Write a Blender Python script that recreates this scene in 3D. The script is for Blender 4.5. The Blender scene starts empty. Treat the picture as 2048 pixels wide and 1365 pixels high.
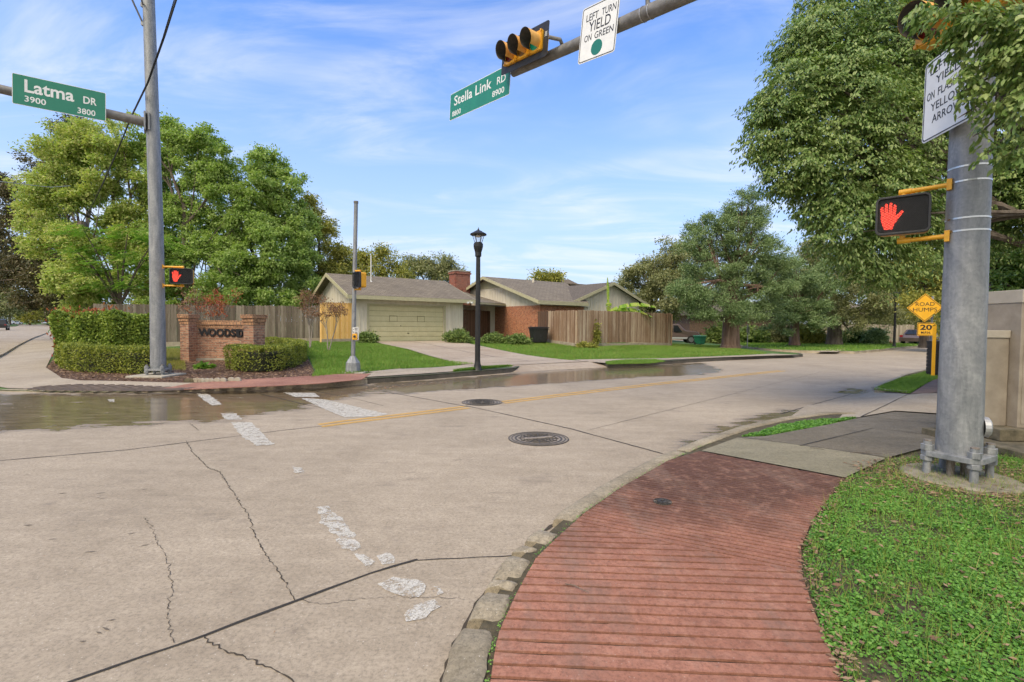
import bpy, bmesh, math, random
import numpy as np
from mathutils import Vector, Matrix
from mathutils.geometry import tessellate_polygon
S = bpy.context.scene
COL = S.collection
R = math.radians
rnd = random.Random(7)
rs = np.random.RandomState(11)

# ------------------------------------------------------------------ camera, sky, sun, exposure
FPX = 980.0; CX = 1024.0; CY = 682.5; EYE = 1.6
PITCH = math.atan(32.5 / FPX); ROLL = R(0.5)
cam = bpy.data.cameras.new('camera'); cam_ob = bpy.data.objects.new('camera', cam); COL.objects.link(cam_ob)
cam.sensor_width = 36.0; cam.lens = 36.0 * FPX / 2048.0; cam.clip_start = 0.05; cam.clip_end = 6000
Fv = Vector((0, math.cos(PITCH), -math.sin(PITCH)))
R0 = Vector((1, 0, 0)); U0 = R0.cross(Fv)
Rv = (R0 * math.cos(ROLL) + U0 * math.sin(ROLL)).normalized()
Uv = Rv.cross(Fv).normalized()
cm = Matrix.Identity(4)
for i in range(3):
    cm[i][0] = Rv[i]; cm[i][1] = Uv[i]; cm[i][2] = -Fv[i]
cm[2][3] = EYE
cam_ob.matrix_world = cm
S.camera = cam_ob

SUN = Vector((-0.42, -0.62, 0.95)).normalized()
w = bpy.data.worlds.new('World'); S.world = w; w.use_nodes = True
wt = w.node_tree; wt.nodes.clear()
def WN(t, **k):
    n = wt.nodes.new(t)
    for a, b in k.items(): setattr(n, a, b)
    return n
out = WN('ShaderNodeOutputWorld'); bg = WN('ShaderNodeBackground'); bg.inputs[1].default_value = 0.145
sky = WN('ShaderNodeTexSky', sky_type='NISHITA', sun_disc=False)
sky.sun_elevation = math.asin(SUN.z); sky.sun_rotation = math.atan2(SUN.x, SUN.y)
sky.air_density = 1.0; sky.dust_density = 0.6; sky.ozone_density = 2.2; sky.altitude = 50
tc = WN('ShaderNodeTexCoord'); sep = WN('ShaderNodeSeparateXYZ'); wt.links.new(tc.outputs['Generated'], sep.inputs[0])
mz = WN('ShaderNodeMath', operation='ADD'); mz.inputs[1].default_value = 0.12; wt.links.new(sep.outputs[2], mz.inputs[0])
dx = WN('ShaderNodeMath', operation='DIVIDE'); wt.links.new(sep.outputs[0], dx.inputs[0]); wt.links.new(mz.outputs[0], dx.inputs[1])
dy = WN('ShaderNodeMath', operation='DIVIDE'); wt.links.new(sep.outputs[1], dy.inputs[0]); wt.links.new(mz.outputs[0], dy.inputs[1])
cmb = WN('ShaderNodeCombineXYZ'); wt.links.new(dx.outputs[0], cmb.inputs[0]); wt.links.new(dy.outputs[0], cmb.inputs[1])
def cloud(scale, sx, sy, rot, lo, hi, detail, dist, seed):
    mp = WN('ShaderNodeMapping'); mp.inputs['Rotation'].default_value = (0, 0, R(rot)); mp.inputs['Scale'].default_value = (sx, sy, 1)
    mp.inputs['Location'].default_value = (seed, seed * 0.7, 0)
    wt.links.new(cmb.outputs[0], mp.inputs[0])
    n = WN('ShaderNodeTexNoise'); n.inputs['Scale'].default_value = scale; n.inputs['Detail'].default_value = detail
    n.inputs['Roughness'].default_value = 0.6; n.inputs['Distortion'].default_value = dist
    wt.links.new(mp.outputs[0], n.inputs['Vector'])
    m = WN('ShaderNodeMapRange', interpolation_type='SMOOTHSTEP'); m.inputs[1].default_value = lo; m.inputs[2].default_value = hi
    wt.links.new(n.outputs[0], m.inputs[0])
    return m.outputs[0]
c1 = cloud(1.5, 0.6, 1.5, 32, 0.38, 0.74, 7, 0.9, 3.3)
c2 = cloud(0.6, 1.0, 1.0, 10, 0.30, 0.62, 4, 0.4, 8.1)
cmul = WN('ShaderNodeMath', operation='MULTIPLY'); wt.links.new(c1, cmul.inputs[0]); wt.links.new(c2, cmul.inputs[1])
hz = WN('ShaderNodeMapRange', interpolation_type='SMOOTHSTEP'); hz.inputs[1].default_value = 0.66; hz.inputs[2].default_value = -0.06
hz.inputs[3].default_value = 0.0; hz.inputs[4].default_value = 0.97
wt.links.new(sep.outputs[2], hz.inputs[0]); 
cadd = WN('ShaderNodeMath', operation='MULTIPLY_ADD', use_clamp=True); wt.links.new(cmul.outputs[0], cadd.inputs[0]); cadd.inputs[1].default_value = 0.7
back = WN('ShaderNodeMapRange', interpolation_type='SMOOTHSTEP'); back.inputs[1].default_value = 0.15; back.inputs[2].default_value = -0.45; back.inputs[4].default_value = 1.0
wt.links.new(sep.outputs[1], back.inputs[0])          # white cloud veil added out of view behind the camera, neutralises the blue fill
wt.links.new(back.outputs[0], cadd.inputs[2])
tint = WN('ShaderNodeMix', data_type='RGBA', blend_type='MULTIPLY'); tint.inputs[0].default_value = 1.0
hmix = WN('ShaderNodeMix', data_type='RGBA'); hmix.inputs[7].default_value = (2.75, 3.30, 4.1, 1)
wt.links.new(sky.outputs[0], tint.inputs[6]); tint.inputs[7].default_value = (0.44, 0.80, 1.28, 1)
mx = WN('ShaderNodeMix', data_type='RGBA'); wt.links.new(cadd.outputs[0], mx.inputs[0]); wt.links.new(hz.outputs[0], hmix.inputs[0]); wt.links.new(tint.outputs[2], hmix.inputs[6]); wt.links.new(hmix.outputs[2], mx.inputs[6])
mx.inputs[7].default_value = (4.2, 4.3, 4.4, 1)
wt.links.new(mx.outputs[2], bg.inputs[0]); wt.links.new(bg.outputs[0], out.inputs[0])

sun = bpy.data.lights.new('sun', 'SUN'); sun.energy = 2.2; sun.angle = R(32); sun.color = (1, 0.87, 0.66)
sun_ob = bpy.data.objects.new('sun', sun); COL.objects.link(sun_ob)
sun_ob.rotation_euler = SUN.to_track_quat('Z', 'Y').to_euler(); sun_ob.location = (-20, -20, 40)
S.view_settings.view_transform = 'Standard'; S.view_settings.look = 'None'; S.view_settings.gamma = 1.0
S.view_settings.exposure = 0.77
S.cycles.use_adaptive_sampling = True; S.cycles.adaptive_threshold = 0.03
S.cycles.max_bounces = 6; S.cycles.transparent_max_bounces = 12; S.cycles.use_denoising = True

# ------------------------------------------------------------------ measuring helpers (metres; camera 1.6 m above the road)
def ray(px, py):
    return Rv * ((px - CX) / FPX) + Uv * ((CY - py) / FPX) + Fv
def gp(px, py, z=0.0):
    d = ray(px, py); t = (z - EYE) / d.z
    return Vector((d.x * t, d.y * t, z))
def vp(px, py, Y):
    d = ray(px, py); t = Y / d.y
    return Vector((d.x * t, Y, EYE + d.z * t))
UX = Vector((0.809, 0.588, 0)); UN = Vector((-0.588, 0.809, 0))
def st(a, b, z=0.0):                 # street frame: a along the side road, b away from it
    return Vector((UX.x * a + UN.x * b, UX.y * a + UN.y * b, z))
ANG = math.atan2(0.588, 0.809)
def ss(x, lo=0.0, hi=1.0):
    t = min(1, max(0, (x - lo) / (hi - lo))); return t * t * (3 - 2 * t)

# ------------------------------------------------------------------ materials
MATS = {}
def newmat(name):
    m = bpy.data.materials.new(name); m.use_nodes = True; nt = m.node_tree
    b = nt.nodes['Principled BSDF']; MATS[name] = m
    return m, nt, b
def nd(nt, t, ins=None, **k):
    n = nt.nodes.new(t)
    for a, b in k.items(): setattr(n, a, b)
    for a, b in (ins or {}).items():
        if isinstance(b, bpy.types.NodeSocket): nt.links.new(b, n.inputs[a])
        else: n.inputs[a].default_value = b
    return n
def c4(c): return (c[0], c[1], c[2], 1)
def ramp(nt, fac, stops):
    r = nd(nt, 'ShaderNodeValToRGB', {0: fac}); e = r.color_ramp.elements
    while len(e) < len(stops): e.new(0.5)
    for i, (p, c) in enumerate(stops):
        e[i].position = p; e[i].color = c4(c)
    return r.outputs[0]
def noise(nt, vec, scale, detail=4, rough=0.55, dist=0):
    return nd(nt, 'ShaderNodeTexNoise', {'Vector': vec, 'Scale': scale, 'Detail': detail, 'Roughness': rough, 'Distortion': dist}).outputs[0]
def mixc(nt, f, a, b, blend='MIX'):
    n = nd(nt, 'ShaderNodeMix', data_type='RGBA', blend_type=blend)
    for i, v in ((0, f), (6, a), (7, b)):
        if isinstance(v, bpy.types.NodeSocket): nt.links.new(v, n.inputs[i])
        else: n.inputs[i].default_value = v if i == 0 else c4(v)
    return n.outputs[2]
def obco(nt, scale=(1, 1, 1), rot=(0, 0, 0), loc=(0, 0, 0)):
    t = nd(nt, 'ShaderNodeTexCoord')
    return nd(nt, 'ShaderNodeMapping', {'Vector': t.outputs['Object'], 'Scale': scale, 'Rotation': rot, 'Location': loc}).outputs[0]
def bump(nt, b, h, strength=0.3, dist=0.01):
    n = nd(nt, 'ShaderNodeBump', {'Height': h, 'Strength': strength, 'Distance': dist})
    nt.links.new(n.outputs[0], b.inputs['Normal'])
def pm(name, ca, cb, scale=8, rough=0.7, metal=0.0, bs=0.2, bscale=60, stretch=(1, 1, 1), spec=0.5, lo=0.3, hi=0.7, bd=0.01):
    """two-tone noisy surface"""
    m, nt, b = newmat(name); v = obco(nt, stretch)
    f = noise(nt, v, scale, 6, 0.62)
    col = ramp(nt, f, [(lo, ca), (hi, cb)]); nt.links.new(col, b.inputs['Base Color'])
    b.inputs['Roughness'].default_value = rough; b.inputs['Metallic'].default_value = metal
    b.inputs['Specular IOR Level'].default_value = spec
    if bs: bump(nt, b, noise(nt, v, bscale, 3), bs, bd)
    return m
def leafmat(name, cols, trans=0.35, patch=0.5, rough=0.55):
    m, nt, b = newmat(name)
    g = nd(nt, 'ShaderNodeNewGeometry'); v = obco(nt)
    n = noise(nt, v, patch, 2)
    f = nd(nt, 'ShaderNodeMath', {0: g.outputs['Random Per Island'], 1: 0.62}, operation='MULTIPLY').outputs[0]
    f = nd(nt, 'ShaderNodeMath', {0: n, 1: 0.75, 2: f}, operation='MULTIPLY_ADD').outputs[0]
    k = len(cols); col = ramp(nt, f, [(0.15 + 0.7 * i / (k - 1), c) for i, c in enumerate(cols)])
    nt.links.new(col, b.inputs['Base Color']); b.inputs['Roughness'].default_value = rough
    b.inputs['Specular IOR Level'].default_value = 0.35
    tr = nd(nt, 'ShaderNodeBsdfTranslucent'); nt.links.new(mixc(nt, 1.0, col, (1.1, 1.25, 0.6), 'MULTIPLY'), tr.inputs[0])
    mxs = nd(nt, 'ShaderNodeMixShader', {0: trans}); nt.links.new(b.outputs[0], mxs.inputs[1]); nt.links.new(tr.outputs[0], mxs.inputs[2])
    nt.links.new(mxs.outputs[0], nt.nodes['Material Output'].inputs[0])
    return m
def flat(name, c, rough=0.5, metal=0.0, emit=0, spec=0.5):
    m, nt, b = newmat(name); b.inputs['Base Color'].default_value = c4(c); b.inputs['Roughness'].default_value = rough
    b.inputs['Metallic'].default_value = metal; b.inputs['Specular IOR Level'].default_value = spec
    if emit: b.inputs['Emission Color'].default_value = c4(c); b.inputs['Emission Strength'].default_value = emit
    return m

# ------------------------------------------------------------------ mesh builder (vertices are given in world metres)
RM = {}
def root_inv(p):
    return RM[p.name].inverted() if p is not None and p.name in RM else Matrix.Identity(4)
class MB:
    def __init__(s): s.v = []; s.f = []
    def add(s, vs, fs):
        n = len(s.v); s.v += [tuple(v) for v in vs]; s.f += [tuple(i + n for i in f) for f in fs]; return s
    def obox(s, c, r, d, u, hx, hy, hz):      # oriented box: half sizes along r, d, u
        c, r, d, u = Vector(c), Vector(r), Vector(d), Vector(u)
        vs = [c + r * (hx * i) + d * (hy * j) + u * (hz * k) for k in (-1, 1) for j in (-1, 1) for i in (-1, 1)]
        fs = [(0, 2, 3, 1), (4, 5, 7, 6), (0, 1, 5, 4), (2, 6, 7, 3), (0, 4, 6, 2), (1, 3, 7, 5)]
        if r.cross(d).dot(u) < 0: fs = [tuple(reversed(f)) for f in fs]
        return s.add(vs, fs)
    def box(s, x0, x1, y0, y1, z0, z1):
        return s.obox(((x0 + x1) / 2, (y0 + y1) / 2, (z0 + z1) / 2), (1, 0, 0), (0, 1, 0), (0, 0, 1), (x1 - x0) / 2, (y1 - y0) / 2, (z1 - z0) / 2)
    def sbox(s, a0, a1, b0, b1, z0, z1):      # box in the street frame
        return s.obox(st((a0 + a1) / 2, (b0 + b1) / 2, (z0 + z1) / 2), UX, UN, (0, 0, 1), (a1 - a0) / 2, (b1 - b0) / 2, (z1 - z0) / 2)
    def bar(s, p, q, w, h, up=(0, 0, 1)):
        p, q = Vector(p), Vector(q); d = (q - p); L = d.length; d.normalize(); r = d.cross(Vector(up)).normalized(); u = r.cross(d)
        return s.obox((p + q) / 2, r, d, u, w / 2, L / 2, h / 2)
    def tube(s, pts, rad, n=10, cap=True):
        pts = [Vector(p) for p in pts]
        if not isinstance(rad, (list, tuple)): rad = [rad] * len(pts)
        base = len(s.v); pr = None
        for i, p in enumerate(pts):
            d = (pts[min(i + 1, len(pts) - 1)] - pts[max(i - 1, 0)]).normalized()
            if pr is None:
                pr = d.cross(Vector((0, 0, 1)) if abs(d.z) < 0.9 else Vector((1, 0, 0))).normalized()
            else: pr = (pr - d * pr.dot(d)).normalized()
            q = d.cross(pr)
            for k in range(n):
                a = 2 * math.pi * k / n; s.v.append(tuple(p + (pr * math.cos(a) + q * math.sin(a)) * rad[i]))
        for i in range(len(pts) - 1):
            for k in range(n):
                a = base + i * n + k; b = base + i * n + (k + 1) % n; s.f.append((a, b, b + n, a + n))
        if cap:
            s.f.append(tuple(base + k for k in range(n))[::-1]); e = base + (len(pts) - 1) * n; s.f.append(tuple(e + k for k in range(n)))
        return s
    def lathe(s, c, prof, n=24, axis=(0, 0, 1)):
        c = Vector(c); ax = Vector(axis).normalized()
        return s.tube([c + ax * z for r, z in prof], [max(r, 1e-4) for r, z in prof], n) if all(prof[i + 1][1] > prof[i][1] for i in range(len(prof) - 1)) else s._lathe(c, prof, n, ax)
    def _lathe(s, c, prof, n, ax):
        q = ax.cross(Vector((0, 0, 1)) if abs(ax.z) < 0.9 else Vector((1, 0, 0))).normalized(); p = ax.cross(q); base = len(s.v)
        for r, z in prof:
            for k in range(n):
                a = 2 * math.pi * k / n; s.v.append(tuple(c + ax * z + (q * math.cos(a) + p * math.sin(a)) * max(r, 1e-4)))
        for i in range(len(prof) - 1):
            for k in range(n):
                a = base + i * n + k; b = base + i * n + (k + 1) % n; s.f.append((a, b, b + n, a + n))
        return s
    def prism(s, poly, ext):                  # planar polygon (3d points) extruded by vector ext
        poly = [Vector(p) for p in poly]; ext = Vector(ext); n = len(poly); base = len(s.v)
        s.v += [tuple(p) for p in poly] + [tuple(p + ext) for p in poly]
        for t in tessellate_polygon([poly]):
            s.f.append(tuple(base + i for i in t)); s.f.append(tuple(base + n + i for i in reversed(t)))
        for i in range(n):
            j = (i + 1) % n; s.f.append((base + i, base + j, base + n + j, base + n + i))
        return s
    def build(s, name, mat, parent=None, smooth=False, bevel=0, origin=None, fix=True):
        me = bpy.data.meshes.new(name)
        M = root_inv(parent); off = Vector((0, 0, 0))
        if parent is None and origin is not None: off = Vector(origin)
        vs = [M @ Vector(v) - off for v in s.v]
        me.from_pydata([tuple(v) for v in vs], [], s.f)
        if fix:
            bm = bmesh.new(); bm.from_mesh(me); bmesh.ops.recalc_face_normals(bm, faces=bm.faces); bm.to_mesh(me); bm.free()
        if smooth: me.polygons.foreach_set('use_smooth', [True] * len(me.polygons))
        me.materials.append(mat); o = bpy.data.objects.new(name, me); COL.objects.link(o)
        if parent is not None: o.parent = parent; RM[o.name] = RM[parent.name]
        else: o.location = off; RM[o.name] = Matrix.Translation(off)
        if smooth:
            try: me.set_sharp_from_angle(angle=R(40))
            except Exception: pass
        if bevel:
            b = o.modifiers.new('bevel', 'BEVEL'); b.width = bevel; b.segments = 2; b.limit_method = 'ANGLE'
        return o
def tag(o, label=None, cat=None, group=None, kind=None):
    if label: o['label'] = label
    if cat: o['category'] = cat
    if group: o['group'] = group
    if kind: o['kind'] = kind
    return o
def thing(name, label, cat, loc, rotz=0.0, group=None):
    o = bpy.data.objects.new(name, None); COL.objects.link(o); o.location = loc; o.rotation_euler = (0, 0, rotz); o.empty_display_size = 0.3
    RM[o.name] = Matrix.Translation(Vector(loc)) @ Matrix.Rotation(rotz, 4, 'Z')
    return tag(o, label, cat, group)
def np_mesh(name, V, F, mat, parent=None, origin=(0, 0, 0)):
    """fast mesh: V (n,3), F (m,k)"""
    me = bpy.data.meshes.new(name); n = len(V); m, k = F.shape
    if parent is not None:
        Mi = np.array(root_inv(parent)); V = V @ Mi[:3, :3].T + Mi[:3, 3]
    else: V = V - np.array(origin)
    me.vertices.add(n); me.vertices.foreach_set('co', V.astype(np.float32).ravel())
    me.loops.add(m * k); me.loops.foreach_set('vertex_index', F.astype(np.int32).ravel())
    me.polygons.add(m); me.polygons.foreach_set('loop_start', np.arange(0, m * k, k, dtype=np.int32))
    me.polygons.foreach_set('loop_total', np.full(m, k, dtype=np.int32)); me.update(calc_edges=True)
    me.materials.append(mat); o = bpy.data.objects.new(name, me); COL.objects.link(o)
    if parent is not None: o.parent = parent; RM[o.name] = RM[parent.name]
    else: o.location = origin; RM[o.name] = Matrix.Translation(Vector(origin))
    return o
def unit(a): return a / np.maximum(np.linalg.norm(a, axis=1, keepdims=True), 1e-9)
def leaf_mesh(C, D, Nn, L, W):
    """diamond leaves: centres C, directions D, rough normals Nn, length L, width W (arrays)"""
    D = unit(D); sd = unit(np.cross(D, Nn)); L = L[:, None]; W = W[:, None]
    V = np.stack([C - D * L * .5, C + sd * W * .5 - D * L * .05, C + D * L * .5, C - sd * W * .5 - D * L * .05], 1).reshape(-1, 3)
    F = np.arange(len(V)).reshape(-1, 4)
    return V, F

def leaf6(C, D, Nn, L, W):
    """pointed oval leaves, six corners"""
    D = unit(D); sd = unit(np.cross(D, Nn)); L = L[:, None]; W = W[:, None]
    V = np.stack([C - D * L * .5, C + sd * W * .46 - D * L * .18, C + sd * W * .36 + D * L * .16, C + D * L * .5, C - sd * W * .36 + D * L * .16, C - sd * W * .46 - D * L * .18], 1).reshape(-1, 3)
    return V, np.arange(len(V)).reshape(-1, 6)
# ------------------------------------------------------------------ lettering
def glyphs(body, bold):
    cu = bpy.data.curves.new('t', 'FONT'); cu.body = body; cu.size = 1; cu.offset = bold; cu.resolution_u = 3; cu.fill_mode = 'FRONT'
    ob = bpy.data.objects.new('t', cu); COL.objects.link(ob)
    dg = bpy.context.evaluated_depsgraph_get(); me = bpy.data.meshes.new_from_object(ob.evaluated_get(dg))
    vs = [v.co.copy() for v in me.vertices]; fs = [tuple(p.vertices) for p in me.polygons]
    bpy.data.objects.remove(ob); bpy.data.curves.remove(cu); bpy.data.meshes.remove(me)
    x0 = min(v.x for v in vs); x1 = max(v.x for v in vs); y0 = min(v.y for v in vs); y1 = max(v.y for v in vs)
    return [((v.x - x0) / (x1 - x0), (v.y - y0) / (y1 - y0)) for v in vs], fs
def lettering(body, parent, c, r, u, w, h, mat, name='lettering', bold=0.02, thick=0.0, n=None):
    """body fitted into a w x h box centred at c on the plane (r, u)"""
    vs, fs = glyphs(body, bold); c, r, u = Vector(c), Vector(r).normalized(), Vector(u)
    P = [c + r * ((x - .5) * w) + u * ((y - .5) * h) for x, y in vs]
    b = MB(); b.add(P, fs)
    if thick:
        nn = (n or r.cross(u)) * thick; k = len(P); b.add([p + nn for p in P], fs)
        cnt = {}
        for f in fs:
            for i in range(len(f)):
                e = (f[i], f[(i + 1) % len(f)]); cnt[tuple(sorted(e))] = cnt.get(tuple(sorted(e)), 0) + 1
        for e, q in cnt.items():
            if q == 1: b.f.append((e[0], e[1], e[1] + k, e[0] + k))
    return b.build(name, mat, parent, fix=False)
# ------------------------------------------------------------------ ground surfaces
def pts(*a, z=0.0): return [gp(x, y, z) for x, y in a]
KB_L = [(-100, 107.6)] + [tuple(gp(x, y).xy) for x, y in ((100, 665), (60, 680), (30, 695), (0, 713))] + [(-18.4, 16.9), (-15.6, 13.8), (-13.4, 12.0)]
KB_1 = KB_L + [tuple(gp(x, y).xy) for x, y in ((0, 783), (100, 786), (200, 787), (300, 786), (400, 784), (540, 780), (640, 775), (735, 768), (850, 760), (940, 752.5), (1000, 747.5), (1030, 744.5))]
KB_1 += [tuple(gp(1040, 741).xy), tuple(gp(1034, 738).xy)]
KB_2 = [tuple(gp(x, y).xy) for x, y in ((1203, 728.5), (1196, 732), (1215, 735.5), (1300, 731), (1400, 724.5), (1500, 719), (1580, 716.2), (1606, 714), (1600, 711.5), (1570, 709.5), (1535, 706.5), (1492, 699.5), (1440, 692))]
KB_2 += [(16.5, 60), (17, 110)]
KALL = np.array(KB_1 + KB_2)
def segdist(x, y, P):
    p = np.array([x, y]); a = P[:-1]; b = P[1:]; ab = b - a
    t = np.clip(((p - a) * ab).sum(1) / np.maximum((ab * ab).sum(1), 1e-9), 0, 1)
    return float(np.min(np.hypot(*(a + ab * t[:, None] - p).T)))
def H(x, y):
    """height of the far corner block"""
    d = segdist(x, y, KALL)
    if x > 40 or x < -60 or y > 120: return 0.5
    h0 = 0.03 + 0.11 * ss(x, -8.2, -5.2)
    h = h0 + (0.14 - h0) * ss(d / 1.6)
    return h + 0.37 * ss((d - 1.9) / 12.0)
def at_H(px, py):
    """pixel of the photograph onto the far corner block"""
    z = 0.15
    for _ in range(12):
        p = gp(px, py, z); z = 0.6 * z + 0.4 * H(p.x, p.y)
    return Vector((p.x, p.y, H(p.x, p.y)))
def sheet(name, poly, mat, zf=0.0, off=0.0, step=0, parent=None, kind='structure', lim=None, depth=0):
    poly = [Vector((p[0], p[1], 0)) for p in poly]
    bm = bmesh.new(); vs = [bm.verts.new(p) for p in poly]
    for t in tessellate_polygon([poly]):
        try: bm.faces.new([vs[i] for i in t])
        except ValueError: pass
    bmesh.ops.recalc_face_normals(bm, faces=bm.faces)
    for f in bm.faces:
        if f.normal.z < 0: f.normal_flip()
    if step:
        xs = [p.x for p in poly]; ys = [p.y for p in poly]
        x0, x1, y0, y1 = lim or (min(xs), max(xs), min(ys), max(ys))
        for ax, lo, hi in ((0, x0, x1), (1, y0, y1)):
            k = math.ceil(lo / step)
            while k * step < hi:
                co = [0, 0, 0]; no = [0, 0, 0]; co[ax] = k * step; no[ax] = 1
                bmesh.ops.bisect_plane(bm, geom=bm.verts[:] + bm.edges[:] + bm.faces[:], dist=1e-5, plane_co=co, plane_no=no); k += 1
    for v in bm.verts: v.co.z = (zf(v.co.x, v.co.y) if callable(zf) else zf) + off
    if depth:
        r = bmesh.ops.extrude_face_region(bm, geom=bm.faces[:])
        for e in r['geom']:
            if isinstance(e, bmesh.types.BMVert): e.co.z += depth
        bmesh.ops.recalc_face_normals(bm, faces=bm.faces)
    me = bpy.data.meshes.new(name); bm.to_mesh(me); bm.free(); me.materials.append(mat)
    o = bpy.data.objects.new(name, me); COL.objects.link(o); RM[o.name] = Matrix.Identity(4)
    if parent: o.parent = parent
    elif kind: o['kind'] = kind
    return o

def concrete(name, c1, c2, scale=1.2, speck=0.5, rib=False):
    m, nt, b = newmat(name); v = obco(nt)
    big = noise(nt, v, scale * 0.35, 5, 0.6, 0.6); mid = noise(nt, v, scale * 7, 5, 0.65)
    vs = obco(nt, (1, 4.5, 1), (0, 0, R(-36))); streak = noise(nt, vs, 0.9, 6, 0.7)
    f = nd(nt, 'ShaderNodeMath', {0: big, 1: 0.45, 2: nd(nt, 'ShaderNodeMath', {0: mid, 1: 0.3, 2: nd(nt, 'ShaderNodeMath', {0: streak, 1: 0.34}, operation='MULTIPLY').outputs[0]}, operation='MULTIPLY_ADD').outputs[0]}, operation='MULTIPLY_ADD').outputs[0]
    col = ramp(nt, f, [(0.42, c1), (0.66, c2)])
    vor = nd(nt, 'ShaderNodeTexVoronoi', {'Vector': v, 'Scale': 60.0, 'Randomness': 1.0})
    sp = nd(nt, 'ShaderNodeMapRange', {0: vor.outputs['Distance'], 1: 0.10, 2: 0.26, 3: 1.0, 4: 0.0}).outputs[0]
    sel = nd(nt, 'ShaderNodeSeparateColor', {0: vor.outputs['Color']}).outputs[0]
    wl = nd(nt, 'ShaderNodeMath', {0: sel, 1: 0.86}, operation='GREATER_THAN').outputs[0]
    dk = nd(nt, 'ShaderNodeMath', {0: sel, 1: 0.12}, operation='LESS_THAN').outputs[0]
    a = nd(nt, 'ShaderNodeMath', {0: nd(nt, 'ShaderNodeMath', {0: sp, 1: wl}, operation='MULTIPLY').outputs[0], 1: speck}, operation='MULTIPLY').outputs[0]
    d = nd(nt, 'ShaderNodeMath', {0: nd(nt, 'ShaderNodeMath', {0: sp, 1: dk}, operation='MULTIPLY').outputs[0], 1: speck * 0.9}, operation='MULTIPLY').outputs[0]
    col = mixc(nt, a, col, (0.62, 0.56, 0.49)); col = mixc(nt, d, col, (0.12, 0.10, 0.085))
    fine = noise(nt, v, 38, 8, 0.86)
    col = mixc(nt, nd(nt, 'ShaderNodeMapRange', {0: fine, 1: 0.46, 2: 0.60, 3: 0.0, 4: 0.62}).outputs[0], col, [x * .52 for x in c1])
    nt.links.new(col, b.inputs['Base Color']); b.inputs['Roughness'].default_value = 0.85
    bump(nt, b, fine, 0.7, 0.006)
    return m, nt, b, col

M_road, nt, b, col = concrete('road_concrete', (0.295, 0.238, 0.172), (0.455, 0.375, 0.282), 1.0, 0.8)
at = nd(nt, 'ShaderNodeAttribute', attribute_name='wet'); v = obco(nt)
vw = obco(nt, (1.0, 5.0, 1), (0, 0, R(-8)))
n1 = noise(nt, v, 1.6, 5, 0.65, 0.5); n2 = noise(nt, vw, 1.1, 5, 0.7, 0.3)
e = nd(nt, 'ShaderNodeMath', {0: n2, 1: n1}, operation='ADD').outputs[0]
e = nd(nt, 'ShaderNodeMath', {0: e, 1: 1.0}, operation='SUBTRACT').outputs[0]
w0 = nd(nt, 'ShaderNodeMath', {0: e, 1: 1.5, 2: at.outputs['Fac']}, operation='MULTIPLY_ADD').outputs[0]
wet = nd(nt, 'ShaderNodeMapRange', {0: w0, 1: 0.42, 2: 0.60}, interpolation_type='SMOOTHSTEP').outputs[0]
damp = nd(nt, 'ShaderNodeMapRange', {0: w0, 1: 0.12, 2: 0.55}, interpolation_type='SMOOTHSTEP').outputs[0]
brown = ramp(nt, noise(nt, vw, 1.6, 5, 0.7), [(0.35, (0.11, 0.082, 0.048)), (0.65, (0.25, 0.195, 0.13))])
c2_ = mixc(nt, nd(nt, 'ShaderNodeMath', {0: damp, 1: 0.55}, operation='MULTIPLY').outputs[0], col, (0.15, 0.12, 0.095))
c3_ = mixc(nt, wet, c2_, brown); nt.links.new(c3_, b.inputs['Base Color'])
nt.links.new(nd(nt, 'ShaderNodeMapRange', {0: wet, 3: 0.85, 4: 0.13}).outputs[0], b.inputs['Roughness'])
nt.links.new(nd(nt, 'ShaderNodeMapRange', {0: wet, 3: 0.3, 4: 0.0}).outputs[0], [n for n in nt.nodes if n.type == 'BUMP'][0].inputs['Strength'])

M_walk = concrete('sidewalk_concrete', (0.30, 0.245, 0.18), (0.46, 0.385, 0.295), 1.6, 0.45)[0]
M_walkd = concrete('dark_sidewalk', (0.105, 0.088, 0.062), (0.215, 0.182, 0.132), 1.8, 0.25)[0]  # darker concrete tone for the wide middle slab
M_walkw = concrete('pale_sidewalk', (0.17, 0.15, 0.095), (0.30, 0.265, 0.18), 2.2, 0.3)[0]
M_kerb = concrete('kerb_concrete', (0.22, 0.18, 0.12), (0.50, 0.42, 0.31), 3.5, 1.0)[0]
M_drive = concrete('driveway_concrete', (0.33, 0.25, 0.18), (0.48, 0.40, 0.31), 1.0, 0.3)[0]
M_kerbd = concrete('dark_kerb', (0.05, 0.045, 0.036), (0.14, 0.12, 0.095), 3.0, 0.3)[0]
M_joint = flat('joint_tar', (0.035, 0.030, 0.026), 0.9)
M_crack = flat('crack_dirt', (0.055, 0.042, 0.030), 0.95)
M_turf = pm('turf', (0.035, 0.10, 0.012), (0.085, 0.19, 0.025), 3, 0.9, bs=0.6, bscale=50)
M_soil = pm('soil', (0.05, 0.032, 0.018), (0.13, 0.085, 0.05), 9, 0.95, bs=0.8, bscale=60, bd=0.02)
M_mulch = pm('mulch', (0.035, 0.018, 0.010), (0.15, 0.075, 0.045), 30, 0.95, bs=1.0, bscale=70, bd=0.03)

ground = MB().add([(-1500, -300, -.06), (1500, -300, -.06), (1500, 2500, -.06), (-1500, 2500, -.06)], [(0, 1, 2, 3)]).build('ground', M_turf)
tag(ground, kind='structure')

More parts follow.
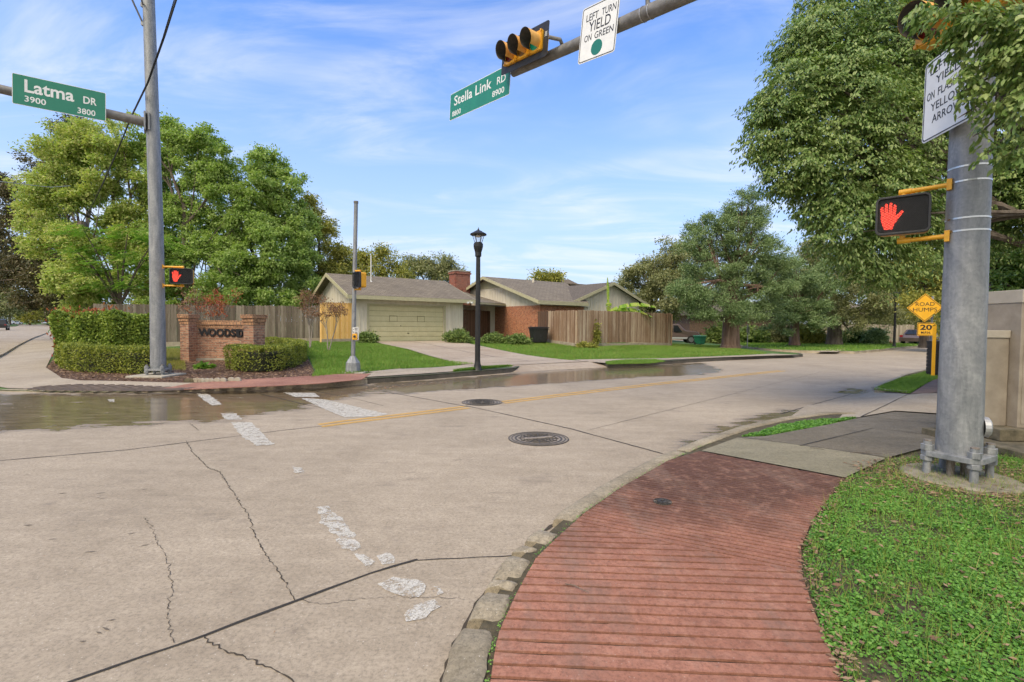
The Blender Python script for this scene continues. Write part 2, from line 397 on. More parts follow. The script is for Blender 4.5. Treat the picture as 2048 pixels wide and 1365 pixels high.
# road: fine grid near the camera (carries the wetness), coarse outside
def wet_polys():
    W = [([(-150, 786), (200, 788), (400, 785), (640, 777), (735, 770), (790, 778), (700, 797), (600, 816), (500, 836), (380, 846), (150, 856), (-150, 866)], 0.90, 0.45),
         ([(735, 767), (850, 762), (1035, 747), (1120, 740), (1230, 734), (1400, 726), (1445, 741), (1410, 749), (1250, 757), (1100, 768), (950, 778), (800, 788)], 1.05, 0.3),
         ([(1340, 905), (1400, 888), (1480, 862), (1560, 843), (1650, 832), (1720, 822), (1660, 812), (1560, 822), (1470, 846), (1400, 872)], 0.95, 0.30),
         ([(1670, 786), (1735, 792), (1728, 779), (1685, 776)], 0.85, 0.2),
         ([(1600, 770), (1860, 742), (1870, 735), (1700, 760)], 0.30, 0.9),
         ([(40, 700), (110, 672), (60, 690), (0, 713)], 0.8, 0.6), ([(0, 688), (60, 680), (45, 686), (0, 700)], 0.55, 0.8)]
    return [(np.array([gp(*p).xy for p in poly]), s, r) for poly, s, r in W]
def poly_sd(X, Y, P):
    """signed distance, positive inside"""
    d = np.full(X.shape, 1e9); ins = np.zeros(X.shape, bool); n = len(P)
    for i in range(n):
        a = P[i]; b2 = P[(i + 1) % n]; ab = b2 - a
        t = np.clip(((X - a[0]) * ab[0] + (Y - a[1]) * ab[1]) / (ab @ ab), 0, 1)
        d = np.minimum(d, np.hypot(a[0] + ab[0] * t - X, a[1] + ab[1] * t - Y))
        c = (a[1] > Y) != (b2[1] > Y)
        with np.errstate(divide='ignore', invalid='ignore'):
            xi = (b2[0] - a[0]) * (Y - a[1]) / (b2[1] - a[1]) + a[0]
        ins ^= c & (X < xi)
    return np.where(ins, d, -d)
xs = np.concatenate([[-400, -200, -100, -60, -40], np.arange(-28, 34, 0.3), [40, 60, 100, 200, 400]])
ys = np.concatenate([[-40, -10], np.arange(-1, 40, 0.3), [50, 70, 100, 200, 400, 700]])
GX, GY = np.meshgrid(xs, ys); nx, ny = len(xs), len(ys)
wetv = np.zeros(GX.shape)
for P, s, r in wet_polys(): wetv = np.maximum(wetv, s * np.clip(0.5 + poly_sd(GX, GY, P) / (2 * r), 0, 1))
V = np.stack([GX.ravel(), GY.ravel(), np.zeros(GX.size)], 1)
ii = (np.arange(ny - 1)[:, None] * nx + np.arange(nx - 1)[None]).ravel()
road = np_mesh('road', V, np.stack([ii, ii + 1, ii + 1 + nx, ii + nx], 1), M_road)
att = road.data.attributes.new('wet', 'FLOAT', 'POINT'); att.data.foreach_set('value', wetv.ravel().astype(np.float32))
tag(road, kind='structure')

def wobble(poly, seg, amp, closed=False):
    o = []; n = len(poly); rng = random.Random(len(poly) * 7 + int(abs(poly[0][0]) * 10))
    for i in range(n if closed else n - 1):
        a, b2 = Vector(poly[i][:2]), Vector(poly[(i + 1) % n][:2]); L = (b2 - a).length; k = max(1, int(L / seg)); d = (b2 - a).normalized(); q = Vector((-d.y, d.x))
        for j in range(k):
            p = a.lerp(b2, j / k)
            if j or closed: p = p + q * rng.gauss(0, amp)
            o.append(p)
    if not closed: o.append(Vector(poly[-1][:2]))
    return o
def strip(name, line, w, mat, z, jit=0.0, parent=road, wj=0.3):
    rng = random.Random(int(w * 1e4) + len(line)); vs = []; fs = []
    for i, p in enumerate(line):
        d = (line[min(i + 1, len(line) - 1)] - line[max(i - 1, 0)]).normalized(); q = Vector((-d.y, d.x)); ww = w * (1 + rng.uniform(-wj, wj)) * 0.5
        vs += [(p.x + q.x * ww, p.y + q.y * ww, z), (p.x - q.x * ww, p.y - q.y * ww, z)]
        if i: k = 2 * i; fs.append((k - 2, k - 1, k + 1, k))
    me = bpy.data.meshes.new(name); me.from_pydata(vs, [], fs); me.materials.append(mat)
    o = bpy.data.objects.new(name, me); COL.objects.link(o); o.parent = parent; RM[o.name] = Matrix.Identity(4)
    return o
def xy(*a): return [gp(x, y).xy for x, y in a]
for L, wd in (((( -60, 1450), (140, 1365), (410, 1272), (600, 1200), (740, 1148), (835, 1120)), 0.020),
              (((835, 1122), (1042, 1111)), 0.009), (((-200, 945), (0, 922), (250, 901), (560, 862), (690, 848)), 0.016),
              (((690, 848), (930, 818)), 0.010), (((932, 812), (1140, 858), (1325, 908)), 0.026), (((600, 777), (700, 796), (766, 812)), 0.014),
              (((766, 783), (935, 814)), 0.024), (((500, 783), (620, 812), (700, 826)), 0.018), (((1560, 829), (1650, 803), (1700, 790)), 0.02),
              (((1180, 860), (1420, 800), (1640, 745)), 0.008), (((1000, 806), (1130, 788), (1560, 728)), 0.008)):
    strip('joint', wobble(xy(*L), 0.12, 0.0035), wd, M_joint, 0.004)
for L, wd in ((((372, 882), (385, 905), (400, 920), (418, 937), (440, 945), (455, 970), (470, 990), (482, 1012), (497, 1030), (505, 1060), (520, 1090), (540, 1120), (560, 1150), (590, 1202)), 0.006),
              (((288, 1035), (303, 1052), (312, 1078), (330, 1110), (340, 1150), (346, 1182), (334, 1218), (338, 1250), (348, 1287)), 0.003),
              (((410, 1272), (425, 1292), (438, 1298), (490, 1315), (530, 1335), (570, 1352), (610, 1380)), 0.007),
              (((600, 1200), (640, 1210), (700, 1202), (760, 1196), (860, 1196), (930, 1200)), 0.0025),
              (((380, 848), (398, 862)), 0.008)):
    strip('crack', wobble(xy(*L), 0.022, 0.006), wd, M_crack, 0.004, wj=0.8)

# road paint, worn
def paintmat(name, c, cover):
    m, nt, b = newmat(name); v = obco(nt)
    b.inputs['Base Color'].default_value = c4(c); b.inputs['Roughness'].default_value = 0.7
    vo = nd(nt, 'ShaderNodeTexVoronoi', {'Vector': v, 'Scale': 62.0}, feature='DISTANCE_TO_EDGE')
    a = nd(nt, 'ShaderNodeMath', {0: vo.outputs['Distance'], 1: 0.035}, operation='GREATER_THAN').outputs[0]
    n = nd(nt, 'ShaderNodeMapRange', {0: noise(nt, v, 14, 7, 0.85), 1: cover - .05, 2: cover + .07, 3: 0.0, 4: 0.9}).outputs[0]
    nt.links.new(nd(nt, 'ShaderNodeMath', {0: a, 1: n}, operation='MULTIPLY').outputs[0], b.inputs['Alpha'])
    return m
M_white = paintmat('worn_white_paint', (0.60, 0.57, 0.51), 0.46); M_whites = paintmat('solid_white_paint', (0.58, 0.55, 0.49), 0.43)
M_yel = paintmat('worn_yellow_paint', (0.62, 0.36, 0.075), 0.34)
for i, P in enumerate([((632, 1015), (655, 1013), (690, 1045), (712, 1072), (700, 1082), (668, 1072), (640, 1042)), ((672, 1076), (712, 1080), (722, 1096), (705, 1105), (680, 1092)),
          ((708, 1108), (725, 1112), (748, 1125), (735, 1138), (722, 1125)), ((752, 1112), (775, 1107), (792, 1118), (788, 1128), (765, 1131)),
          ((757, 1172), (785, 1158), (842, 1163), (850, 1185), (838, 1196), (805, 1194), (766, 1183)), ((808, 1222), (868, 1201), (878, 1213), (850, 1238), (815, 1245)),
          ((866, 1176), (876, 1175), (888, 1190), (878, 1192)), ((462, 846), (502, 846), (547, 890), (512, 893), (475, 866)), ((441, 828), (472, 828), (484, 840), (452, 841)),
          ((393, 788), (416, 789), (445, 810), (425, 812), (405, 800)), ((568, 786), (628, 787), (640, 795), (590, 795)),
          ((600, 797), (650, 800), (712, 815), (775, 829), (758, 834), (690, 836), (655, 822)), ((215, 800), (230, 799), (228, 805), (217, 804)), ((585, 935), (605, 938), (608, 948), (590, 948))]):
    sheet('crosswalk_paint', wobble(xy(*P), 0.05, 0.012, True), M_whites if i in (7, 8, 9, 10, 11) else M_white, 0.0, 0.005 + i * 0.0003, parent=road)
for off in (-0.1, 0.1):
    for A in (((640, 852), (690, 845), (800, 832), (934, 815)), ((1003, 806), (1130, 790), (1300, 770), (1565, 742))):
        P = xy(*A); Q = [p + Vector(UN.xy) * off for p in P]; vv = []
        w_ = 0.055
        sheet('lane_line', wobble([q + Vector(UN.xy) * w_ for q in Q] + [q - Vector(UN.xy) * w_ for q in reversed(Q)], 0.3, 0.004, True), M_yel, 0.0, 0.0045, parent=road)

# ------------------------------------------------------------------ far corner block
M_turf2 = pm('corner_lawn_soil', (0.03, 0.09, 0.012), (0.10, 0.17, 0.03), 1.2, 0.95, bs=0.5, bscale=40)
poly = KB_1 + [tuple(st(9.6, 14.0).xy), tuple(st(13.9, 14.0).xy)] + KB_2 + [(17, 260), (-250, 260)]
blockB = sheet('corner_block_ground', poly, M_turf2, H, 0.0, 1.0, lim=(-26, 22, 9, 62))
def kerb(name, line, w, h, mat, topf, side=1, parent=None, gap=None):
    """swept kerb with a rounded road-side shoulder"""
    vs = []; fs = []; k = 5; line = [Vector((p[0], p[1])) for p in line]
    for i, p in enumerate(line):
        d = (line[min(i + 1, len(line) - 1)] - line[max(i - 1, 0)]).normalized(); q = Vector((-d.y, d.x)) * side; t = topf(p.x, p.y)
        for u, z in ((0.0, -0.04), (0.012, t - 0.03), (0.04, t - 0.002), (w, t), (w, -0.04)): vs.append((p.x + q.x * u, p.y + q.y * u, z))
        if i:
            for j in range(k - 1): a = (i - 1) * k + j; fs.append((a, a + 1, a + 1 + k, a + k))
    n = len(line) - 1; fs += [tuple(range(k)), tuple(n * k + j for j in reversed(range(k)))]
    m = MB().add(vs, fs); o = m.build(name, mat, parent, smooth=True)
    if parent is None: o['kind'] = 'structure'
    return o
def kt(x, y): return 0.035 + 0.115 * ss(x, -8.2, -5.4)
kerb('kerb', wobble([p for p in KB_L if p[0] > -70] + KB_1[len(KB_L):-6], 0.5, 0.004), 0.15, 0.15, M_kerb, lambda x, y: 0.035 + 0.115 * max(ss(x, -8.2, -5.4), ss(-x, 13, 17)))
kerb('kerb', wobble(KB_1[-7:], 0.4, 0.003), 0.15, 0.15, M_kerbd, lambda x, y: 0.15)
kerb('kerb', wobble(KB_2[:-3], 0.4, 0.003), 0.15, 0.15, M_kerbd, lambda x, y: 0.15)
def KBo(i0, i1, o=0.14):
    P = [Vector(p) for p in KB_1[i0:i1]]; r = []
    for i, p in enumerate(P):
        d = (P[min(i + 1, len(P) - 1)] - P[max(i - 1, 0)]).normalized(); r.append(p + Vector((-d.y, d.x)) * o)
    return r
A = lambda *q: [at_H(x, y).xy for x, y in q]
# sidewalk round the corner
inner = A((735, 749), (690, 752), (600, 760), (480, 768), (300, 766), (158, 763), (123, 758), (92, 737), (115, 690), (128, 668), (127, 653))
n1_ = len(KB_L) + 8
sheet('corner_sidewalk', [p for p in KBo(1, n1_)] + inner, M_walk, H, 0.022, 1.0, lim=(-26, 22, 9, 62))
walk_in = [st(8.6, 14.9).xy, st(7.4, 14.55).xy] + A((779, 741), (735, 749))
sheet('sidewalk', KBo(n1_ - 1, n1_ + 2) + A((905, 744), (960, 737), (1030, 733)) + [st(9.6, 13.95).xy, st(9.6, 15.0).xy] + walk_in, M_walk, H, 0.03, 1.0, lim=(-26, 22, 9, 62))
sheet('sidewalk', [st(13.9, 14.0).xy] + A((1215, 728), (1300, 722.5), (1420, 717), (1540, 712.5), (1600, 711), (1545, 708.5), (1480, 712), (1330, 718)) + [st(14.2, 15.1).xy], M_walk, H, 0.024, 1.0, lim=(-26, 22, 9, 62))
drive = sheet('driveway', [st(9.3, 13.9).xy, st(13.9, 13.9).xy, st(13.6, 15.0).xy, st(13.9, 18).xy, st(14.6, 23).xy, st(15.3, 27.9).xy, st(9.9, 27.9).xy, st(9.9, 22).xy, st(9.2, 17).xy, st(8.7, 15.1).xy], M_drive, H, 0.045, 1.0)
ap = [(gp(1030, 745.5), 0.006), (gp(1100, 741), 0.006), (gp(1224, 735), 0.006), (st(14.35, 14.05), 0.19), (st(9.6, 14.0), 0.19)]
MB().add([(p.x, p.y, z) for p, z in ap], [(0, 1, 2, 3, 4)]).build('driveway_apron', M_drive)['kind'] = 'structure'
for a0, b0, a1, b1 in ((9.2, 17.5, 13.9, 17.6), (9.9, 22, 14.5, 22.2), (8.7, 15.05, 14, 15.05), (11.8, 15, 12.3, 27.8)):
    ln = wobble([st(a0, b0).xy, st(a1, b1).xy], 0.6, 0.004)
    j = strip('joint', ln, 0.03, M_joint, 0.0, parent=drive)
    for v_ in j.data.vertices: v_.co.z = H(v_.co.x, v_.co.y) + 0.055
MB().add([(p.x, p.y, H(p.x, p.y) + 0.035) for p in [at_H(*q) for q in ((735, 746), (800, 739.5), (822, 743), (770, 749))]], [(0, 1, 2, 3)]).build('utility_slab', M_walk)['kind'] = 'structure'
# mulch bed
sheet('mulch_bed', A((158, 763), (300, 766), (480, 768), (560, 763), (618, 758), (630, 745), (618, 720), (560, 690), (300, 700), (170, 715), (112, 712), (92, 737), (123, 758)), M_mulch, H, 0.012, 1.0, lim=(-26, 22, 9, 62))

# ------------------------------------------------------------------ near corner: kerb, ribbed ramp, sidewalk, clover
def fake(x, y, z=0.0): return gp(x, y, z).xy
KN = [gp(x, y).xy for x, y in ((900, 1330), (915, 1290), (960, 1210), (1010, 1135), (1060, 1090), (1120, 1040), (1200, 987), (1300, 932), (1390, 894), (1480, 863), (1560, 845), (1640, 834), (1700, 833))]
ext = [Vector((-0.62, -0.5)), Vector((-0.55, 0.6)), Vector((-0.42, 1.3)), Vector((-0.30, 1.9))]
KN = ext + KN
def offline(L, o):
    L = [Vector(p) for p in L]; r = []
    for i, p in enumerate(L):
        d = (L[min(i + 1, len(L) - 1)] - L[max(i - 1, 0)]).normalized(); r.append(p + Vector((d.y, -d.x)) * o)
    return r
def resample(L, seg):
    o = [];
    for i in range(len(L) - 1):
        a, b2 = Vector(L[i]), Vector(L[i + 1]); k = max(1, int((b2 - a).length / seg)); o += [a.lerp(b2, j / k) for j in range(k)]
    return o + [Vector(L[-1])]
ZN = 0.11
KR = resample(KN, 0.05)
cum = [0]
for i in range(1, len(KR)): cum.append(cum[-1] + (KR[i] - KR[i - 1]).length)
i_gap = min(range(len(KR)), key=lambda i: (KR[i] - gp(1085, 1068).xy).length); s_gap = cum[i_gap]
cuts = [0, s_gap - 2.4, s_gap - 1.35, s_gap - 1.02, s_gap - 0.86, s_gap - 0.52, s_gap - 0.36, s_gap - 0.05, s_gap + 0.14, s_gap + 2.9, cum[-1] + 1]
rng = random.Random(5)
def kerbpiece(seg, wob, z):
    k = 9; vs = []; fs = []; n = len(seg)
    for i, p in enumerate(seg):
        d = (seg[min(i + 1, n - 1)] - seg[max(i - 1, 0)]).normalized(); q = Vector((d.y, -d.x)); e = min(i, n - 1 - i); dr = 0.022 if e == 0 else (0.006 if e == 1 else 0)
        for u, zz in ((0.0, -0.05), (0.004, z - 0.055), (0.016, z - 0.022), (0.04, z - 0.004), (0.09, z), (0.14, z), (0.17, z - 0.004), (0.188, z - 0.018), (0.19, -0.05)):
            j = rng.gauss(0, wob) if zz > 0 else 0
            vs.append((p.x + q.x * (u + j) + d.x * rng.gauss(0, wob * .6), p.y + q.y * (u + j), zz - (dr if zz > 0 else 0) + (rng.gauss(0, wob) if zz > 0 else 0)))
        if i:
            for j in range(k - 1): a = (i - 1) * k + j; fs.append((a, a + 1, a + 1 + k, a + k))
    fs += [tuple(range(k)), tuple((n - 1) * k + j for j in reversed(range(k)))]
    return vs, fs
M_kerbn = concrete('near_kerb_concrete', (0.20, 0.165, 0.11), (0.44, 0.37, 0.265), 3.5, 1.0)[0]
nk = tag(bpy.data.objects.new('near_kerb', None), kind='structure'); COL.objects.link(nk); RM[nk.name] = Matrix.Identity(4)
for ci in range(len(cuts) - 1):
    if ci == 7: continue
    seg = [KR[i] for i in range(len(KR)) if cuts[ci] + 0.012 <= cum[i] <= cuts[ci + 1] - 0.012]
    if len(seg) < 2: continue
    brk = 0 < ci < 7
    sh = Vector((rng.uniform(-.02, .02), rng.uniform(-.015, .015))) if brk else Vector((0, 0))
    vs, fs = kerbpiece([p + sh for p in seg], 0.004 if brk else 0.0016, 0.10 if not brk else 0.10 + rng.uniform(-.014, .008))
    MB().add(vs, fs).build('kerb_stone', M_kerbn, nk, smooth=True)
strip('gutter_line', [p + Vector((rng.gauss(0, .004), rng.gauss(0, .004))) for p in offline(KR, -0.008)], 0.03, M_crack, 0.0045, wj=.6)  # thin dark strip along the foot of the near kerb
# soil under everything on the near corner
NB_in = offline(KN, 0.10)
M_near = pm('clover_soil', (0.045, 0.038, 0.020), (0.12, 0.095, 0.055), 12, 0.95, bs=0.8, bscale=60, bd=0.02)
near_far = [gp(1719, 835, .1).xy, gp(1815, 789, .1).xy, gp(1750, 786).xy, gp(1742, 781).xy, gp(1765, 772).xy, gp(1800, 757).xy, gp(1855, 742).xy, (26, 28.5), (40, 41), (90, 85)]
sheet('near_block_ground', NB_in + near_far + [(160, 85), (160, -30), (-0.6, -30)], M_near, 0.0, 0.075)
M_rib = concrete('ribbed_red_concrete', (0.25, 0.102, 0.064), (0.44, 0.198, 0.130), 1.6, 0.35)[0]
_nt = M_rib.node_tree; _b = _nt.nodes['Principled BSDF']
# dark algae staining on the damp far half, away from the kerb
_v = obco(_nt); _sep = nd(_nt, 'ShaderNodeSeparateXYZ', {0: _v})
_k = nd(_nt, 'ShaderNodeMapRange', {0: nd(_nt, 'ShaderNodeMath', {0: noise(_nt, _v, 1.7, 5, 0.6), 1: 2.6, 2: _sep.outputs[1]}, operation='MULTIPLY_ADD').outputs[0], 1: 4.3, 2: 5.8, 3: 0.0, 4: 0.92}, interpolation_type='SMOOTHSTEP').outputs[0]
_src = _b.inputs['Base Color'].links[0].from_socket
_nt.links.new(mixc(_nt, _k, _src, (0.085, 0.038, 0.025)), _b.inputs['Base Color'])
M_ribf = concrete('far_red_concrete', (0.27, 0.12, 0.085), (0.46, 0.235, 0.165), 2.0, 0.2)[0]
_g = nd(_nt, 'ShaderNodeMapRange', {0: noise(_nt, obco(_nt, (1.6, .5, 1)), 2.2, 6, .7), 1: .48, 2: .68, 3: 0, 4: .65}).outputs[0]
_l = _b.inputs['Base Color'].links[0].from_socket; _nt.links.new(mixc(_nt, _g, _l, (0.20, 0.125, 0.095)), _b.inputs['Base Color'])
_g2 = nd(_nt, 'ShaderNodeMapRange', {0: noise(_nt, _v, 9, 6, .75), 1: .5, 2: .7, 3: 0, 4: .4}).outputs[0]
_l = _b.inputs['Base Color'].links[0].from_socket; _nt.links.new(mixc(_nt, _g2, _l, (0.50, 0.27, 0.19)), _b.inputs['Base Color'])
M_groove = flat('groove_dirt', (0.035, 0.020, 0.013), 0.95)
ZB = 0.10
E = lambda x, y: gp(x, y, ZB).xy
left_edge = offline(KN, 0.215)
i0 = 3; 
le = [p for p in left_edge if p.y < gp(1400, 900, ZB).y - 0.02]
rt = [E(1690, 958), E(1655, 1000), E(1622, 1045), E(1602, 1095), E(1604, 1150), E(1628, 1222), E(1664, 1310), E(1700, 1400), Vector((1.62, 1.4)), Vector((2.0, 0.6)), Vector((2.4, -0.5))]
outline = le + [E(1400, 903)] + rt
def ribs(name, poly, ang, pitch, gap, z, h, mat, keep=None, jit=0.002, parent=None, kind='structure', zf=None):
    """raised ribs: the polygon cut by grooves running at ang (degrees)"""
    poly = [Vector((p[0], p[1], 0)) for p in poly]; d = Vector((math.cos(R(ang)), math.sin(R(ang)), 0)); q = Vector((-d.y, d.x, 0))
    bm = bmesh.new(); vs = [bm.verts.new(p) for p in poly]
    for t in tessellate_polygon([poly]):
        try: bm.faces.new([vs[i] for i in t])
        except ValueError: pass
    bmesh.ops.remove_doubles(bm, verts=bm.verts, dist=1e-5)
    if keep:
        for co, no in keep:
            g = bm.verts[:] + bm.edges[:] + bm.faces[:]
            bmesh.ops.bisect_plane(bm, geom=g, dist=1e-6, plane_co=(co[0], co[1], 0), plane_no=(no[0], no[1], 0), clear_outer=True)
    if not bm.faces: bm.free(); return
    ts = [v.co.dot(q) for v in bm.verts]; lo, hi = min(ts), max(ts); k = math.floor(lo / pitch)
    while k * pitch < hi + pitch:
        for t in (k * pitch, k * pitch + gap):
            bmesh.ops.bisect_plane(bm, geom=bm.verts[:] + bm.edges[:] + bm.faces[:], dist=1e-6, plane_co=q * t, plane_no=q)
        k += 1
    us = [v.co.dot(d) for v in bm.verts]; u = min(us) + 0.12
    while u < max(us):
        bmesh.ops.bisect_plane(bm, geom=bm.verts[:] + bm.edges[:] + bm.faces[:], dist=1e-6, plane_co=d * u, plane_no=d); u += 0.16 if pitch < 0.2 and zf is None else 50
    kill = [f for f in bm.faces if ((f.calc_center_median().dot(q) / pitch) % 1.0) * pitch < gap]
    bmesh.ops.delete(bm, geom=kill, context='FACES')
    bmesh.ops.remove_doubles(bm, verts=bm.verts, dist=1e-4)
    rg = random.Random(3)
    for v in bm.verts:
        v.co += q * rg.gauss(0, jit); v.co.z = (zf(v.co.x, v.co.y) if zf else 0) + z
    r = bmesh.ops.extrude_face_region(bm, geom=bm.faces[:])
    for e in r['geom']:
        if isinstance(e, bmesh.types.BMVert): e.co.z += h + rg.gauss(0, jit * 0.3)
    bmesh.ops.recalc_face_normals(bm, faces=bm.faces)
    me = bpy.data.meshes.new(name); bm.to_mesh(me); bm.free(); me.materials.append(mat)
    o = bpy.data.objects.new(name, me); COL.objects.link(o); RM[o.name] = Matrix.Identity(4)
    if parent: o.parent = parent
    elif kind: o['kind'] = kind
    return o
ramp_ob = sheet('ribbed_ramp', outline, M_groove, 0.0, ZB - 0.009)
z1a, z1b = E(1130, 1040), E(1610, 1150)      # seam low/mid
z2a, z2b = E(1240, 975), E(1640, 1050)
def side(a, b2): d = (b2 - a).normalized(); return Vector((-d.y, d.x))
s1 = side(z1a, z1b); s2 = side(z2a, z2b)
a1 = math.degrees(math.atan2((z2b - z2a).y, (z2b - z2a).x))
ribs('rib', outline, -3.0, 0.084, 0.019, ZB - 0.009, 0.012, M_rib, keep=[(z1a, s1)], parent=ramp_ob)
ribs('rib', outline, math.degrees(math.atan2((z1b - z1a).y, (z1b - z1a).x)) + 4, 0.062, 0.017, ZB - 0.009, 0.012, M_rib, keep=[(z1a, -s1), (z2a, s2)], parent=ramp_ob)
ribs('rib', outline, a1 + 3, 0.058, 0.016, ZB - 0.009, 0.012, M_rib, keep=[(z2a, -s2)], parent=ramp_ob)
# ribbed ramps on the far corner
fr = A((312, 781.5), (385, 769.5), (560, 758.5), (690, 750.5), (742, 750), (724, 762), (640, 770.5), (540, 776), (410, 781))
ribs('ribbed_far_ramp', fr, 52, 0.16, 0.03, 0.026, 0.012, M_ribf, jit=0.0, zf=H)
M_cap = pm('ramp_grey_brown', (0.09, 0.07, 0.055), (0.19, 0.14, 0.11), 8, 0.9)
fr2 = A((45, 781), (90, 775), (150, 771.5), (250, 772.5), (395, 777.5), (360, 783), (100, 784))
ribs('ribbed_dark_ramp', fr2, 52, 0.20, 0.09, 0.026, 0.014, M_cap, jit=0.0, zf=H)
# near sidewalk slabs
sheet('near_sidewalk', [E(1403, 902), E(1690, 956), E(1772, 917), E(1745, 912), E(1560, 885), E(1475, 876)], M_walkw, 0.0, ZB + 0.004)
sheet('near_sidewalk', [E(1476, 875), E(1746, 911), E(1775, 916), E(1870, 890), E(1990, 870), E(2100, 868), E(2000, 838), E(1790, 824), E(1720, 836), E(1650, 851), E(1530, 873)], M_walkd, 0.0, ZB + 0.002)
sheet('near_sidewalk', [E(1721, 834), E(1790, 822), E(2000, 835), E(2000, 785), E(1930, 781), E(1815, 790)], M_walk, 0.0, ZB + 0.003)
sheet('near_sidewalk', [E(1822, 788), E(2010, 784), E(1960, 752), E(1885, 747), E(1850, 770)], pm('brown_walk', (0.16, 0.10, 0.075), (0.25, 0.165, 0.125), 3, 0.9), 0.0, ZB + 0.003)
ap2 = [(gp(1570, 842), .005), (gp(1612, 812), .004), (gp(1700, 800), .004), (gp(1742, 783), .006), (gp(1815, 789, ZB), ZB + .001), (gp(1719, 835, ZB), ZB + .001)]
MB().add([(p.x, p.y, z) for p, z in ap2], [(0, 1, 2, 3, 4, 5)]).build('near_apron', M_walk)['kind'] = 'structure'
kerb('kerb', resample([gp(1870, 738).xy, gp(1855, 742).xy, gp(1800, 757).xy, gp(1765, 772).xy, gp(1742, 781).xy, gp(1748, 787).xy, gp(1812, 793).xy], 0.3), 0.14, 0.12, M_kerb, lambda x, y: 0.12 if y < 100 else 0, side=1)
kerb('kerb', resample([(90, 85), (40, 41), (26, 28.5), gp(1870, 738).xy], 1.5), 0.14, 0.12, M_kerb, lambda x, y: 0.12)
for L in (((1722, 835), (1815, 790)), ((1721, 834.5), (1870, 848), (2000, 862)), ((1476, 875), (1746, 911)), ((1600, 893), (1745, 858), (1870, 872))):
    ln = wobble([gp(x, y, ZB).xy for x, y in L], 0.2, 0.004); strip('joint', ln, 0.013, M_joint, ZB + 0.010, parent=ramp_ob)

# ------------------------------------------------------------------ block beyond the side street, and across the main road
K3 = [gp(x, y).xy for x, y in ((1440, 686.5), (1500, 699), (1545, 703.5), (1604, 706), (1632, 706.5), (1674, 707), (1709, 708), (1762, 703.5), (1788, 700), (1850, 694))]
K3 = [Vector((19, 75))] + K3 + [Vector((70, 68)), Vector((120, 108))]
sheet('street_corner_ground', K3 + [Vector((300, 400)), Vector((20, 400))], M_turf2, 0.0, 0.13)
kerb('kerb', resample(K3, 1.0), 0.15, 0.15, M_kerb, lambda x, y: 0.15)
sheet('garden_path', [gp(1631, 703.8, .14).xy, gp(1674, 704.3, .14).xy, gp(1694, 698, .14).xy, gp(1660, 698, .14).xy], M_walk, 0.0, 0.145)
far_d = [gp(-30, 656).xy, gp(30, 653.5).xy, gp(38, 651).xy, gp(20, 649).xy, gp(-40, 649).xy]
sheet('median_grass', far_d, M_turf2, 0.0, 0.1)
sheet('far_verge', [(-260, 205), (-190, 190), (-180, 250), (-400, 400), (-600, 300)], M_turf2, 0.0, 0.08)

# blotches, scrapes and stains on the slabs
_rg = random.Random(31)
M_stain = flat('oil_stain', (0.13, 0.105, 0.08), 0.8)
for k in range(46):
    px, py = _rg.uniform(20, 900), _rg.uniform(900, 1350)
    if px > 1500 - py: continue
    c = gp(px, py).xy; a = R(20 + _rg.gauss(0, 14)); L = _rg.uniform(.01, .045); d = Vector((math.cos(a), math.sin(a))); q = Vector((-d.y, d.x)) * _rg.uniform(.08, .3)
    sheet('scrape', wobble([c - d * L, c + q * L, c + d * L, c - q * L * .7], .03, .004, True), M_stain, 0.0, 0.003, parent=road)
# ------------------------------------------------------------------ street furniture
def galv(name, a, b_, c_):
    m, nt, b = newmat(name); v = obco(nt); vo = nd(nt, 'ShaderNodeTexVoronoi', {'Vector': v, 'Scale': 42.0}); sp = nd(nt, 'ShaderNodeSeparateColor', {0: vo.outputs['Color']}).outputs[0]
    n = noise(nt, obco(nt, (1, 1, .3)), 4.5, 6, .7, 1.0); n2 = noise(nt, obco(nt, (1, 1, .06)), 30, 4, .7)
    f = nd(nt, 'ShaderNodeMath', {0: n, 1: .74, 2: nd(nt, 'ShaderNodeMath', {0: sp, 1: .08, 2: nd(nt, 'ShaderNodeMath', {0: n2, 1: .20}, operation='MULTIPLY').outputs[0]}, operation='MULTIPLY_ADD').outputs[0]}, operation='MULTIPLY_ADD').outputs[0]
    nt.links.new(ramp(nt, f, [(.36, a), (.52, b_), (.68, c_)]), b.inputs['Base Color']); b.inputs['Metallic'].default_value = .35
    nt.links.new(nd(nt, 'ShaderNodeMapRange', {0: f, 1: .3, 2: .7, 3: .42, 4: .68}).outputs[0], b.inputs['Roughness']); bump(nt, b, n2, .05, .01); return m
M_galv = galv('galvanised_steel', (0.16, 0.17, 0.185), (0.26, 0.268, 0.28), (0.38, 0.385, 0.39))
M_galvd = pm('weathered_arm', (0.13, 0.125, 0.12), (0.25, 0.24, 0.23), 7, 0.6, 0.3, 0.05, 40)
M_alu = pm('aluminium', (0.33, 0.33, 0.34), (0.47, 0.47, 0.48), 10, 0.45, 0.5, 0.1, 40)
M_steelband = flat('steel_band', (0.55, 0.55, 0.54), 0.28, 1.0)
M_ywl = pm('yellow_enamel', (0.62, 0.30, 0.015), (0.78, 0.40, 0.025), 20, 0.42, 0, 0.05, 60)
M_blackp = pm('black_plastic', (0.012, 0.012, 0.013), (0.03, 0.03, 0.032), 20, 0.5, 0, 0.1, 80)
M_blackm = pm('black_metal', (0.010, 0.010, 0.011), (0.035, 0.034, 0.033), 14, 0.5, 0.2, 0.1, 60)
M_green = pm('green_sheeting', (0.012, 0.175, 0.115), (0.018, 0.21, 0.135), 3, 0.4, 0, 0)
M_whites2 = pm('white_sheeting', (0.66, 0.67, 0.68), (0.78, 0.79, 0.79), 5, 0.4, 0, 0)
M_signblack = flat('sign_black', (0.018, 0.018, 0.02), 0.5)
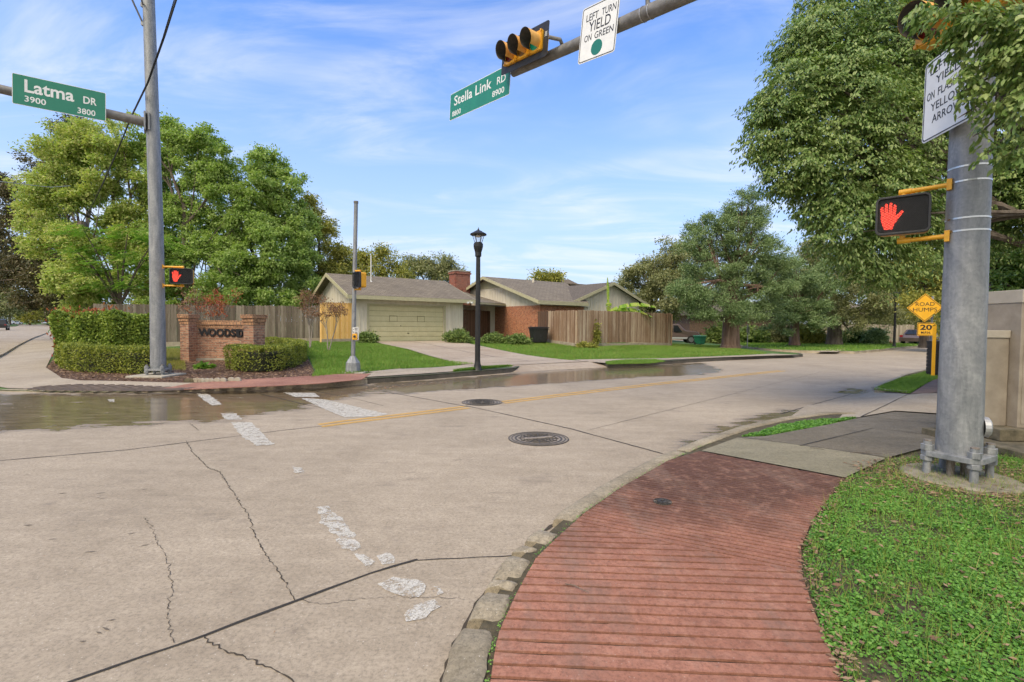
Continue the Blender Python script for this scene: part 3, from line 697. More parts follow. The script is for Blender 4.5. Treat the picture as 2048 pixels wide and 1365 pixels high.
M_signyel = pm('yellow_sheeting', (0.80, 0.40, 0.015), (0.88, 0.47, 0.03), 5, 0.4, 0, 0)
M_bolt = pm('rusty_bolt', (0.16, 0.12, 0.09), (0.34, 0.31, 0.28), 30, 0.6, 0.5, 0.2, 60)
M_padc = pm('pad_concrete', (0.28, 0.25, 0.20), (0.44, 0.40, 0.33), 7, 0.9, bs=0.3, bscale=50)
M_wire = flat('wire_black', (0.02, 0.022, 0.026), 0.6)
UPZ = Vector((0, 0, 1))
def rrect(c, r, u, hw, hh, rad, seg=5):
    c, r, u = Vector(c), Vector(r), Vector(u); o = []
    for sx, sy, a0 in ((1, 1, 0), (-1, 1, 90), (-1, -1, 180), (1, -1, 270)):
        for k in range(seg + 1):
            a = R(a0 + 90 * k / seg); o.append(c + r * (sx * (hw - rad) + rad * math.cos(a)) + u * (sy * (hh - rad) + rad * math.sin(a)))
    return o
def ringplate(m, outer, inner, ext):
    n = len(outer); b = len(m.v); ext = Vector(ext)
    m.v += [tuple(p) for p in outer] + [tuple(p) for p in inner] + [tuple(p + ext) for p in outer] + [tuple(p + ext) for p in inner]
    for i in range(n):
        j = (i + 1) % n
        m.f += [(b + i, b + j, b + n + j, b + n + i), (b + 2 * n + i, b + 3 * n + i, b + 3 * n + j, b + 2 * n + j), (b + i, b + 2 * n + i, b + 2 * n + j, b + j), (b + n + i, b + n + j, b + 3 * n + j, b + 3 * n + i)]
    return m
def hexnut(m, c, r, h, n=6):
    m.lathe(c, [(r, 0), (r, h)], n); return m

# --- manholes
M_iron = pm('cast_iron', (0.035, 0.032, 0.03), (0.10, 0.088, 0.075), 30, 0.65, 0.3, 0.4, 60)
M_ironl = pm('worn_iron', (0.17, 0.14, 0.11), (0.31, 0.26, 0.205), 20, 0.7, 0.0, 0.3, 60)
def manhole(px, py, rad, label, bars=True, z=0.0, name='manhole_cover'):
    p = gp(px, py, z); t = thing(name, label, 'manhole cover', p)
    f = MB(); 
    for ro, ri in ((1.0, .97), (.90, .87), (.79, .73)):
        f._lathe(p, [(rad * ri, .002), (rad * ri, .010), (rad * ro, .010), (rad * ro, .002)], 40, UPZ)
    f.build('frame_ring', M_iron, t)
    MB()._lathe(p, [(rad, .001), (rad, .0052), (0, .0052)], 40, UPZ).build('frame', M_ironl, t)
    c = MB()
    for k in range(5): 
        rr = rad * (.62 - .12 * k); c._lathe(p, [(rr - rad * .022, .004), (rr - rad * .022, .013), (rr, .013), (rr, .004)], 36, UPZ)
    for k in range(12):
        a = 2 * math.pi * k / 12; d = Vector((math.cos(a), math.sin(a), 0)); c.bar(p + d * rad * .15 + UPZ * .008, p + d * rad * .66 + UPZ * .008, .012, .012)
    c.build('lid', M_iron, t)
    if bars: 
        d = Vector((.93, .35, 0)); MB().bar(p - d * rad * .5 + UPZ * .014, p + d * rad * .5 + UPZ * .014, .07, .012).build('lifting_bar', M_ironl, t)
    return t
manhole(1077, 878, 0.425, 'round cast iron manhole cover nearest the curved kerb, with a bar across its rings')
manhole(964, 805.5, 0.415, 'round cast iron manhole cover on the yellow centre line of the road', False)
manhole(1325, 1005, 0.075, 'small round iron lid set in the red ribbed ramp', False, ZB + 0.002, 'valve_lid')

# --- hexagonal/round pole base with plate, bolts
def baseplate(t, c, z, half, rot, bolt_r, pole_r, conduits=True, gap=0.17):
    c = Vector(c); d = Vector((math.cos(rot), math.sin(rot), 0)); q = Vector((-d.y, d.x, 0))
    e = half * .28; poly = []
    for sx, sy in ((1, 1), (-1, 1), (-1, -1), (1, -1)):
        a = (half, half - e) if sx * sy > 0 else (half - e, half); b2 = (half - e, half) if sx * sy > 0 else (half, half - e)
        for u, v_ in (a, b2): poly.append(c + d * (u * sx) + q * (v_ * sy) + UPZ * (z + gap))
    MB().prism(poly, (0, 0, .055)).build('base_plate', M_galv, t, bevel=.006)
    for sx, sy in ((1, 1), (-1, 1), (-1, -1), (1, -1)):
        p = c + d * (bolt_r * sx) + q * (bolt_r * sy)
        b = MB(); hexnut(b, p + UPZ * (z + gap + .055), .058, .06); hexnut(b, p + UPZ * (z + gap - .05), .058, .05)
        b.lathe(p + UPZ * (z - .03), [(.035, 0), (.035, gap + .18)], 10)
        bo = b.build('anchor_bolt', M_galv, t, bevel=.004)
        MB().lathe(p + UPZ * (z + gap + .15), [(.037, 0), (.035, .012)], 10).build('bolt_cap', M_bolt, bo)
    if conduits:
        m = MB()
        for k, (u, v_) in enumerate(((-.02, -.10), (.07, -.03), (-.08, .03), (.04, .07))): m.tube([c + d * u + q * v_ + UPZ * (z - .02), c + d * u + q * v_ + UPZ * (z + gap)], .034, 10)
        m.build('conduit', M_bolt, t)
# --- right hand mast arm pole
P1 = gp(1915, 948, 0.13); P1.z = .13
PT = P1 + Vector((0, 0, 7.6))
ARM_T = Vector((-.02, 10.4, 6.86)); ARM_B = Vector((P1.x, P1.y, 6.12))
def arm_at(px):
    """point on the mast arm seen in column px"""
    k = (px - CX) / FPX * 1.0; lo, hi = 0.0, 1.0
    best = min((abs((p.x / p.y) - k), i) for i, p in ((i, ARM_B.lerp(ARM_T, i / 400)) for i in range(401)))
    return ARM_B.lerp(ARM_T, best[1] / 400)
t1 = thing('mast_arm_pole', 'thick galvanised steel signal pole with anchor bolts on a round pad beside the clover', 'signal pole', P1, 0.0)
MB().tube([P1 + UPZ * .17, P1 + UPZ * 3, PT], [.182, .166, .142], 40).build('shaft', M_galv, t1, smooth=True)
baseplate(t1, P1, 0.0, .245, R(29), .185, .19)
MB().lathe((P1.x + .0, P1.y - .03, .055), [(.48, 0), (.48, .05), (.455, .065)], 48).build('concrete_pad', pm('dirty_pad', (.10, .085, .055), (.33, .29, .22), 5, .95, bs=.5, bscale=45), t1)
sd_ = Vector((.86, -.50, 0)).normalized(); hc = P1 + sd_ * .165 + UPZ * .50
MB()._lathe(hc, [(.10, 0), (.10, .045), (.08, .06), (0, .06)], 20, Vector((.90, -.42, 0)).normalized()).build('hand_hole_cover', M_alu, t1)
al = (ARM_T - ARM_B)
apt = [ARM_B.lerp(ARM_T, k / 6) for k in range(7)]
MB().tube([ARM_B - al.normalized() * .02] + apt[1:], [.135, .128, .12, .112, .104, .097, .09], 24).build('mast_arm', M_galvd, t1, smooth=True)
def band(p, ax, r, w=.02, mat=M_steelband, parent=None):
    ax = Vector(ax).normalized(); return MB()._lathe(Vector(p) - ax * w / 2, [(r - .004, 0), (r, 0), (r, w), (r - .004, w)], 32, ax).build('steel_band', mat, parent)
# detector on arm
dp = arm_at(1283)
td = thing('detector_camera', 'small dark detector camera clamped on top of the overhead mast arm', 'camera', dp)
m = MB(); m.tube([dp + UPZ * .10, dp + UPZ * .30], .035, 10).tube([dp + UPZ * .30, dp + Vector((-.25, -.15, .42))], [.05, .06], 12); m.build('housing', M_galvd, td)
for k in (-.07, .07): band(dp + al.normalized() * k, al, .118, .018, M_alu, td)

def board(root, pl, pr, zb_l, h, zb_r=None, t=.004, face=M_green, edge=M_whites2, bw=.012, inset=0.0, rad=.03, back=M_alu):
    """sign panel from pl to pr (xy), bottom heights zb_l / zb_r; returns centre, r, u, n, w"""
    zb_r = zb_l if zb_r is None else zb_r
    a = Vector((pl[0], pl[1], zb_l)); b = Vector((pr[0], pr[1], zb_r)); r = (b - a); w = r.length; r.normalize(); n = r.cross(UPZ).normalized(); u = n.cross(r) * -1
    u = r.cross(n) * -1 if (r.cross(n) * -1).z > 0 else r.cross(n)
    c = (a + b) / 2 + u * h / 2
    MB().prism(rrect(c - n * t, r, u, w / 2, h / 2, rad), n * t).build('panel', edge, root)
    if inset >= 0:
        o = rrect(c + n * .0005, r, u, w / 2 - inset, h / 2 - inset, max(rad - inset, .004))
        MB().prism(o, n * .0012).build('face', face, root)
    return c, r, u, n, w
# street name sign at the arm tip
def tip_sign():
    a = arm_at(1017); b3 = ARM_B.lerp(ARM_T, 1.0)
    dirv = (ARM_T - ARM_B).normalized(); pr = arm_at(1021) ; 
    # left end of the sign lies beyond the arm tip on the same line
    k = (904 - CX) / FPX; s_ = 0.0; p = pr.copy()
    for i in range(400):
        p = pr + dirv * (i * .01)
        if p.x / p.y <= k: break
    d0 = (gp(0, 0) * 0)
    n = Vector((p.x - pr.x, p.y - pr.y, 0)).cross(UPZ)
    n = -Vector((dirv.y, -dirv.x, 0)).normalized()
    if n.y > 0: n = -n
    off = n * .10
    L = p + off; Rr = pr + off
    return L, Rr
L_, R_ = tip_sign()
ts = thing('street_name_sign', 'green Stella Link street name sign hanging at the tip of the overhead mast arm', 'street sign', L_.lerp(R_, .5))
def z_at(px, py, p): return EYE + (vp(px, py, p.y).z - EYE)
zl = z_at(904, 243, L_); zr = z_at(1018, 189, R_); hh = z_at(904, 191, L_) - zl
c, r, u, n, w_ = board(ts, L_.xy, R_.xy, zl, hh, zr, face=M_green, edge=M_whites2, inset=.012, rad=.04)
nn = n * .003
lettering('Stella Link', ts, c - r * w_ * .10 + u * hh * .17 + nn, r, u, w_ * .64, hh * .36, M_whites2, bold=.012, thick=.0)
lettering('RD', ts, c + r * w_ * .37 + u * hh * .13 + nn, r, u, w_ * .13, hh * .24, M_whites2, bold=.012)
lettering('8800', ts, c - r * w_ * .37 - u * hh * .29 + nn, r, u, w_ * .16, hh * .19, M_whites2, bold=.012)
lettering('8900', ts, c + r * w_ * .33 - u * hh * .25 + nn, r, u, w_ * .18, hh * .20, M_whites2, bold=.012)
# LEFT TURN YIELD ON GREEN
aL, aR = arm_at(1158), arm_at(1231)
dirv = (aR - aL).normalized(); n0 = Vector((dirv.y, -dirv.x, 0)).normalized(); n0 = n0 if n0.y < 0 else -n0
aL2, aR2 = aL + n0 * .13, aR + n0 * .13
ty = thing('turn_sign', 'white sign reading LEFT TURN YIELD ON GREEN on the overhead mast arm', 'traffic sign', aL2.lerp(aR2, .5))
zl = z_at(1158, 131, aL2); zr = z_at(1230, 103, aR2); hy = z_at(1160, 25, aL2) - zl
c, r, u, n, w_ = board(ty, aL2.xy, aR2.xy, zl, hy, zr, face=M_whites2, edge=M_whites2, inset=.012, rad=.05)
m = MB(); ringplate(m, rrect(c + n * .002, r, u, w_ / 2 - .016, hy / 2 - .016, .04), rrect(c + n * .002, r, u, w_ / 2 - .030, hy / 2 - .030, .03), n * .001); m.build('border', M_signblack, ty)
for tx, fx, fy, fw, fh in (('LEFT', -.20, .29, .33, .125), ('TURN', .24, .29, .37, .125), ('YIELD', .02, .115, .58, .18), ('ON', -.27, -.075, .20, .12), ('GREEN', .16, -.075, .50, .12)):
    lettering(tx, ty, c + r * w_ * fx + u * hy * fy + n * .003, r, u, w_ * fw, hy * fh, M_signblack, bold=.008)
m = MB(); m.prism([c + r * (math.cos(a) * .125) + u * (math.sin(a) * .125 - hy * .30) + n * .002 for a in [2 * math.pi * k / 32 for k in range(32)]], n * .001); m.build('green_disc', flat('disc_green', (0.01, 0.16, 0.12), .4), ty)
for q in (-.5, .5): band(aL.lerp(aR, .5 + q * .5), al, .118, .02, M_alu, ty)

# three-lens horizontal traffic signal
M_lensr = flat('red_lens', (0.10, 0.008, 0.006), .25); M_lensy = flat('amber_lens', (0.16, 0.07, 0.01), .25); M_lensg = flat('green_lens', (0.01, 0.30, 0.16), .2)
M_visin = pm('visor_inside', (0.05, 0.045, 0.04), (0.10, 0.09, 0.08), 20, .8)
M_yvis = pm('visor_yellow', (0.66, 0.34, 0.07), (0.80, 0.46, 0.13), 12, .6)
def signal_head(root, c, r, u, n, pitch, lenses, plate=True, vis_len=.27, hr=.158):
    """horizontal traffic signal: housing, back plate, lenses and tunnel visors"""
    k = len(lenses); hw = pitch * k / 2
    b = MB()
    for i in range(k):
        ci = c + r * ((i - (k - 1) / 2) * pitch); b.prism(rrect(ci - n * .16, r, u, pitch / 2 - .006, pitch / 2, .035), n * .17)
        b.prism(rrect(ci + n * .012, r, u, pitch / 2 - .02, pitch / 2 - .014, .03), n * .012)
        for sx in (-1, 1):
            for sy in (-1, 1): b.obox(ci + r * (sx * .155) + u * (sy * .165) + n * .02, r, u, n, .015, .02, .02)
    b.build('housing', M_ywl, root)
    if plate:
        m = MB(); ringplate(m, rrect(c - n * .03, r, u, hw + .13, pitch / 2 + .13, .05), rrect(c - n * .03, r, u, hw - .004, pitch / 2 - .004, .03), n * .006); m.build('back_plate', M_blackm, root)
        m = MB(); 
        for k2 in range(4): m.obox(c - n * .0235 + r * (hw + .06) + u * (.12 - k2 * .022), r, u, n, .035, .004, .001)
        m.build('plate_sticker', M_whites2, root)
    for i, lm in enumerate(lenses):
        ci = c + r * ((i - (k - 1) / 2) * pitch)
        MB()._lathe(ci, [(hr * .95, .022), (hr * .7, .045), (hr * .35, .055), (0, .058)], 24, n).build('lens', lm, root, smooth=True)
        # tunnel visor: cylinder open at the bottom, cut back on a slant
        vo = MB(); vi = MB(); N = 30; base = R(-90 + 38); tot = R(360 - 76)
        for mbd, rr in ((vo, hr), (vi, hr - .004)):
            for q in range(N + 1):
                a = base + tot * q / N; cs, sn = math.cos(a), math.sin(a)
                L = vis_len * (.62 + .38 * (sn * .5 + .5)) + .02
                mbd.v += [tuple(ci + r * (cs * rr) + u * (sn * rr) + n * .022), tuple(ci + r * (cs * rr) + u * (sn * rr) + n * L)]
                if q: mbd.f.append((2 * q - 2, 2 * q - 1, 2 * q + 1, 2 * q))
        v1 = vo.build('visor', M_yvis, root, smooth=True, fix=False); vi.build('visor_lining', M_visin, v1, smooth=True, fix=False)
sl = arm_at(1003); sr_ = arm_at(1108); dirv = (sr_ - sl).normalized(); n0 = Vector((dirv.y, -dirv.x, 0)).normalized(); n0 = n0 if n0.y < 0 else -n0
q0 = sl.lerp(sr_, .5) + n0 * .30
q0.z = z_at(1053, 98, q0); rr_ = (dirv * 1.0).normalized(); uu_ = rr_.cross(n0) * -1; uu_ = uu_ if uu_.z > 0 else -uu_
t3 = thing('traffic_signal', 'yellow three lens traffic signal with black back plate on the overhead mast arm', 'traffic light', q0)
signal_head(t3, q0, rr_, uu_, n0, .37, [M_lensr, M_lensy, M_lensg], vis_len=.30)
m = MB(); pa = arm_at(1085)
m.tube([pa + UPZ * .08, pa + n0 * .12 + UPZ * .22, q0 + dirv * .25 - n0 * .12], .032, 10).build('mount_bracket', M_galvd, t3); m = MB(); m.tube([q0 + dirv * .70 - n0 * .03, q0 + dirv * .82 - n0 * .2 - UPZ * .02, arm_at(1118) + UPZ * .1], .035, 10)
m.build('mount_bracket', M_galvd, t3)

# sign and signal on the right pole
a_ = vp(1843, 290, 5.25); b_ = vp(1946, 232, 4.52); a_.z = a_.z; 
tf = thing('turn_sign', 'white sign reading LEFT TURN YIELD ON FLASHING YELLOW ARROW, half hidden by leaves', 'traffic sign', a_.lerp(b_, .5))
zb = a_.z; hf = vp(1850, 134, 5.25).z - zb
c, r, u, n, w_ = board(tf, a_.xy, b_.xy, zb, hf, zb - .02, face=M_whites2, edge=M_whites2, inset=.010, rad=.05)
m = MB(); ringplate(m, rrect(c + n * .002, r, u, w_ / 2 - .014, hf / 2 - .014, .04), rrect(c + n * .002, r, u, w_ / 2 - .026, hf / 2 - .026, .03), n * .001); m.build('border', M_signblack, tf)
for tx, fx, fy, fw, fh in (('LEFT', -.20, .36, .34, .095), ('TURN', .24, .36, .36, .095), ('YIELD', .0, .215, .50, .10), ('ON', -.34, .055, .16, .10), ('FLASHING', .12, .055, .62, .10), ('YELLOW', .0, -.10, .66, .10), ('ARROW', .0, -.25, .58, .10)):
    lettering(tx, tf, c + r * w_ * fx + u * hf * fy + n * .003, r, u, w_ * fw, hf * fh, M_signblack, bold=.010)
MB().obox((P1.x - .16, P1.y - .05, zb + hf * .5), (1, 0, 0), (0, 1, 0), UPZ, .05, .05, hf * .35).build('mount_bracket', M_galvd, tf)
sg = vp(1893, 42, 4.95); n5 = Vector((-.97, -.22, 0)).normalized(); r5 = Vector((.22, -.97, 0)).normalized()
t5 = thing('traffic_signal', 'yellow traffic signal with dark visor half buried in the leaves above the thick pole', 'traffic light', sg)
signal_head(t5, sg + Vector((.12, -.15, .1)), r5, UPZ, n5, .36, [M_lensr, M_lensy, M_lensg], plate=False, vis_len=.30)
MB().tube([sg + Vector((.25, .0, .1)), Vector((P1.x, P1.y, sg.z + .1))], .035, 10).build('mount_bracket', M_galvd, t5)

# --- pedestrian signals
def handmat(name, strength, sc):
    m, nt, b = newmat(name); v = obco(nt)
    s2 = nd(nt, 'ShaderNodeSeparateXYZ', {0: v})
    e = []
    for sgn in (1, -1):
        a = nd(nt, 'ShaderNodeMath', {0: s2.outputs[1], 1: sgn * 1.1, 2: nd(nt, 'ShaderNodeMath', {0: s2.outputs[2], 1: 1.0}, operation='MULTIPLY').outputs[0]}, operation='MULTIPLY_ADD').outputs[0]
        f = nd(nt, 'ShaderNodeMath', {0: nd(nt, 'ShaderNodeMath', {0: a, 1: sc}, operation='MULTIPLY').outputs[0]}, operation='FRACT').outputs[0]
        e.append(nd(nt, 'ShaderNodeMath', {0: f, 1: 0.30}, operation='GREATER_THAN').outputs[0])
    g = nd(nt, 'ShaderNodeMath', {0: e[0], 1: e[1]}, operation='MULTIPLY').outputs[0]
    col = mixc(nt, g, (0.16, 0.008, 0.006), (1.0, 0.065, 0.035)); nt.links.new(col, b.inputs['Emission Color']); b.inputs['Emission Strength'].default_value = strength
    b.inputs['Base Color'].default_value = (.08, .01, .01, 1)
    return m
M_hand = handmat('hand_led', 2.2, 38); M_hand2 = handmat('hand_led_far', 2.0, 30)
HAND = [(.30, .0), (.68, .0), (.74, .16), (.86, .30), (1.0, .46), (1.16, .60), (1.10, .68), (.98, .62), (.84, .50), (.80, .52), (.82, .70), (.82, .88), (.76, .92), (.70, .88), (.68, .66), (.64, .66), (.64, .96), (.57, 1.02), (.50, .97), (.49, .67), (.45, .67), (.43, .94), (.36, .99), (.30, .94), (.30, .66), (.27, .65), (.22, .86), (.15, .88), (.10, .83), (.13, .60), (.13, .40), (.20, .20)]
def ped_signal(label, c, r, n, w_, h_, arms, lit=True, poleaxis=None, hm=None, mesh=26):
    """housing with rounded rim, egg-crate visor, hand symbol"""
    c, r, n = Vector(c), Vector(r).normalized(), Vector(n).normalized(); u = UPZ
    t = thing('pedestrian_signal', label, 'pedestrian signal', c)
    m = MB(); m.prism(rrect(c - n * .20, r, u, w_ / 2 - .012, h_ / 2 - .012, .05), n * .165); m.build('housing', M_ywl, t, bevel=.012)
    m = MB(); ringplate(m, rrect(c - n * .03, r, u, w_ / 2, h_ / 2, .055), rrect(c - n * .03, r, u, w_ / 2 - .022, h_ / 2 - .022, .035), n * .045); m.build('rim', M_blackp, t, bevel=.004)
    MB().prism(rrect(c - n * .028, r, u, w_ / 2 - .018, h_ / 2 - .018, .035), n * .004).build('face', M_blackp, t)
    if lit:
        hs = h_ * .70
        P = [c + r * ((x - .60) * hs * .66 - w_ * .21) + u * ((y - .5) * hs) - n * .016 for x, y in HAND]
        MB().prism(P, n * .002).build('hand_symbol', hm or M_hand, t)
    g = MB(); k = mesh; W2, H2 = w_ / 2 - .022, h_ / 2 - .022
    for i in range(-k * 2, k * 2):
        x0 = i * (w_ / k)
        for sgn in (1, -1):
            a = Vector((x0 - 4 * H2 * sgn * 0.9 * .25, -H2)); b2 = Vector((x0 + 4 * H2 * sgn * .9 * .25, H2))
            # clip to width
            if abs(b2.x - a.x) > 1e-6:
                ts_ = sorted([(-W2 - a.x) / (b2.x - a.x), (W2 - a.x) / (b2.x - a.x)]); lo, hi = max(0, ts_[0]), min(1, ts_[1])
            else: lo, hi = 0, 1
            if hi - lo < .02: continue
            p, q = a.lerp(b2, lo), a.lerp(b2, hi)
            g.bar(c + r * p.x + u * p.y - n * .001, c + r * q.x + u * q.y - n * .001, .0020, .007, up=n)
    g.build('visor_grid', M_blackp, t)
    for z_, pe in arms:
        m = MB(); top = c + u * (z_) - n * .10; elbow = top
        m.tube([c + u * (z_ * .80) - n * .10, elbow], .026, 12)
        m.tube([elbow - Vector((pe[0] - elbow.x, pe[1] - elbow.y, 0)).normalized() * .03, Vector((pe[0], pe[1], elbow.z))], .024, 12)
        e3 = Vector((pe[0], pe[1], elbow.z)); dd = (e3 - elbow).normalized(); m.obox(e3 + dd * .0, dd, Vector((-dd.y, dd.x, 0)), u, .02, .035, .055)
        m.tube([elbow - dd * .04, elbow + dd * .07], .031, 12)
        m.build('bracket_arm', M_ywl, t, smooth=True)
    return t
e0 = vp(1750, 470, 5.30); e1 = vp(1861, 462, 5.0); cc = (e0 + e1) / 2
z_top = vp(1861, 383, 5.0).z; z_bot = vp(1861, 463, 5.0).z
c = Vector((cc.x, cc.y, (z_top + z_bot) / 2 - .0)); r = Vector((e1.x - e0.x, e1.y - e0.y, 0)); wp = r.length; r.normalize(); n = r.cross(UPZ)
ped_signal('large pedestrian signal showing a red hand on the thick pole near the clover', c, r, n, wp, z_top - z_bot, [(.25, (P1.x - .17, P1.y + .02)), (-.26, (P1.x - .175, P1.y + .02))])
for z_ in (vp(1930, 338, P1.y).z, vp(1930, 367, P1.y).z, vp(1930, 440, P1.y).z, vp(1930, 465, P1.y).z):
    band((P1.x, P1.y, z_), UPZ, .183 - .0055 * (z_ - .13) * 1.0 + .004, .016, M_steelband, t1)
# --- left mast arm pole
P2 = gp(317, 752, 0.16); P2.z = .16
t2 = thing('mast_arm_pole', 'tall galvanised signal pole rising from the mulch beside the box hedge', 'signal pole', P2)
MB().tube([P2 + UPZ * .16, P2 + UPZ * 4, P2 + Vector((-.12, 0, 10.6))], [.180, .160, .13], 32).build('shaft', M_galv, t2, smooth=True)
baseplate(t2, P2, 0.0, .25, R(10), .185, .17, False, gap=.15)
pc = MB(); pc.box(P2.x - .5, P2.x + .45, P2.y - .5, P2.y + .45, 0.0, .20); pc.build('concrete_pad', M_padc, t2, bevel=.02)
za = vp(310, 248, P2.y).z
A0 = Vector((P2.x - .16, P2.y - .08, za)); A1 = vp(-2, 178.5, 11.15); A1.z = A0.z + .0
def solve_h(px, py, z):
    d = ray(px, py); t = (z - EYE) / d.z; return Vector((d.x * t, d.y * t, z))
A1 = solve_h(0, 178.5, za + .10); A2 = A0 + (A1 - A0) * 2.2
MB().tube([A0, A1, A2], [.115, .10, .085], 20).build('mast_arm', M_galvd, t2, smooth=True)
aa = (A1 - A0).normalized()
m = MB(); qd = Vector((-aa.y, aa.x, 0)); m.obox(A0 + aa * .03, aa, qd, UPZ, .02, .17, .24); m.obox(A0 - aa * .06, aa, qd, UPZ, .02, .19, .22)
m.build('arm_flange', M_galv, t2, bevel=.006)
m = MB()
for pyp, px2, py2 in ((51, 262, -5), (14, 282, -5)):
    s0 = Vector((P2.x - .22, P2.y - .05, vp(303, pyp, P2.y).z)); e2 = vp(px2, py2, P2.y - .4); m.tube([s0, s0 + (e2 - s0) * 1.6], .022, 8); m.obox(s0 + Vector((.04, 0, 0)), (1, 0, 0), (0, 1, 0), UPZ, .07, .05, .05)
m.build('lamp_arm_strut', M_galv, t2)
# Latma street sign
sA = solve_h(24, 207, za - .22); sB = solve_h(212, 243.5, za - .24)
tl = thing('street_name_sign', 'green Latma street name sign on the arm of the tall pole beside the hedge', 'street sign', sA.lerp(sB, .5))
n9 = (sB - sA).normalized().cross(UPZ); hl = vp(24, 145, sA.y).z - sA.z
c, r, u, n, w_ = board(tl, sA.xy, sB.xy, sA.z, hl, sB.z, face=M_green, edge=M_whites2, inset=.012, rad=.03)
nn = n * .003
lettering('Latma', tl, c - r * w_ * .115 + u * hl * .16 + nn, r, u, w_ * .52, hl * .42, M_whites2, bold=.022)
lettering('DR', tl, c + r * w_ * .32 + u * hl * .10 + nn, r, u, w_ * .15, hl * .25, M_whites2, bold=.022)
lettering('3900', tl, c - r * w_ * .265 - u * hl * .26 + nn, r, u, w_ * .22, hl * .20, M_whites2, bold=.015)
lettering('3800', tl, c + r * w_ * .28 - u * hl * .30 + nn, r, u, w_ * .20, hl * .20, M_whites2, bold=.015)
cL = vp(363.5, 553, P2.y); 
ped_signal('small pedestrian signal with a lit red hand on the tall pole beside the hedge', (cL.x, cL.y - .02, cL.z), (.93, .36, 0), Vector((.36, -.93, 0)), .53, .42, [(.25, (P2.x + .15, P2.y)), (-.25, (P2.x + .15, P2.y))], hm=M_hand2, mesh=20)
pb = vp(294, 670, P2.y - .2)
tb = thing('push_button', 'narrow yellow push button post behind the tall pole', 'push button', (P2.x - .24, P2.y + .05, pb.z))
MB().obox((P2.x - .22, P2.y + .1, pb.z), (1, 0, 0), (0, 1, 0), UPZ, .012, .05, .24).build('post', M_ywl, tb, bevel=.004)
MB().obox((P2.x - .19, P2.y + .1, pb.z - .02), (1, 0, 0), (0, 1, 0), UPZ, .02, .05, .10).build('button_box', M_blackp, tb)

# --- thin pole by the lawn
P3 = at_H(706, 746); top3 = vp(712, 405, P3.y)
t4 = thing('signal_post', 'slim grey post with flared base standing on the lawn before the garage', 'signal post', P3)
MB().tube([P3 + UPZ * .4, Vector((top3.x, P3.y, top3.z))], [.062, .057], 18).build('shaft', M_galv, t4, smooth=True)
MB().lathe(P3, [(.235, 0), (.225, .05), (.21, .30), (.12, .43), (.075, .50)], 8).build('base', M_galv, t4, bevel=.01)
MB().lathe(Vector((top3.x, P3.y, top3.z)), [(.068, -.03), (.068, .03)], 18).build('cap', M_galvd, t4)
MB().box(P3.x - .38, P3.x + .38, P3.y - .3, P3.y + .3, P3.z - .1, P3.z + .03).build('concrete_pad', M_padc, t4, bevel=.01)
k3 = lambda z: P3.x + (top3.x - P3.x) * (z - P3.z) / (top3.z - P3.z)
cS = vp(713, 560, P3.y - .18)
ped_signal('pedestrian signal with yellow housing seen side on, on the slim post before the garage', (cS.x, cS.y, cS.z), Vector((-.74, .67, 0)) * -1, Vector((-.67, -.74, 0)), .42, .46, [(.27, (k3(cS.z), P3.y - .02)), (-.27, (k3(cS.z), P3.y - .02))], lit=False, mesh=16)
ps = vp(712.5, 668, P3.y - .08)
tq = thing('crossing_sign', 'small white push button instruction sign on the slim post', 'sign', ps)
hs_ = 26 * P3.y / FPX
c, r, u, n, w_ = board(tq, (ps.x - .115, ps.y), (ps.x + .085, ps.y - .03), ps.z - hs_ / 2, hs_, face=M_whites2, edge=M_whites2, inset=.004, rad=.012)
m = MB(); ringplate(m, rrect(c + n * .002, r, u, w_ / 2 - .006, hs_ / 2 - .006, .01), rrect(c + n * .002, r, u, w_ / 2 - .012, hs_ / 2 - .012, .008), n * .001)
for k, (fx, fy, fw, fh) in enumerate([(0, .20, .44, .008), (0, -.03, .44, .008), (0, -.24, .44, .008), (-.28, .33, .05, .05), (-.28, .09, .05, .07), (-.28, -.12, .05, .05), (.1, .40, .26, .022), (.1, .34, .22, .018), (.1, .27, .25, .018), (.1, .13, .24, .018), (.1, .07, .20, .018), (.1, .02, .24, .018), (.1, -.11, .24, .018), (.1, -.17, .2, .018), (0, -.36, .36, .03)]):
    m.obox(c + r * fx * w_ + u * fy * hs_ + n * .003, r, u, n, fw * w_, fh * hs_, .001)
m.build('markings', M_signblack, tq)
pb2 = vp(711, 674, P3.y - .1); pb2 = vp(710, 674, P3.y - .1)
tp = thing('push_button', 'yellow pedestrian push button below the white sign on the slim post', 'push button', pb2)
MB().obox(pb2, (1, 0, 0), (0, 1, 0), UPZ, .075, .04, .09).build('housing', M_ywl, tp, bevel=.015)
MB()._lathe(pb2 + Vector((0, -.04, .01)), [(.035, -.002), (.035, .02), (0, .022)], 16, Vector((0, -1, 0))).build('button', M_blackp, tp)

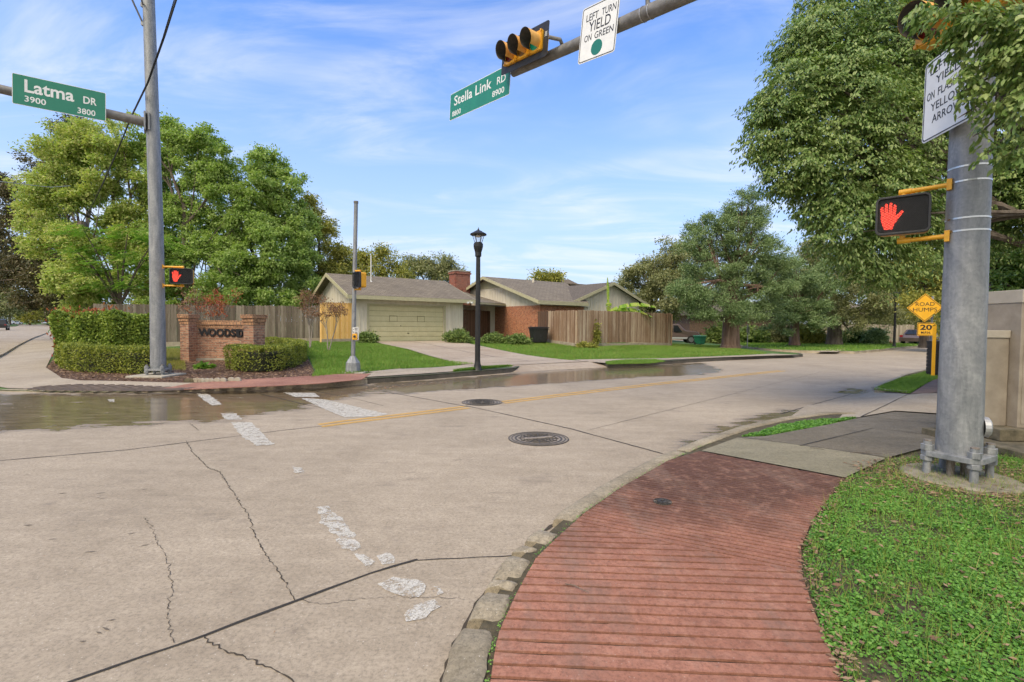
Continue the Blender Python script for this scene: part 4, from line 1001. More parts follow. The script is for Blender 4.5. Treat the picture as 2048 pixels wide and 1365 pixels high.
# --- lamp post
P4 = at_H(955, 741); ztop = vp(957, 455, P4.y).z; Hh = ztop - P4.z
def lamp_post(label, base, Hh, group=None):
    t = thing('lamp_post', label, 'street lamp', base, 0, group); b = Vector(base)
    z = lambda f: Hh * f
    m = MB(); m.lathe(b, [(.155, 0), (.15, .02), (.12, .06), (.115, .16), (.095, .22), (.088, .30)], 16)
    m.build('base', M_blackm, t, smooth=True)
    m = MB(); N = 24
    prof = [(.088, .28), (.086, .8), (.070, z(.74)), (.068, z(.80))]
    vs = []; 
    for r_, zz in prof:
        for k in range(N): a = 2 * math.pi * k / N; rr = r_ * (1 if k % 2 else .90); vs.append(b + Vector((math.cos(a) * rr, math.sin(a) * rr, zz)))
    fs = [(i * N + k, i * N + (k + 1) % N, (i + 1) * N + (k + 1) % N, (i + 1) * N + k) for i in range(len(prof) - 1) for k in range(N)]
    m.add(vs, fs).build('fluted_shaft', M_blackm, t)
    MB().lathe(b, [(.085, z(.795)), (.10, z(.80)), (.10, z(.825)), (.135, z(.85)), (.15, z(.865)), (.15, z(.885)), (.11, z(.895))], 16).build('capital', M_blackm, t)
    hd = MB()
    for k in range(6):
        a = 2 * math.pi * k / 6; d = Vector((math.cos(a), math.sin(a), 0)); hd.tube([b + d * .11 + UPZ * z(.893), b + d * .185 + UPZ * z(.945)], .010, 6)
    hd._lathe(b, [(.17, z(.942)), (.255, z(.945)), (.262, z(.953)), (.19, z(.962)), (.09, z(.975)), (.035, z(.980)), (.03, z(.985)), (.012, z(.992)), (.006, z(1.0))], 24, UPZ)
    ln = hd.build('lantern', M_blackm, t)
    MB().lathe(b, [(.10, z(.895)), (.172, z(.9445))], 6).build('glass', M_lglass, ln)
    MB()._lathe(b, [(.045, z(.952)), (.10, z(.938)), (.045, z(.930)), (0, z(.928))], 12, UPZ).build('light_unit', flat('lamp_cream', (.6, .5, .36), .6), ln)
    return t
M_lglass, nt, b = newmat('lantern_glass'); b.inputs['Base Color'].default_value = (.95, .97, 1, 1); b.inputs['Roughness'].default_value = .05; b.inputs['Alpha'].default_value = .22
lamp_post('black fluted lamp post with a conical lantern on the grass strip before the driveway', P4, Hh)
zf_ = gp(1788, 695, .14)
lamp_post('distant black lamp post before the pale fence across the side street', zf_, 4.3)

# --- road hump sign, yellow stake, black bin, cabinets
pS = gp(1862, 744, .1)
tr = thing('road_hump_sign', 'yellow diamond ROAD HUMPS sign above a 20 MPH plate, beside the thick pole', 'traffic sign', pS)
cD = vp(1850, 616, pS.y); rD = Vector((.72, -.69, 0)).normalized() * 1; nD = Vector((-.69, -.72, 0)).normalized(); rD = UPZ.cross(nD) * -1
rD = nD.cross(UPZ) * -1; rD = rD if rD.x > 0 else -rD
hd_ = 28.5 * cD.y / FPX
dia = [cD + UPZ * hd_, cD + rD * hd_, cD - UPZ * hd_, cD - rD * hd_]
def diamond(s_, o): return [cD + UPZ * (hd_ * s_) + nD * o, cD + rD * (hd_ * s_) + nD * o, cD - UPZ * (hd_ * s_) + nD * o, cD - rD * (hd_ * s_) + nD * o]
MB().prism(diamond(1, -.004), nD * .004).build('diamond_panel', M_signyel, tr)
m = MB(); ringplate(m, diamond(.945, .001), diamond(.90, .001), nD * .001); m.build('border', M_signblack, tr)
lettering('ROAD', tr, cD + UPZ * hd_ * .26 + nD * .003, rD, UPZ, hd_ * 1.02, hd_ * .26, M_signblack, bold=0)
lettering('HUMPS', tr, cD - UPZ * hd_ * .13 + nD * .003, rD, UPZ, hd_ * 1.30, hd_ * .27, M_signblack, bold=0)
cP = vp(1852, 659, pS.y); hp_ = 13 * pS.y / FPX; 
MB().prism(rrect(cP - nD * .004, rD, UPZ, hp_ * 1.05, hp_, .03), nD * .004).build('speed_plate', M_signyel, tr)
m = MB(); ringplate(m, rrect(cP + nD * .001, rD, UPZ, hp_ * 1.0, hp_ * .93, .03), rrect(cP + nD * .001, rD, UPZ, hp_ * .93, hp_ * .86, .025), nD * .001); m.build('plate_border', M_signblack, tr)
lettering('20', tr, cP + UPZ * hp_ * .30 + nD * .003, rD, UPZ, hp_ * 1.40, hp_ * .82, M_signblack, bold=.03)
lettering('M.P.H.', tr, cP - UPZ * hp_ * .52 + nD * .003, rD, UPZ, hp_ * 1.15, hp_ * .36, M_signblack, bold=.03)
MB().obox((pS.x, pS.y + .04, (cD.z + hd_ * .8) / 2 + .03), (1, 0, 0), (0, 1, 0), UPZ, .028, .018, (cD.z + hd_ * .8) / 2 - .02).build('post', M_galv, tr)
pY = gp(1867, 753, .1)
ty2 = thing('marker_stake', 'thin yellow flat marker stake standing in front of the 20 MPH plate', 'marker post', pY)
zt = vp(1872, 650, pY.y).z; m = MB(); m.obox((pY.x - .02, pY.y, (zt + .1) / 2), (.8, -.6, 0), (.6, .8, 0), UPZ, .045, .012, (zt - .1) / 2); m.obox((pY.x + .04, pY.y + .05, (zt + .1) / 2), (.6, .8, 0), (-.8, .6, 0), UPZ, .05, .01, (zt - .1) / 2); m.build('stake', M_signyel, ty2)
pK = gp(1884, 754, .1); zk = vp(1884, 683, pK.y).z
tk = thing('litter_bin', 'black slatted litter bin behind the thick pole, beside the yellow stake', 'bin', pK)
m = MB(); 
for k in range(9): m.obox((pK.x + .28, pK.y + .30, .14 + (zk - .16) * (k + .5) / 9), (1, 0, 0), (0, 1, 0), UPZ, .29, .29, (zk - .16) / 9 * .43)
m.build('slatted_body', M_blackp, tk); MB().box(pK.x + .01, pK.x + .55, pK.y + .03, pK.y + .57, .1, zk - .04).build('liner', M_blackp, tk)
MB().box(pK.x - .03, pK.x + .59, pK.y - .01, pK.y + .61, zk - .04, zk).build('rim', M_blackp, tk, bevel=.01)

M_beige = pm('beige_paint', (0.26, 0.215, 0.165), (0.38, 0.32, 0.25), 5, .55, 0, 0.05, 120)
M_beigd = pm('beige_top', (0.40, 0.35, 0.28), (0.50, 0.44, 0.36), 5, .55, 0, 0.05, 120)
M_mossc = pm('mossy_concrete', (0.045, 0.04, 0.022), (0.20, 0.165, 0.105), 6, .95, bs=.5, bscale=40)
q1 = vp(1966, 860, 6.35); q2 = vp(2013, 860, 6.35)
zb0 = .34
tc1 = thing('utility_cabinet', 'low beige utility cabinet with a flat lid beside the thick pole', 'cabinet', (q2.x, 6.6, zb0))
zt1 = vp(1990, 661, 6.35).z
xl = q1.x - .005
MB().box(xl, q2.x - .012, 6.35, 6.80, zb0, zt1 - .10).build('body', M_beige, tc1, bevel=.006)
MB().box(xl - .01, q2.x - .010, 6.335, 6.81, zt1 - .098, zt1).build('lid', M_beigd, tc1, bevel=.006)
tc2 = thing('utility_cabinet', 'tall beige utility cabinet with louvred vents at the picture edge', 'cabinet', (q2.x + .4, 6.6, zb0))
zt2 = vp(2013, 579, 6.22).z
x2 = q2.x
MB().box(x2, x2 + 1.0, 6.22, 7.0, zb0, zt2 - .17).build('body', M_beige, tc2, bevel=.006)
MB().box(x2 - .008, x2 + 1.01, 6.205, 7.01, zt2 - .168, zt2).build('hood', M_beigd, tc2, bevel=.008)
m = MB()
for k in range(11): m.obox((x2 + .30, 6.212, vp(2040, 801, 6.2).z - k * .0335), (1, 0, 0), (0, -.8, .6), (0, .6, .8), .15, .010, .002)
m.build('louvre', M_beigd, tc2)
MB().box(x2 + .04, x2 + .96, 6.214, 6.22, zb0 + .05, zt2 - .25).build('door', M_beige, tc2)
pl = MB(); pl.box(q1.x - .02, x2 + 1.4, 6.10, 6.9, .19, zb0); pl.build('concrete_plinth', M_mossc, tc2, bevel=.012)
tag(MB().box(q1.x - .30, x2 + 1.8, 5.55, 6.95, .06, .187).build('cabinet_pad', M_mossc, None, bevel=.01), kind='structure')

# --- overhead wires
def wire(name, label, pts_, r, mat=M_wire):
    o = MB().tube(pts_, r, 6).build(name, mat, None, smooth=True, origin=pts_[len(pts_) // 2]); return tag(o, label, 'wire')
wire('overhead_cable', 'thick black cable sagging past the tall pole into the trees', [vp(356, -12, 11.6), vp(330, 70, 11.9), vp(296, 165, 12.3), vp(262, 235, 14), vp(236, 300, 18), vp(210, 360, 22), vp(188, 405, 26), vp(165, 445, 31)], .022)
wire('overhead_cable', 'thin black strand running beside the thick cable into the trees', [vp(352, -12, 11.6), vp(326, 75, 11.9), vp(293, 170, 12.3), vp(259, 242, 14.2), vp(233, 304, 18.2), vp(207, 362, 22.2), vp(162, 449, 31.4)], .010)
wire('service_wire', 'pale wire crossing in front of the dark tree', [vp(-30, 360, 24), vp(40, 368, 26), vp(100, 375, 28), vp(140, 372, 30)], .018, flat('pale_wire', (.4, .42, .45), .6))
# ------------------------------------------------------------------ houses, fences, walls
def brickmat(name, c1, c2, mortar, bw=.21, bh=.072, swap=False, var=None):
    m, nt, b = newmat(name); t = nd(nt, 'ShaderNodeTexCoord'); s = nd(nt, 'ShaderNodeSeparateXYZ', {0: t.outputs['Object']})
    u = nd(nt, 'ShaderNodeMath', {0: s.outputs[0], 1: s.outputs[1]}, operation='ADD').outputs[0]
    v = nd(nt, 'ShaderNodeCombineXYZ', {0: u, 1: s.outputs[2]}).outputs[0]
    br = nd(nt, 'ShaderNodeTexBrick', {'Vector': v, 'Color1': c4(c1), 'Color2': c4(c2), 'Mortar': c4(mortar), 'Scale': 1.0, 'Mortar Size': .008, 'Mortar Smooth': .1, 'Bias': 0.0, 'Brick Width': bw, 'Row Height': bh})
    n = noise(nt, nd(nt, 'ShaderNodeMapping', {'Vector': v, 'Scale': (1.0, 2.6, 1)}).outputs[0], 5.5, 3, .8); col = mixc(nt, nd(nt, 'ShaderNodeMapRange', {0: n, 1: .50, 2: .62, 3: 0, 4: .8}).outputs[0], br.outputs[0], var or (c2[0] * .3, c2[1] * .3, c2[2] * .3))
    nt.links.new(col, b.inputs['Base Color']); b.inputs['Roughness'].default_value = .9
    bump(nt, b, nd(nt, 'ShaderNodeMath', {0: br.outputs[1], 1: -1.0, 2: nd(nt, 'ShaderNodeMath', {0: n, 1: .4}, operation='MULTIPLY').outputs[0]}, operation='MULTIPLY_ADD').outputs[0], .5, .01)
    return m
def shingle(name, c1, c2, sx=1, sy=1):
    m, nt, b = newmat(name); t = nd(nt, 'ShaderNodeTexCoord'); v = nd(nt, 'ShaderNodeMapping', {'Vector': t.outputs['Object'], 'Rotation': (0, 0, 0 if sx == 1 else R(90))}).outputs[0]
    br = nd(nt, 'ShaderNodeTexBrick', {'Vector': v, 'Color1': c4(c1), 'Color2': c4(c2), 'Mortar': c4([x * .45 for x in c1]), 'Scale': 1.0, 'Mortar Size': .022, 'Brick Width': .34, 'Row Height': .19})
    n = noise(nt, t.outputs['Object'], 1.1, 5, .65); n2 = noise(nt, t.outputs['Object'], 30, 3, .7)
    col = mixc(nt, nd(nt, 'ShaderNodeMapRange', {0: n, 1: .42, 2: .68, 3: 0, 4: .6}).outputs[0], br.outputs[0], (.09, .072, .055))
    col = mixc(nt, nd(nt, 'ShaderNodeMapRange', {0: n2, 1: .45, 2: .75, 3: 0, 4: .45}).outputs[0], col, (.34, .30, .25))
    nt.links.new(col, b.inputs['Base Color']); b.inputs['Roughness'].default_value = .95; bump(nt, b, br.outputs[1], -.4, .02)
    return m
def woodmat(name, stops, stain=None, sc=1.0):
    m, nt, b = newmat(name); g = nd(nt, 'ShaderNodeNewGeometry'); v = obco(nt, (1, 1, .12)); n = noise(nt, v, 16 * sc, 5, .7, .3); big = noise(nt, obco(nt, (1, 1, .35)), .9, 4, .6)
    f = nd(nt, 'ShaderNodeMath', {0: g.outputs['Random Per Island'], 1: .45, 2: nd(nt, 'ShaderNodeMath', {0: n, 1: .6}, operation='MULTIPLY').outputs[0]}, operation='MULTIPLY_ADD').outputs[0]
    col = ramp(nt, f, stops)
    if stain: col = mixc(nt, nd(nt, 'ShaderNodeMapRange', {0: big, 1: .42, 2: .62, 3: 0, 4: .75}).outputs[0], col, stain)
    kn = noise(nt, v, 60, 2, .8); col = mixc(nt, nd(nt, 'ShaderNodeMapRange', {0: kn, 1: .6, 2: .8, 3: 0, 4: .6}).outputs[0], col, [x * .3 for x in stops[0][1]])
    nt.links.new(col, b.inputs['Base Color']); b.inputs['Roughness'].default_value = .88; bump(nt, b, n, .3, .01)
    return m
M_brick = brickmat('orange_brick', (.52, .19, .08), (.36, .10, .045), (.42, .33, .25), var=(.07, .04, .03))
M_bricks = brickmat('sign_brick', (.45, .235, .145), (.28, .13, .085), (.40, .32, .23), .26, .085, var=(.10, .075, .065))
M_brickc = brickmat('sign_cap_brick', (.50, .27, .14), (.36, .18, .10), (.18, .13, .09), .075, .10)
M_brickred = brickmat('chimney_brick', (.36, .085, .045), (.22, .045, .03), (.42, .32, .25), var=(.07, .03, .025))
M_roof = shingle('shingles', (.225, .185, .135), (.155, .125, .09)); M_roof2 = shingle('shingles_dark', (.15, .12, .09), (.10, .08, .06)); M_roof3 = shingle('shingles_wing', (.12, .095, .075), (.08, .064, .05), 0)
M_siding = pm('cream_siding', (.54, .49, .40), (.68, .63, .53), 3, .75, bs=.1, stretch=(1, 1, .25))
M_trim = pm('olive_trim', (.37, .345, .22), (.46, .43, .28), 6, .7, bs=.05)
M_gdoor = pm('olive_door', (.50, .465, .27), (.58, .54, .33), 2.5, .6, bs=.03)
M_gdl = pm('olive_groove', (.13, .12, .06), (.17, .155, .08), 3, .8, bs=0)
M_wgrey = woodmat('grey_fence_wood', [(.2, (.055, .042, .030)), (.5, (.140, .112, .085)), (.85, (.29, .25, .20))])
M_wnew = woodmat('new_cedar', [(.2, (.62, .34, .09)), (.85, (.80, .52, .19))])
M_wbrown = woodmat('brown_fence_wood', [(.2, (.13, .075, .045)), (.5, (.32, .215, .14)), (.85, (.54, .44, .33))], (.20, .11, .06))
M_wdark = woodmat('dark_gate_wood', [(.2, (.06, .032, .02)), (.85, (.17, .095, .06))])
M_wtan = woodmat('tan_fence_wood', [(.2, (.22, .18, .13)), (.85, (.44, .38, .30))])
M_base = pm('fence_kickboard', (.25, .205, .15), (.42, .36, .28), 5, .9, bs=.2)
M_white = pm('white_paint', (.62, .62, .60), (.75, .75, .73), 5, .5, bs=0)
def roofslope(name, p, q, r_, s_, mat, parent, th=.10):
    """slab from four corners (eave a, eave b, ridge b, ridge a)"""
    P = [Vector(x) for x in (p, q, r_, s_)]; n = (P[1] - P[0]).cross(P[3] - P[0]).normalized(); n = n if n.z > 0 else -n
    m = MB(); m.prism([x for x in P], n * th); return m.build(name, mat, parent)
def gz(a, b): p = st(a, b); return H(p.x, p.y)
G0 = gz(12, 27.5)
def batten_wall(m, axis, c, lo, hi, zt, z0, out, step=.30, w=.045, d=.03):
    """batten strips on a wall; axis 'a': plane a=c running along b, 'b': plane b=c running along a; zt may be a function"""
    k = lo + step * .5
    while k < hi:
        t = zt(k) if callable(zt) else zt
        if t > z0 + .05:
            if axis == 'a': m.sbox(c - d if out < 0 else c, c if out < 0 else c + d, k - w / 2, k + w / 2, z0, t)
            else: m.sbox(k - w / 2, k + w / 2, c - d if out < 0 else c, c if out < 0 else c + d, z0, t)
        k += step
# ---- garage
gar = thing('garage', 'cream board and batten garage with a wide olive door and grey shingle roof', 'garage', st(9.1, 27.95, G0), ANG)
EZ = 3.12; RZ = 4.62; fa, fb = 9.1, 16.3; f0, f1 = 27.95, 35.3; rb = 31.6
da, db = 10.03, 14.92; dz = G0 + 2.16
m = MB(); m.sbox(fa, da, f0, f0 + .12, G0 - .3, EZ + .05).sbox(db, fb, f0, f0 + .12, G0 - .3, EZ + .05).sbox(da, db, f0 + .002, f0 + .118, dz, EZ + .05)
m.sbox(fb - .12, fb, f0 + .12, f1, G0 - .3, EZ + .05).sbox(fa + .12, fb - .12, f1 - .12, f1, G0 - .3, EZ)
def rise(b): return EZ + (RZ - EZ) * (1 - abs(b - rb) / (rb - 27.35)) - .02
m.prism([st(fa, f0 + .12, G0 - .3), st(fa, f1, G0 - .3), st(fa, f1, rise(f1)), st(fa, rb, rise(rb)), st(fa, f0 + .12, rise(f0))], UX * .12)
m.prism([st(fb - .12, f0 + .12, EZ), st(fb - .12, f1, EZ), st(fb - .12, rb, rise(rb))], UX * .11)
batten_wall(m, 'b', f0, fa, da, EZ, G0, -1, .26); batten_wall(m, 'b', f0, db + .1, fb, EZ, G0, -1, .28); batten_wall(m, 'b', f0 + .002, da, db, EZ, dz + .12, -1, .30)
batten_wall(m, 'a', fa, f0 + .1, f1, rise, G0, -1, .33); m.build('wall', M_siding, gar)
m = MB(); m.sbox(da - .12, da - .002, f0 - .03, f0 + .10, G0, dz + .10).sbox(db + .002, db + .12, f0 - .03, f0 + .10, G0, dz + .10).sbox(da, db, f0 - .028, f0 + .098, dz, dz + .10); m.build('door_frame', M_trim, gar)
gd = MB().sbox(da, db, f0 + .10, f0 + .16, G0 - .05, dz).build('garage_door', M_gdoor, gar)
m = MB(); rows, cols = 7, 8; rh = (dz - G0) / rows; cw = (db - da) / cols
for i in range(rows):
    for j in range(cols):
        a0, z0 = da + j * cw, G0 + i * rh; m.sbox(a0 + .05, a0 + cw - .05, f0 + .088, f0 + .101, z0 + .06, z0 + rh - .05)
m.build('raised_panels', M_gdoor, gd)
m = MB()
for i in range(1, rows): m.sbox(da, db, f0 + .096, f0 + .0995, G0 + i * rh - .008, G0 + i * rh + .008)
m.build('panel_joints', M_gdl, gd)
for a0 in (11.3, 13.1):
    m = MB(); ringplate(m, [st(a0 + x, f0 + .085, G0 + 1.22 + z) for x, z in ((0, 0), (.5, 0), (.5, .36), (0, .36))], [st(a0 + x, f0 + .085, G0 + 1.22 + z) for x, z in ((.02, .02), (.48, .02), (.48, .34), (.02, .34))], UN * .01); m.build('window_patch', M_gdl, gd)
MB().sbox(12.0, 12.04, f0 + .06, f0 + .10, G0 + .95, G0 + .99).sbox(12.45, 12.57, f0 + .06, f0 + .10, G0 + .5, G0 + .54).build('handle', M_blackm, gd)
ra, rb2 = 8.62, 16.88; eF, eB = 27.32, 35.85
zE = EZ - .02
r1 = roofslope('roof', st(ra, eF, zE), st(rb2, eF, zE), st(rb2, rb, RZ), st(ra, rb, RZ), M_roof, gar)
roofslope('roof', st(ra, eB, zE), st(rb2, eB, zE), st(rb2, rb, RZ), st(ra, rb, RZ), M_roof, gar)
m = MB(); m.sbox(ra, rb2, eF - .03, eF, zE - .13, zE + .10); m.sbox(ra, rb2, eB, eB + .03, zE - .13, zE + .10); m.build('fascia', M_trim, gar)
m = MB(); m.sbox(ra + .05, rb2 - .05, eF, f0 - .03, zE - .10, zE - .06); m.build('soffit', M_trim, gar)
for aa_, s_ in ((ra, -1), (rb2, 1)):
    for be in (eF, eB):
        m = MB(); x0 = aa_ - .04 if s_ < 0 else aa_ + .003; d = UX * .035
        m.prism([st(x0, be, zE - .13), st(x0, rb, RZ - .12), st(x0, rb, RZ + .10), st(x0, be, zE + .10)], d); m.build('barge_board', M_trim, gar)
vpn = vp(688, 548, 30.0); pv = st(11.0, 30.3, RZ - .48)
m = MB(); m.tube([pv + UPZ * .0, pv + UPZ * 1.75], .032, 8); vv = m.build('vent_pipe', M_white, gar)
MB().lathe(pv + UPZ * .04, [(.14, 0), (.05, .10)], 10).build('flashing', M_white, vv)
fl = vp(940, 605, 29.6); t = thing('security_light', 'twin white floodlights under the garage eave by the lamp post', 'light', fl)
m = MB(); m.tube([fl + UPZ * .12, fl], .02, 8)
for s_ in (-1, 1): m.lathe(fl + Vector((s_ * .06, 0, 0)), [(.03, 0), (.07, .10), (.07, .12)], 10, axis=(s_ * .8, -.5, -.35))
m.build('lamps', M_white, t)
# ---- house
hs = thing('house', 'single storey brick and cream house with gable vents, brown roofs and a red chimney', 'house', st(20.9, 25.6, G0), ANG)
HZ = 3.12; HR = 5.2; hb = 31.96; he = 25.1
def hrise(b): return HZ + (HR - HZ) * (1 - abs(b - hb) / (hb - he)) - .02
m = MB(); m.sbox(20.9, 21.1, 25.6, 31.4, G0 - .3, 2.93); m.sbox(21.1, 25.0, 25.6, 25.8, G0 - .3, 2.93); m.build('brick_wall', M_brick, hs)
m = MB(); m.prism([st(20.95, 25.65, 2.93), st(20.95, 38.3, 2.93), st(20.95, 38.3, hrise(38.3)), st(20.95, hb, hrise(hb)), st(20.95, 25.65, hrise(25.65))], UX * .12); m.sbox(20.95, 21.07, 31.4, 38.3, G0 - .3, 2.93); m.sbox(21.1, 32, 38.2, 38.3, G0, 3); m.sbox(21.07, 25.5, 25.66, 25.76, 2.93, HZ)
batten_wall(m, 'a', 20.95, 25.8, 38.2, lambda b: min(hrise(b), 3.0 + 1.32), 2.95, -1, .34); m.build('gable_wall', M_siding, hs)
m = MB()
for k in range(9): 
    z_ = 4.40 + k * .07; w2 = (hrise(hb) - z_) / (HR - HZ) * (hb - he)
    if w2 > .1: m.sbox(20.90, 20.95, hb - w2, hb + w2, z_, z_ + .05)
m.build('gable_vent', M_trim, hs)
for be in (he, hb * 2 - he):
    ae_ = 24.95 if be < 30 else 31.5
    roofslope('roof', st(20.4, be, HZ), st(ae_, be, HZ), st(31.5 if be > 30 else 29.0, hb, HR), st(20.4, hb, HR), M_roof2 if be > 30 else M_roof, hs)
    m = MB(); x0 = 20.36; m.prism([st(x0, be, HZ - .13), st(x0, hb, HR - .12), st(x0, hb, HR + .10), st(x0, be, HZ + .10)], UX * .035); m.build('barge_board', M_trim, hs)
MB().sbox(20.4, 24.95, he - .03, he, HZ - .15, HZ + .10).build('fascia', M_trim, hs)
MB().sbox(20.45, 24.9, he, 25.6, HZ - .12, HZ - .07).build('soffit', M_trim, hs)
MB().sbox(21.9, 24.0, 25.50, 25.6, 1.4, 2.6).build('window', flat('dark_window', (.03, .035, .04), .15), hs)
# wing with its gable to the street
wb = 25.4; wa, wc, we = 23.7, 27.9, 32.1; WZ = 3.2; WR = 4.78
def wrise(a): return WZ + (WR - WZ) * (1 - abs(a - wc) / (wc - wa)) - .02
m = MB(); m.prism([st(24.6, 25.75, G0), st(31.2, 25.75, G0), st(31.2, 25.75, wrise(31.2)), st(wc, 25.75, wrise(wc)), st(24.6, 25.75, wrise(24.6))], UN * .12); batten_wall(m, 'b', 25.75, 24.7, 31.2, wrise, 1.5, -1, .32); m.build('wing_wall', M_siding, hs)
for ae in (wa, we):
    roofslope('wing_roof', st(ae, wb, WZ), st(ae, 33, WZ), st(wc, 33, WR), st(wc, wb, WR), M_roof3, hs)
    m = MB(); m.prism([st(ae, wb - .04, WZ - .13), st(wc, wb - .04, WR - .12), st(wc, wb - .04, WR + .10), st(ae, wb - .04, WZ + .10)], UN * .035); m.build('barge_board', M_trim, hs)
cp = st(19.6, 35.0)
ch = MB().sbox(19.35, 20.75, 34.4, 35.4, G0, 5.85).sbox(19.28, 20.82, 34.33, 35.47, 5.65, 5.78).build('chimney', M_brickred, hs); MB().sbox(19.3, 20.8, 34.35, 35.45, 5.85, 5.93).build('chimney_cap', M_padc, ch)
# low link roof and its gutter
m = MB(); P = [st(16.9, 27.6, 3.0), st(20.9, 29.6, 3.05), st(20.9, 34, 3.9), st(16.9, 32.0, 4.3)]; m.prism(P, (0, 0, .10)); m.build('link_roof', M_roof, hs)
MB().bar(st(16.95, 27.55, 3.02), st(20.8, 29.5, 3.05), .05, .12).build('gutter', M_trim, hs)
MB().sbox(16.3, 20.9, 31.0, 31.1, G0, 3.0).build('link_wall', M_siding, hs)
dpp = vp(979, 640, 33.3); dpp = st(20.7, 31.3)
MB().tube([st(20.72, 31.45, 3.0), st(20.72, 31.45, G0 + .05)], .05, 8).build('downspout', M_siding, hs)
m = MB()
for p_, h_ in ((st(24.6, 31.0, 5.0), .35),): m.tube([p_, p_ + UPZ * h_], .09, 8)
m.build('roof_vent', M_siding, hs)
# far house roof behind
fh = thing('distant_house', 'grey hipped roof of a taller house beyond the brown roofs', 'house', vp(1125, 600, 62))
m = MB(); q = vp(1125, 558, 62); hw = 40 * 62 / FPX; m.add([(q.x - hw * 1.6, 62, q.z - 1.6), (q.x + hw * 1.6, 62, q.z - 1.6), (q.x + hw * 1.6, 74, q.z - 1.6), (q.x - hw * 1.6, 74, q.z - 1.6), (q.x - hw * .6, 66, q.z + .3), (q.x + hw * .5, 66, q.z + .3)], [(0, 1, 5, 4), (1, 2, 5), (2, 3, 4, 5), (3, 0, 4), (3, 2, 1, 0)]); m.build('roof', M_roof2, fh)
MB().box(q.x - hw * 1.4, q.x + hw * 1.4, 62.4, 73.5, .3, q.z - 1.6).build('wall', M_brick, fh)

# ---- fences (world points p->q, top heights)
def fence(name, label, P, mat, h0, h1, pw=.14, group=None, kick=None, dog=False, posts=True, seed=1, base=None, jag=.012, curve=None, gate=False):
    rg = random.Random(seed); t = thing(name, label, 'fence' if 'gate' not in name else 'gate', (P[0][0], P[0][1], H(*P[0][:2]) if base is None else base), 0, group)
    m = MB(); kb = MB(); ps_ = MB(); tot = sum((Vector(P[i + 1][:2]) - Vector(P[i][:2])).length for i in range(len(P) - 1)); run = 0
    for i in range(len(P) - 1):
        a, b2 = Vector(P[i][:2]), Vector(P[i + 1][:2]); L = (b2 - a).length; d = (b2 - a).normalized(); nrm = Vector((d.y, -d.x)); nrm = nrm if nrm.y < 0 else -nrm
        k = int(L / pw); D3 = Vector((d.x, d.y, 0)); N3 = Vector((nrm.x, nrm.y, 0))
        for j in range(k):
            c = a + d * (L * (j + .5) / k); f = (run + L * (j + .5) / k) / tot; zt_ = h0 + (h1 - h0) * f + rg.gauss(0, jag) + (curve(f) if curve else 0); zb_ = (H(c.x, c.y) if base is None else base) + (.22 if kick else .04)
            off = rg.gauss(0, .004) + (.012 if j % 2 else 0); w_ = L / k * .5 - .004; c3 = Vector((c.x, c.y, 0)) + N3 * (.03 + off); th = .009
            pts_ = [c3 - D3 * w_ + UPZ * zb_, c3 + D3 * w_ + UPZ * zb_, c3 + D3 * w_ + UPZ * (zt_ - .035), c3 + D3 * (w_ * .55) + UPZ * zt_, c3 - D3 * (w_ * .55) + UPZ * zt_, c3 - D3 * w_ + UPZ * (zt_ - .035)]
            m.prism(pts_, -N3 * th * 2)
        z0_ = H(a.x, a.y) if base is None else base; z1_ = H(b2.x, b2.y) if base is None else base
        if kick: kb.bar(Vector((a.x, a.y, z0_ + .10)) + N3 * .04, Vector((b2.x, b2.y, z1_ + .10)) + N3 * .04, .05, .26)
        for zz in (.25, .55, .85):
            ps_.bar(Vector((a.x, a.y, z0_ + (h0 - z0_) * zz)) - N3 * .045, Vector((b2.x, b2.y, z1_ + (h1 - z1_) * zz)) - N3 * .045, .04, .09)
        kk = max(1, round(L / 2.4))
        for j in range(kk + 1):
            c = a.lerp(b2, j / kk); ps_.box(c.x - .045 - nrm.x * .09, c.x + .045 - nrm.x * .09, c.y - .045 - nrm.y * .09, c.y + .045 - nrm.y * .09, (H(c.x, c.y) if base is None else base) - .1, h0 - .08)
        run += L
    m.build('pickets', mat, t); ps_.build('rails', mat, t)
    if kick: kb.build('kickboard', kick, t)
    return t
def P2_(px, Y): p = vp(px, 640, Y); return (p.x, p.y)
fence('wooden_fence', 'long weathered grey picket fence behind the brick entrance sign', [P2_(642, 28.6), P2_(545, 27.9), P2_(420, 27.2), P2_(188, 25.6)], M_wgrey, 2.60, 2.50, kick=M_base, seed=2, curve=lambda f: -.12 * max(0, 1 - abs(f - .09) / .05))
MBp = P2_(543, 27.6); 
fence('wooden_fence', 'short new yellow cedar fence panel beside the garage gable', [tuple(st(7.35, 27.9).xy), tuple(st(9.05, 27.9).xy)], M_wnew, 2.74, 2.76, pw=.15, kick=M_base, seed=3, jag=.004)
fence('wooden_gate', 'dark brown wooden gate between the garage and the brick wall', [tuple(st(16.35, 28.6).xy), tuple(st(20.75, 31.2).xy)], M_wdark, 2.62, 2.62, seed=4, pw=.13)
fence('wooden_fence', 'old dark brown fence panel standing behind the black wheeled bin', [tuple(st(20.75, 25.6).xy), tuple(st(20.3, 23.9).xy)], M_wdark, 2.52, 2.5, seed=5, pw=.12, jag=.03)
fence('wooden_fence', 'shaded brown fence panel running back from the corner post with the vine', [tuple(st(20.2, 23.9).xy), tuple(st(19.75, 20.75).xy)], M_wbrown, 2.50, 2.48, pw=.105, seed=6, kick=M_base)
fence('wooden_fence', 'long stained brown fence along the lawn, next to the parked truck', [tuple(st(19.7, 20.7).xy), tuple(st(28.7, 20.9).xy), tuple(st(28.8, 26).xy)], M_wbrown, 2.50, 2.44, pw=.105, seed=7, kick=M_base)
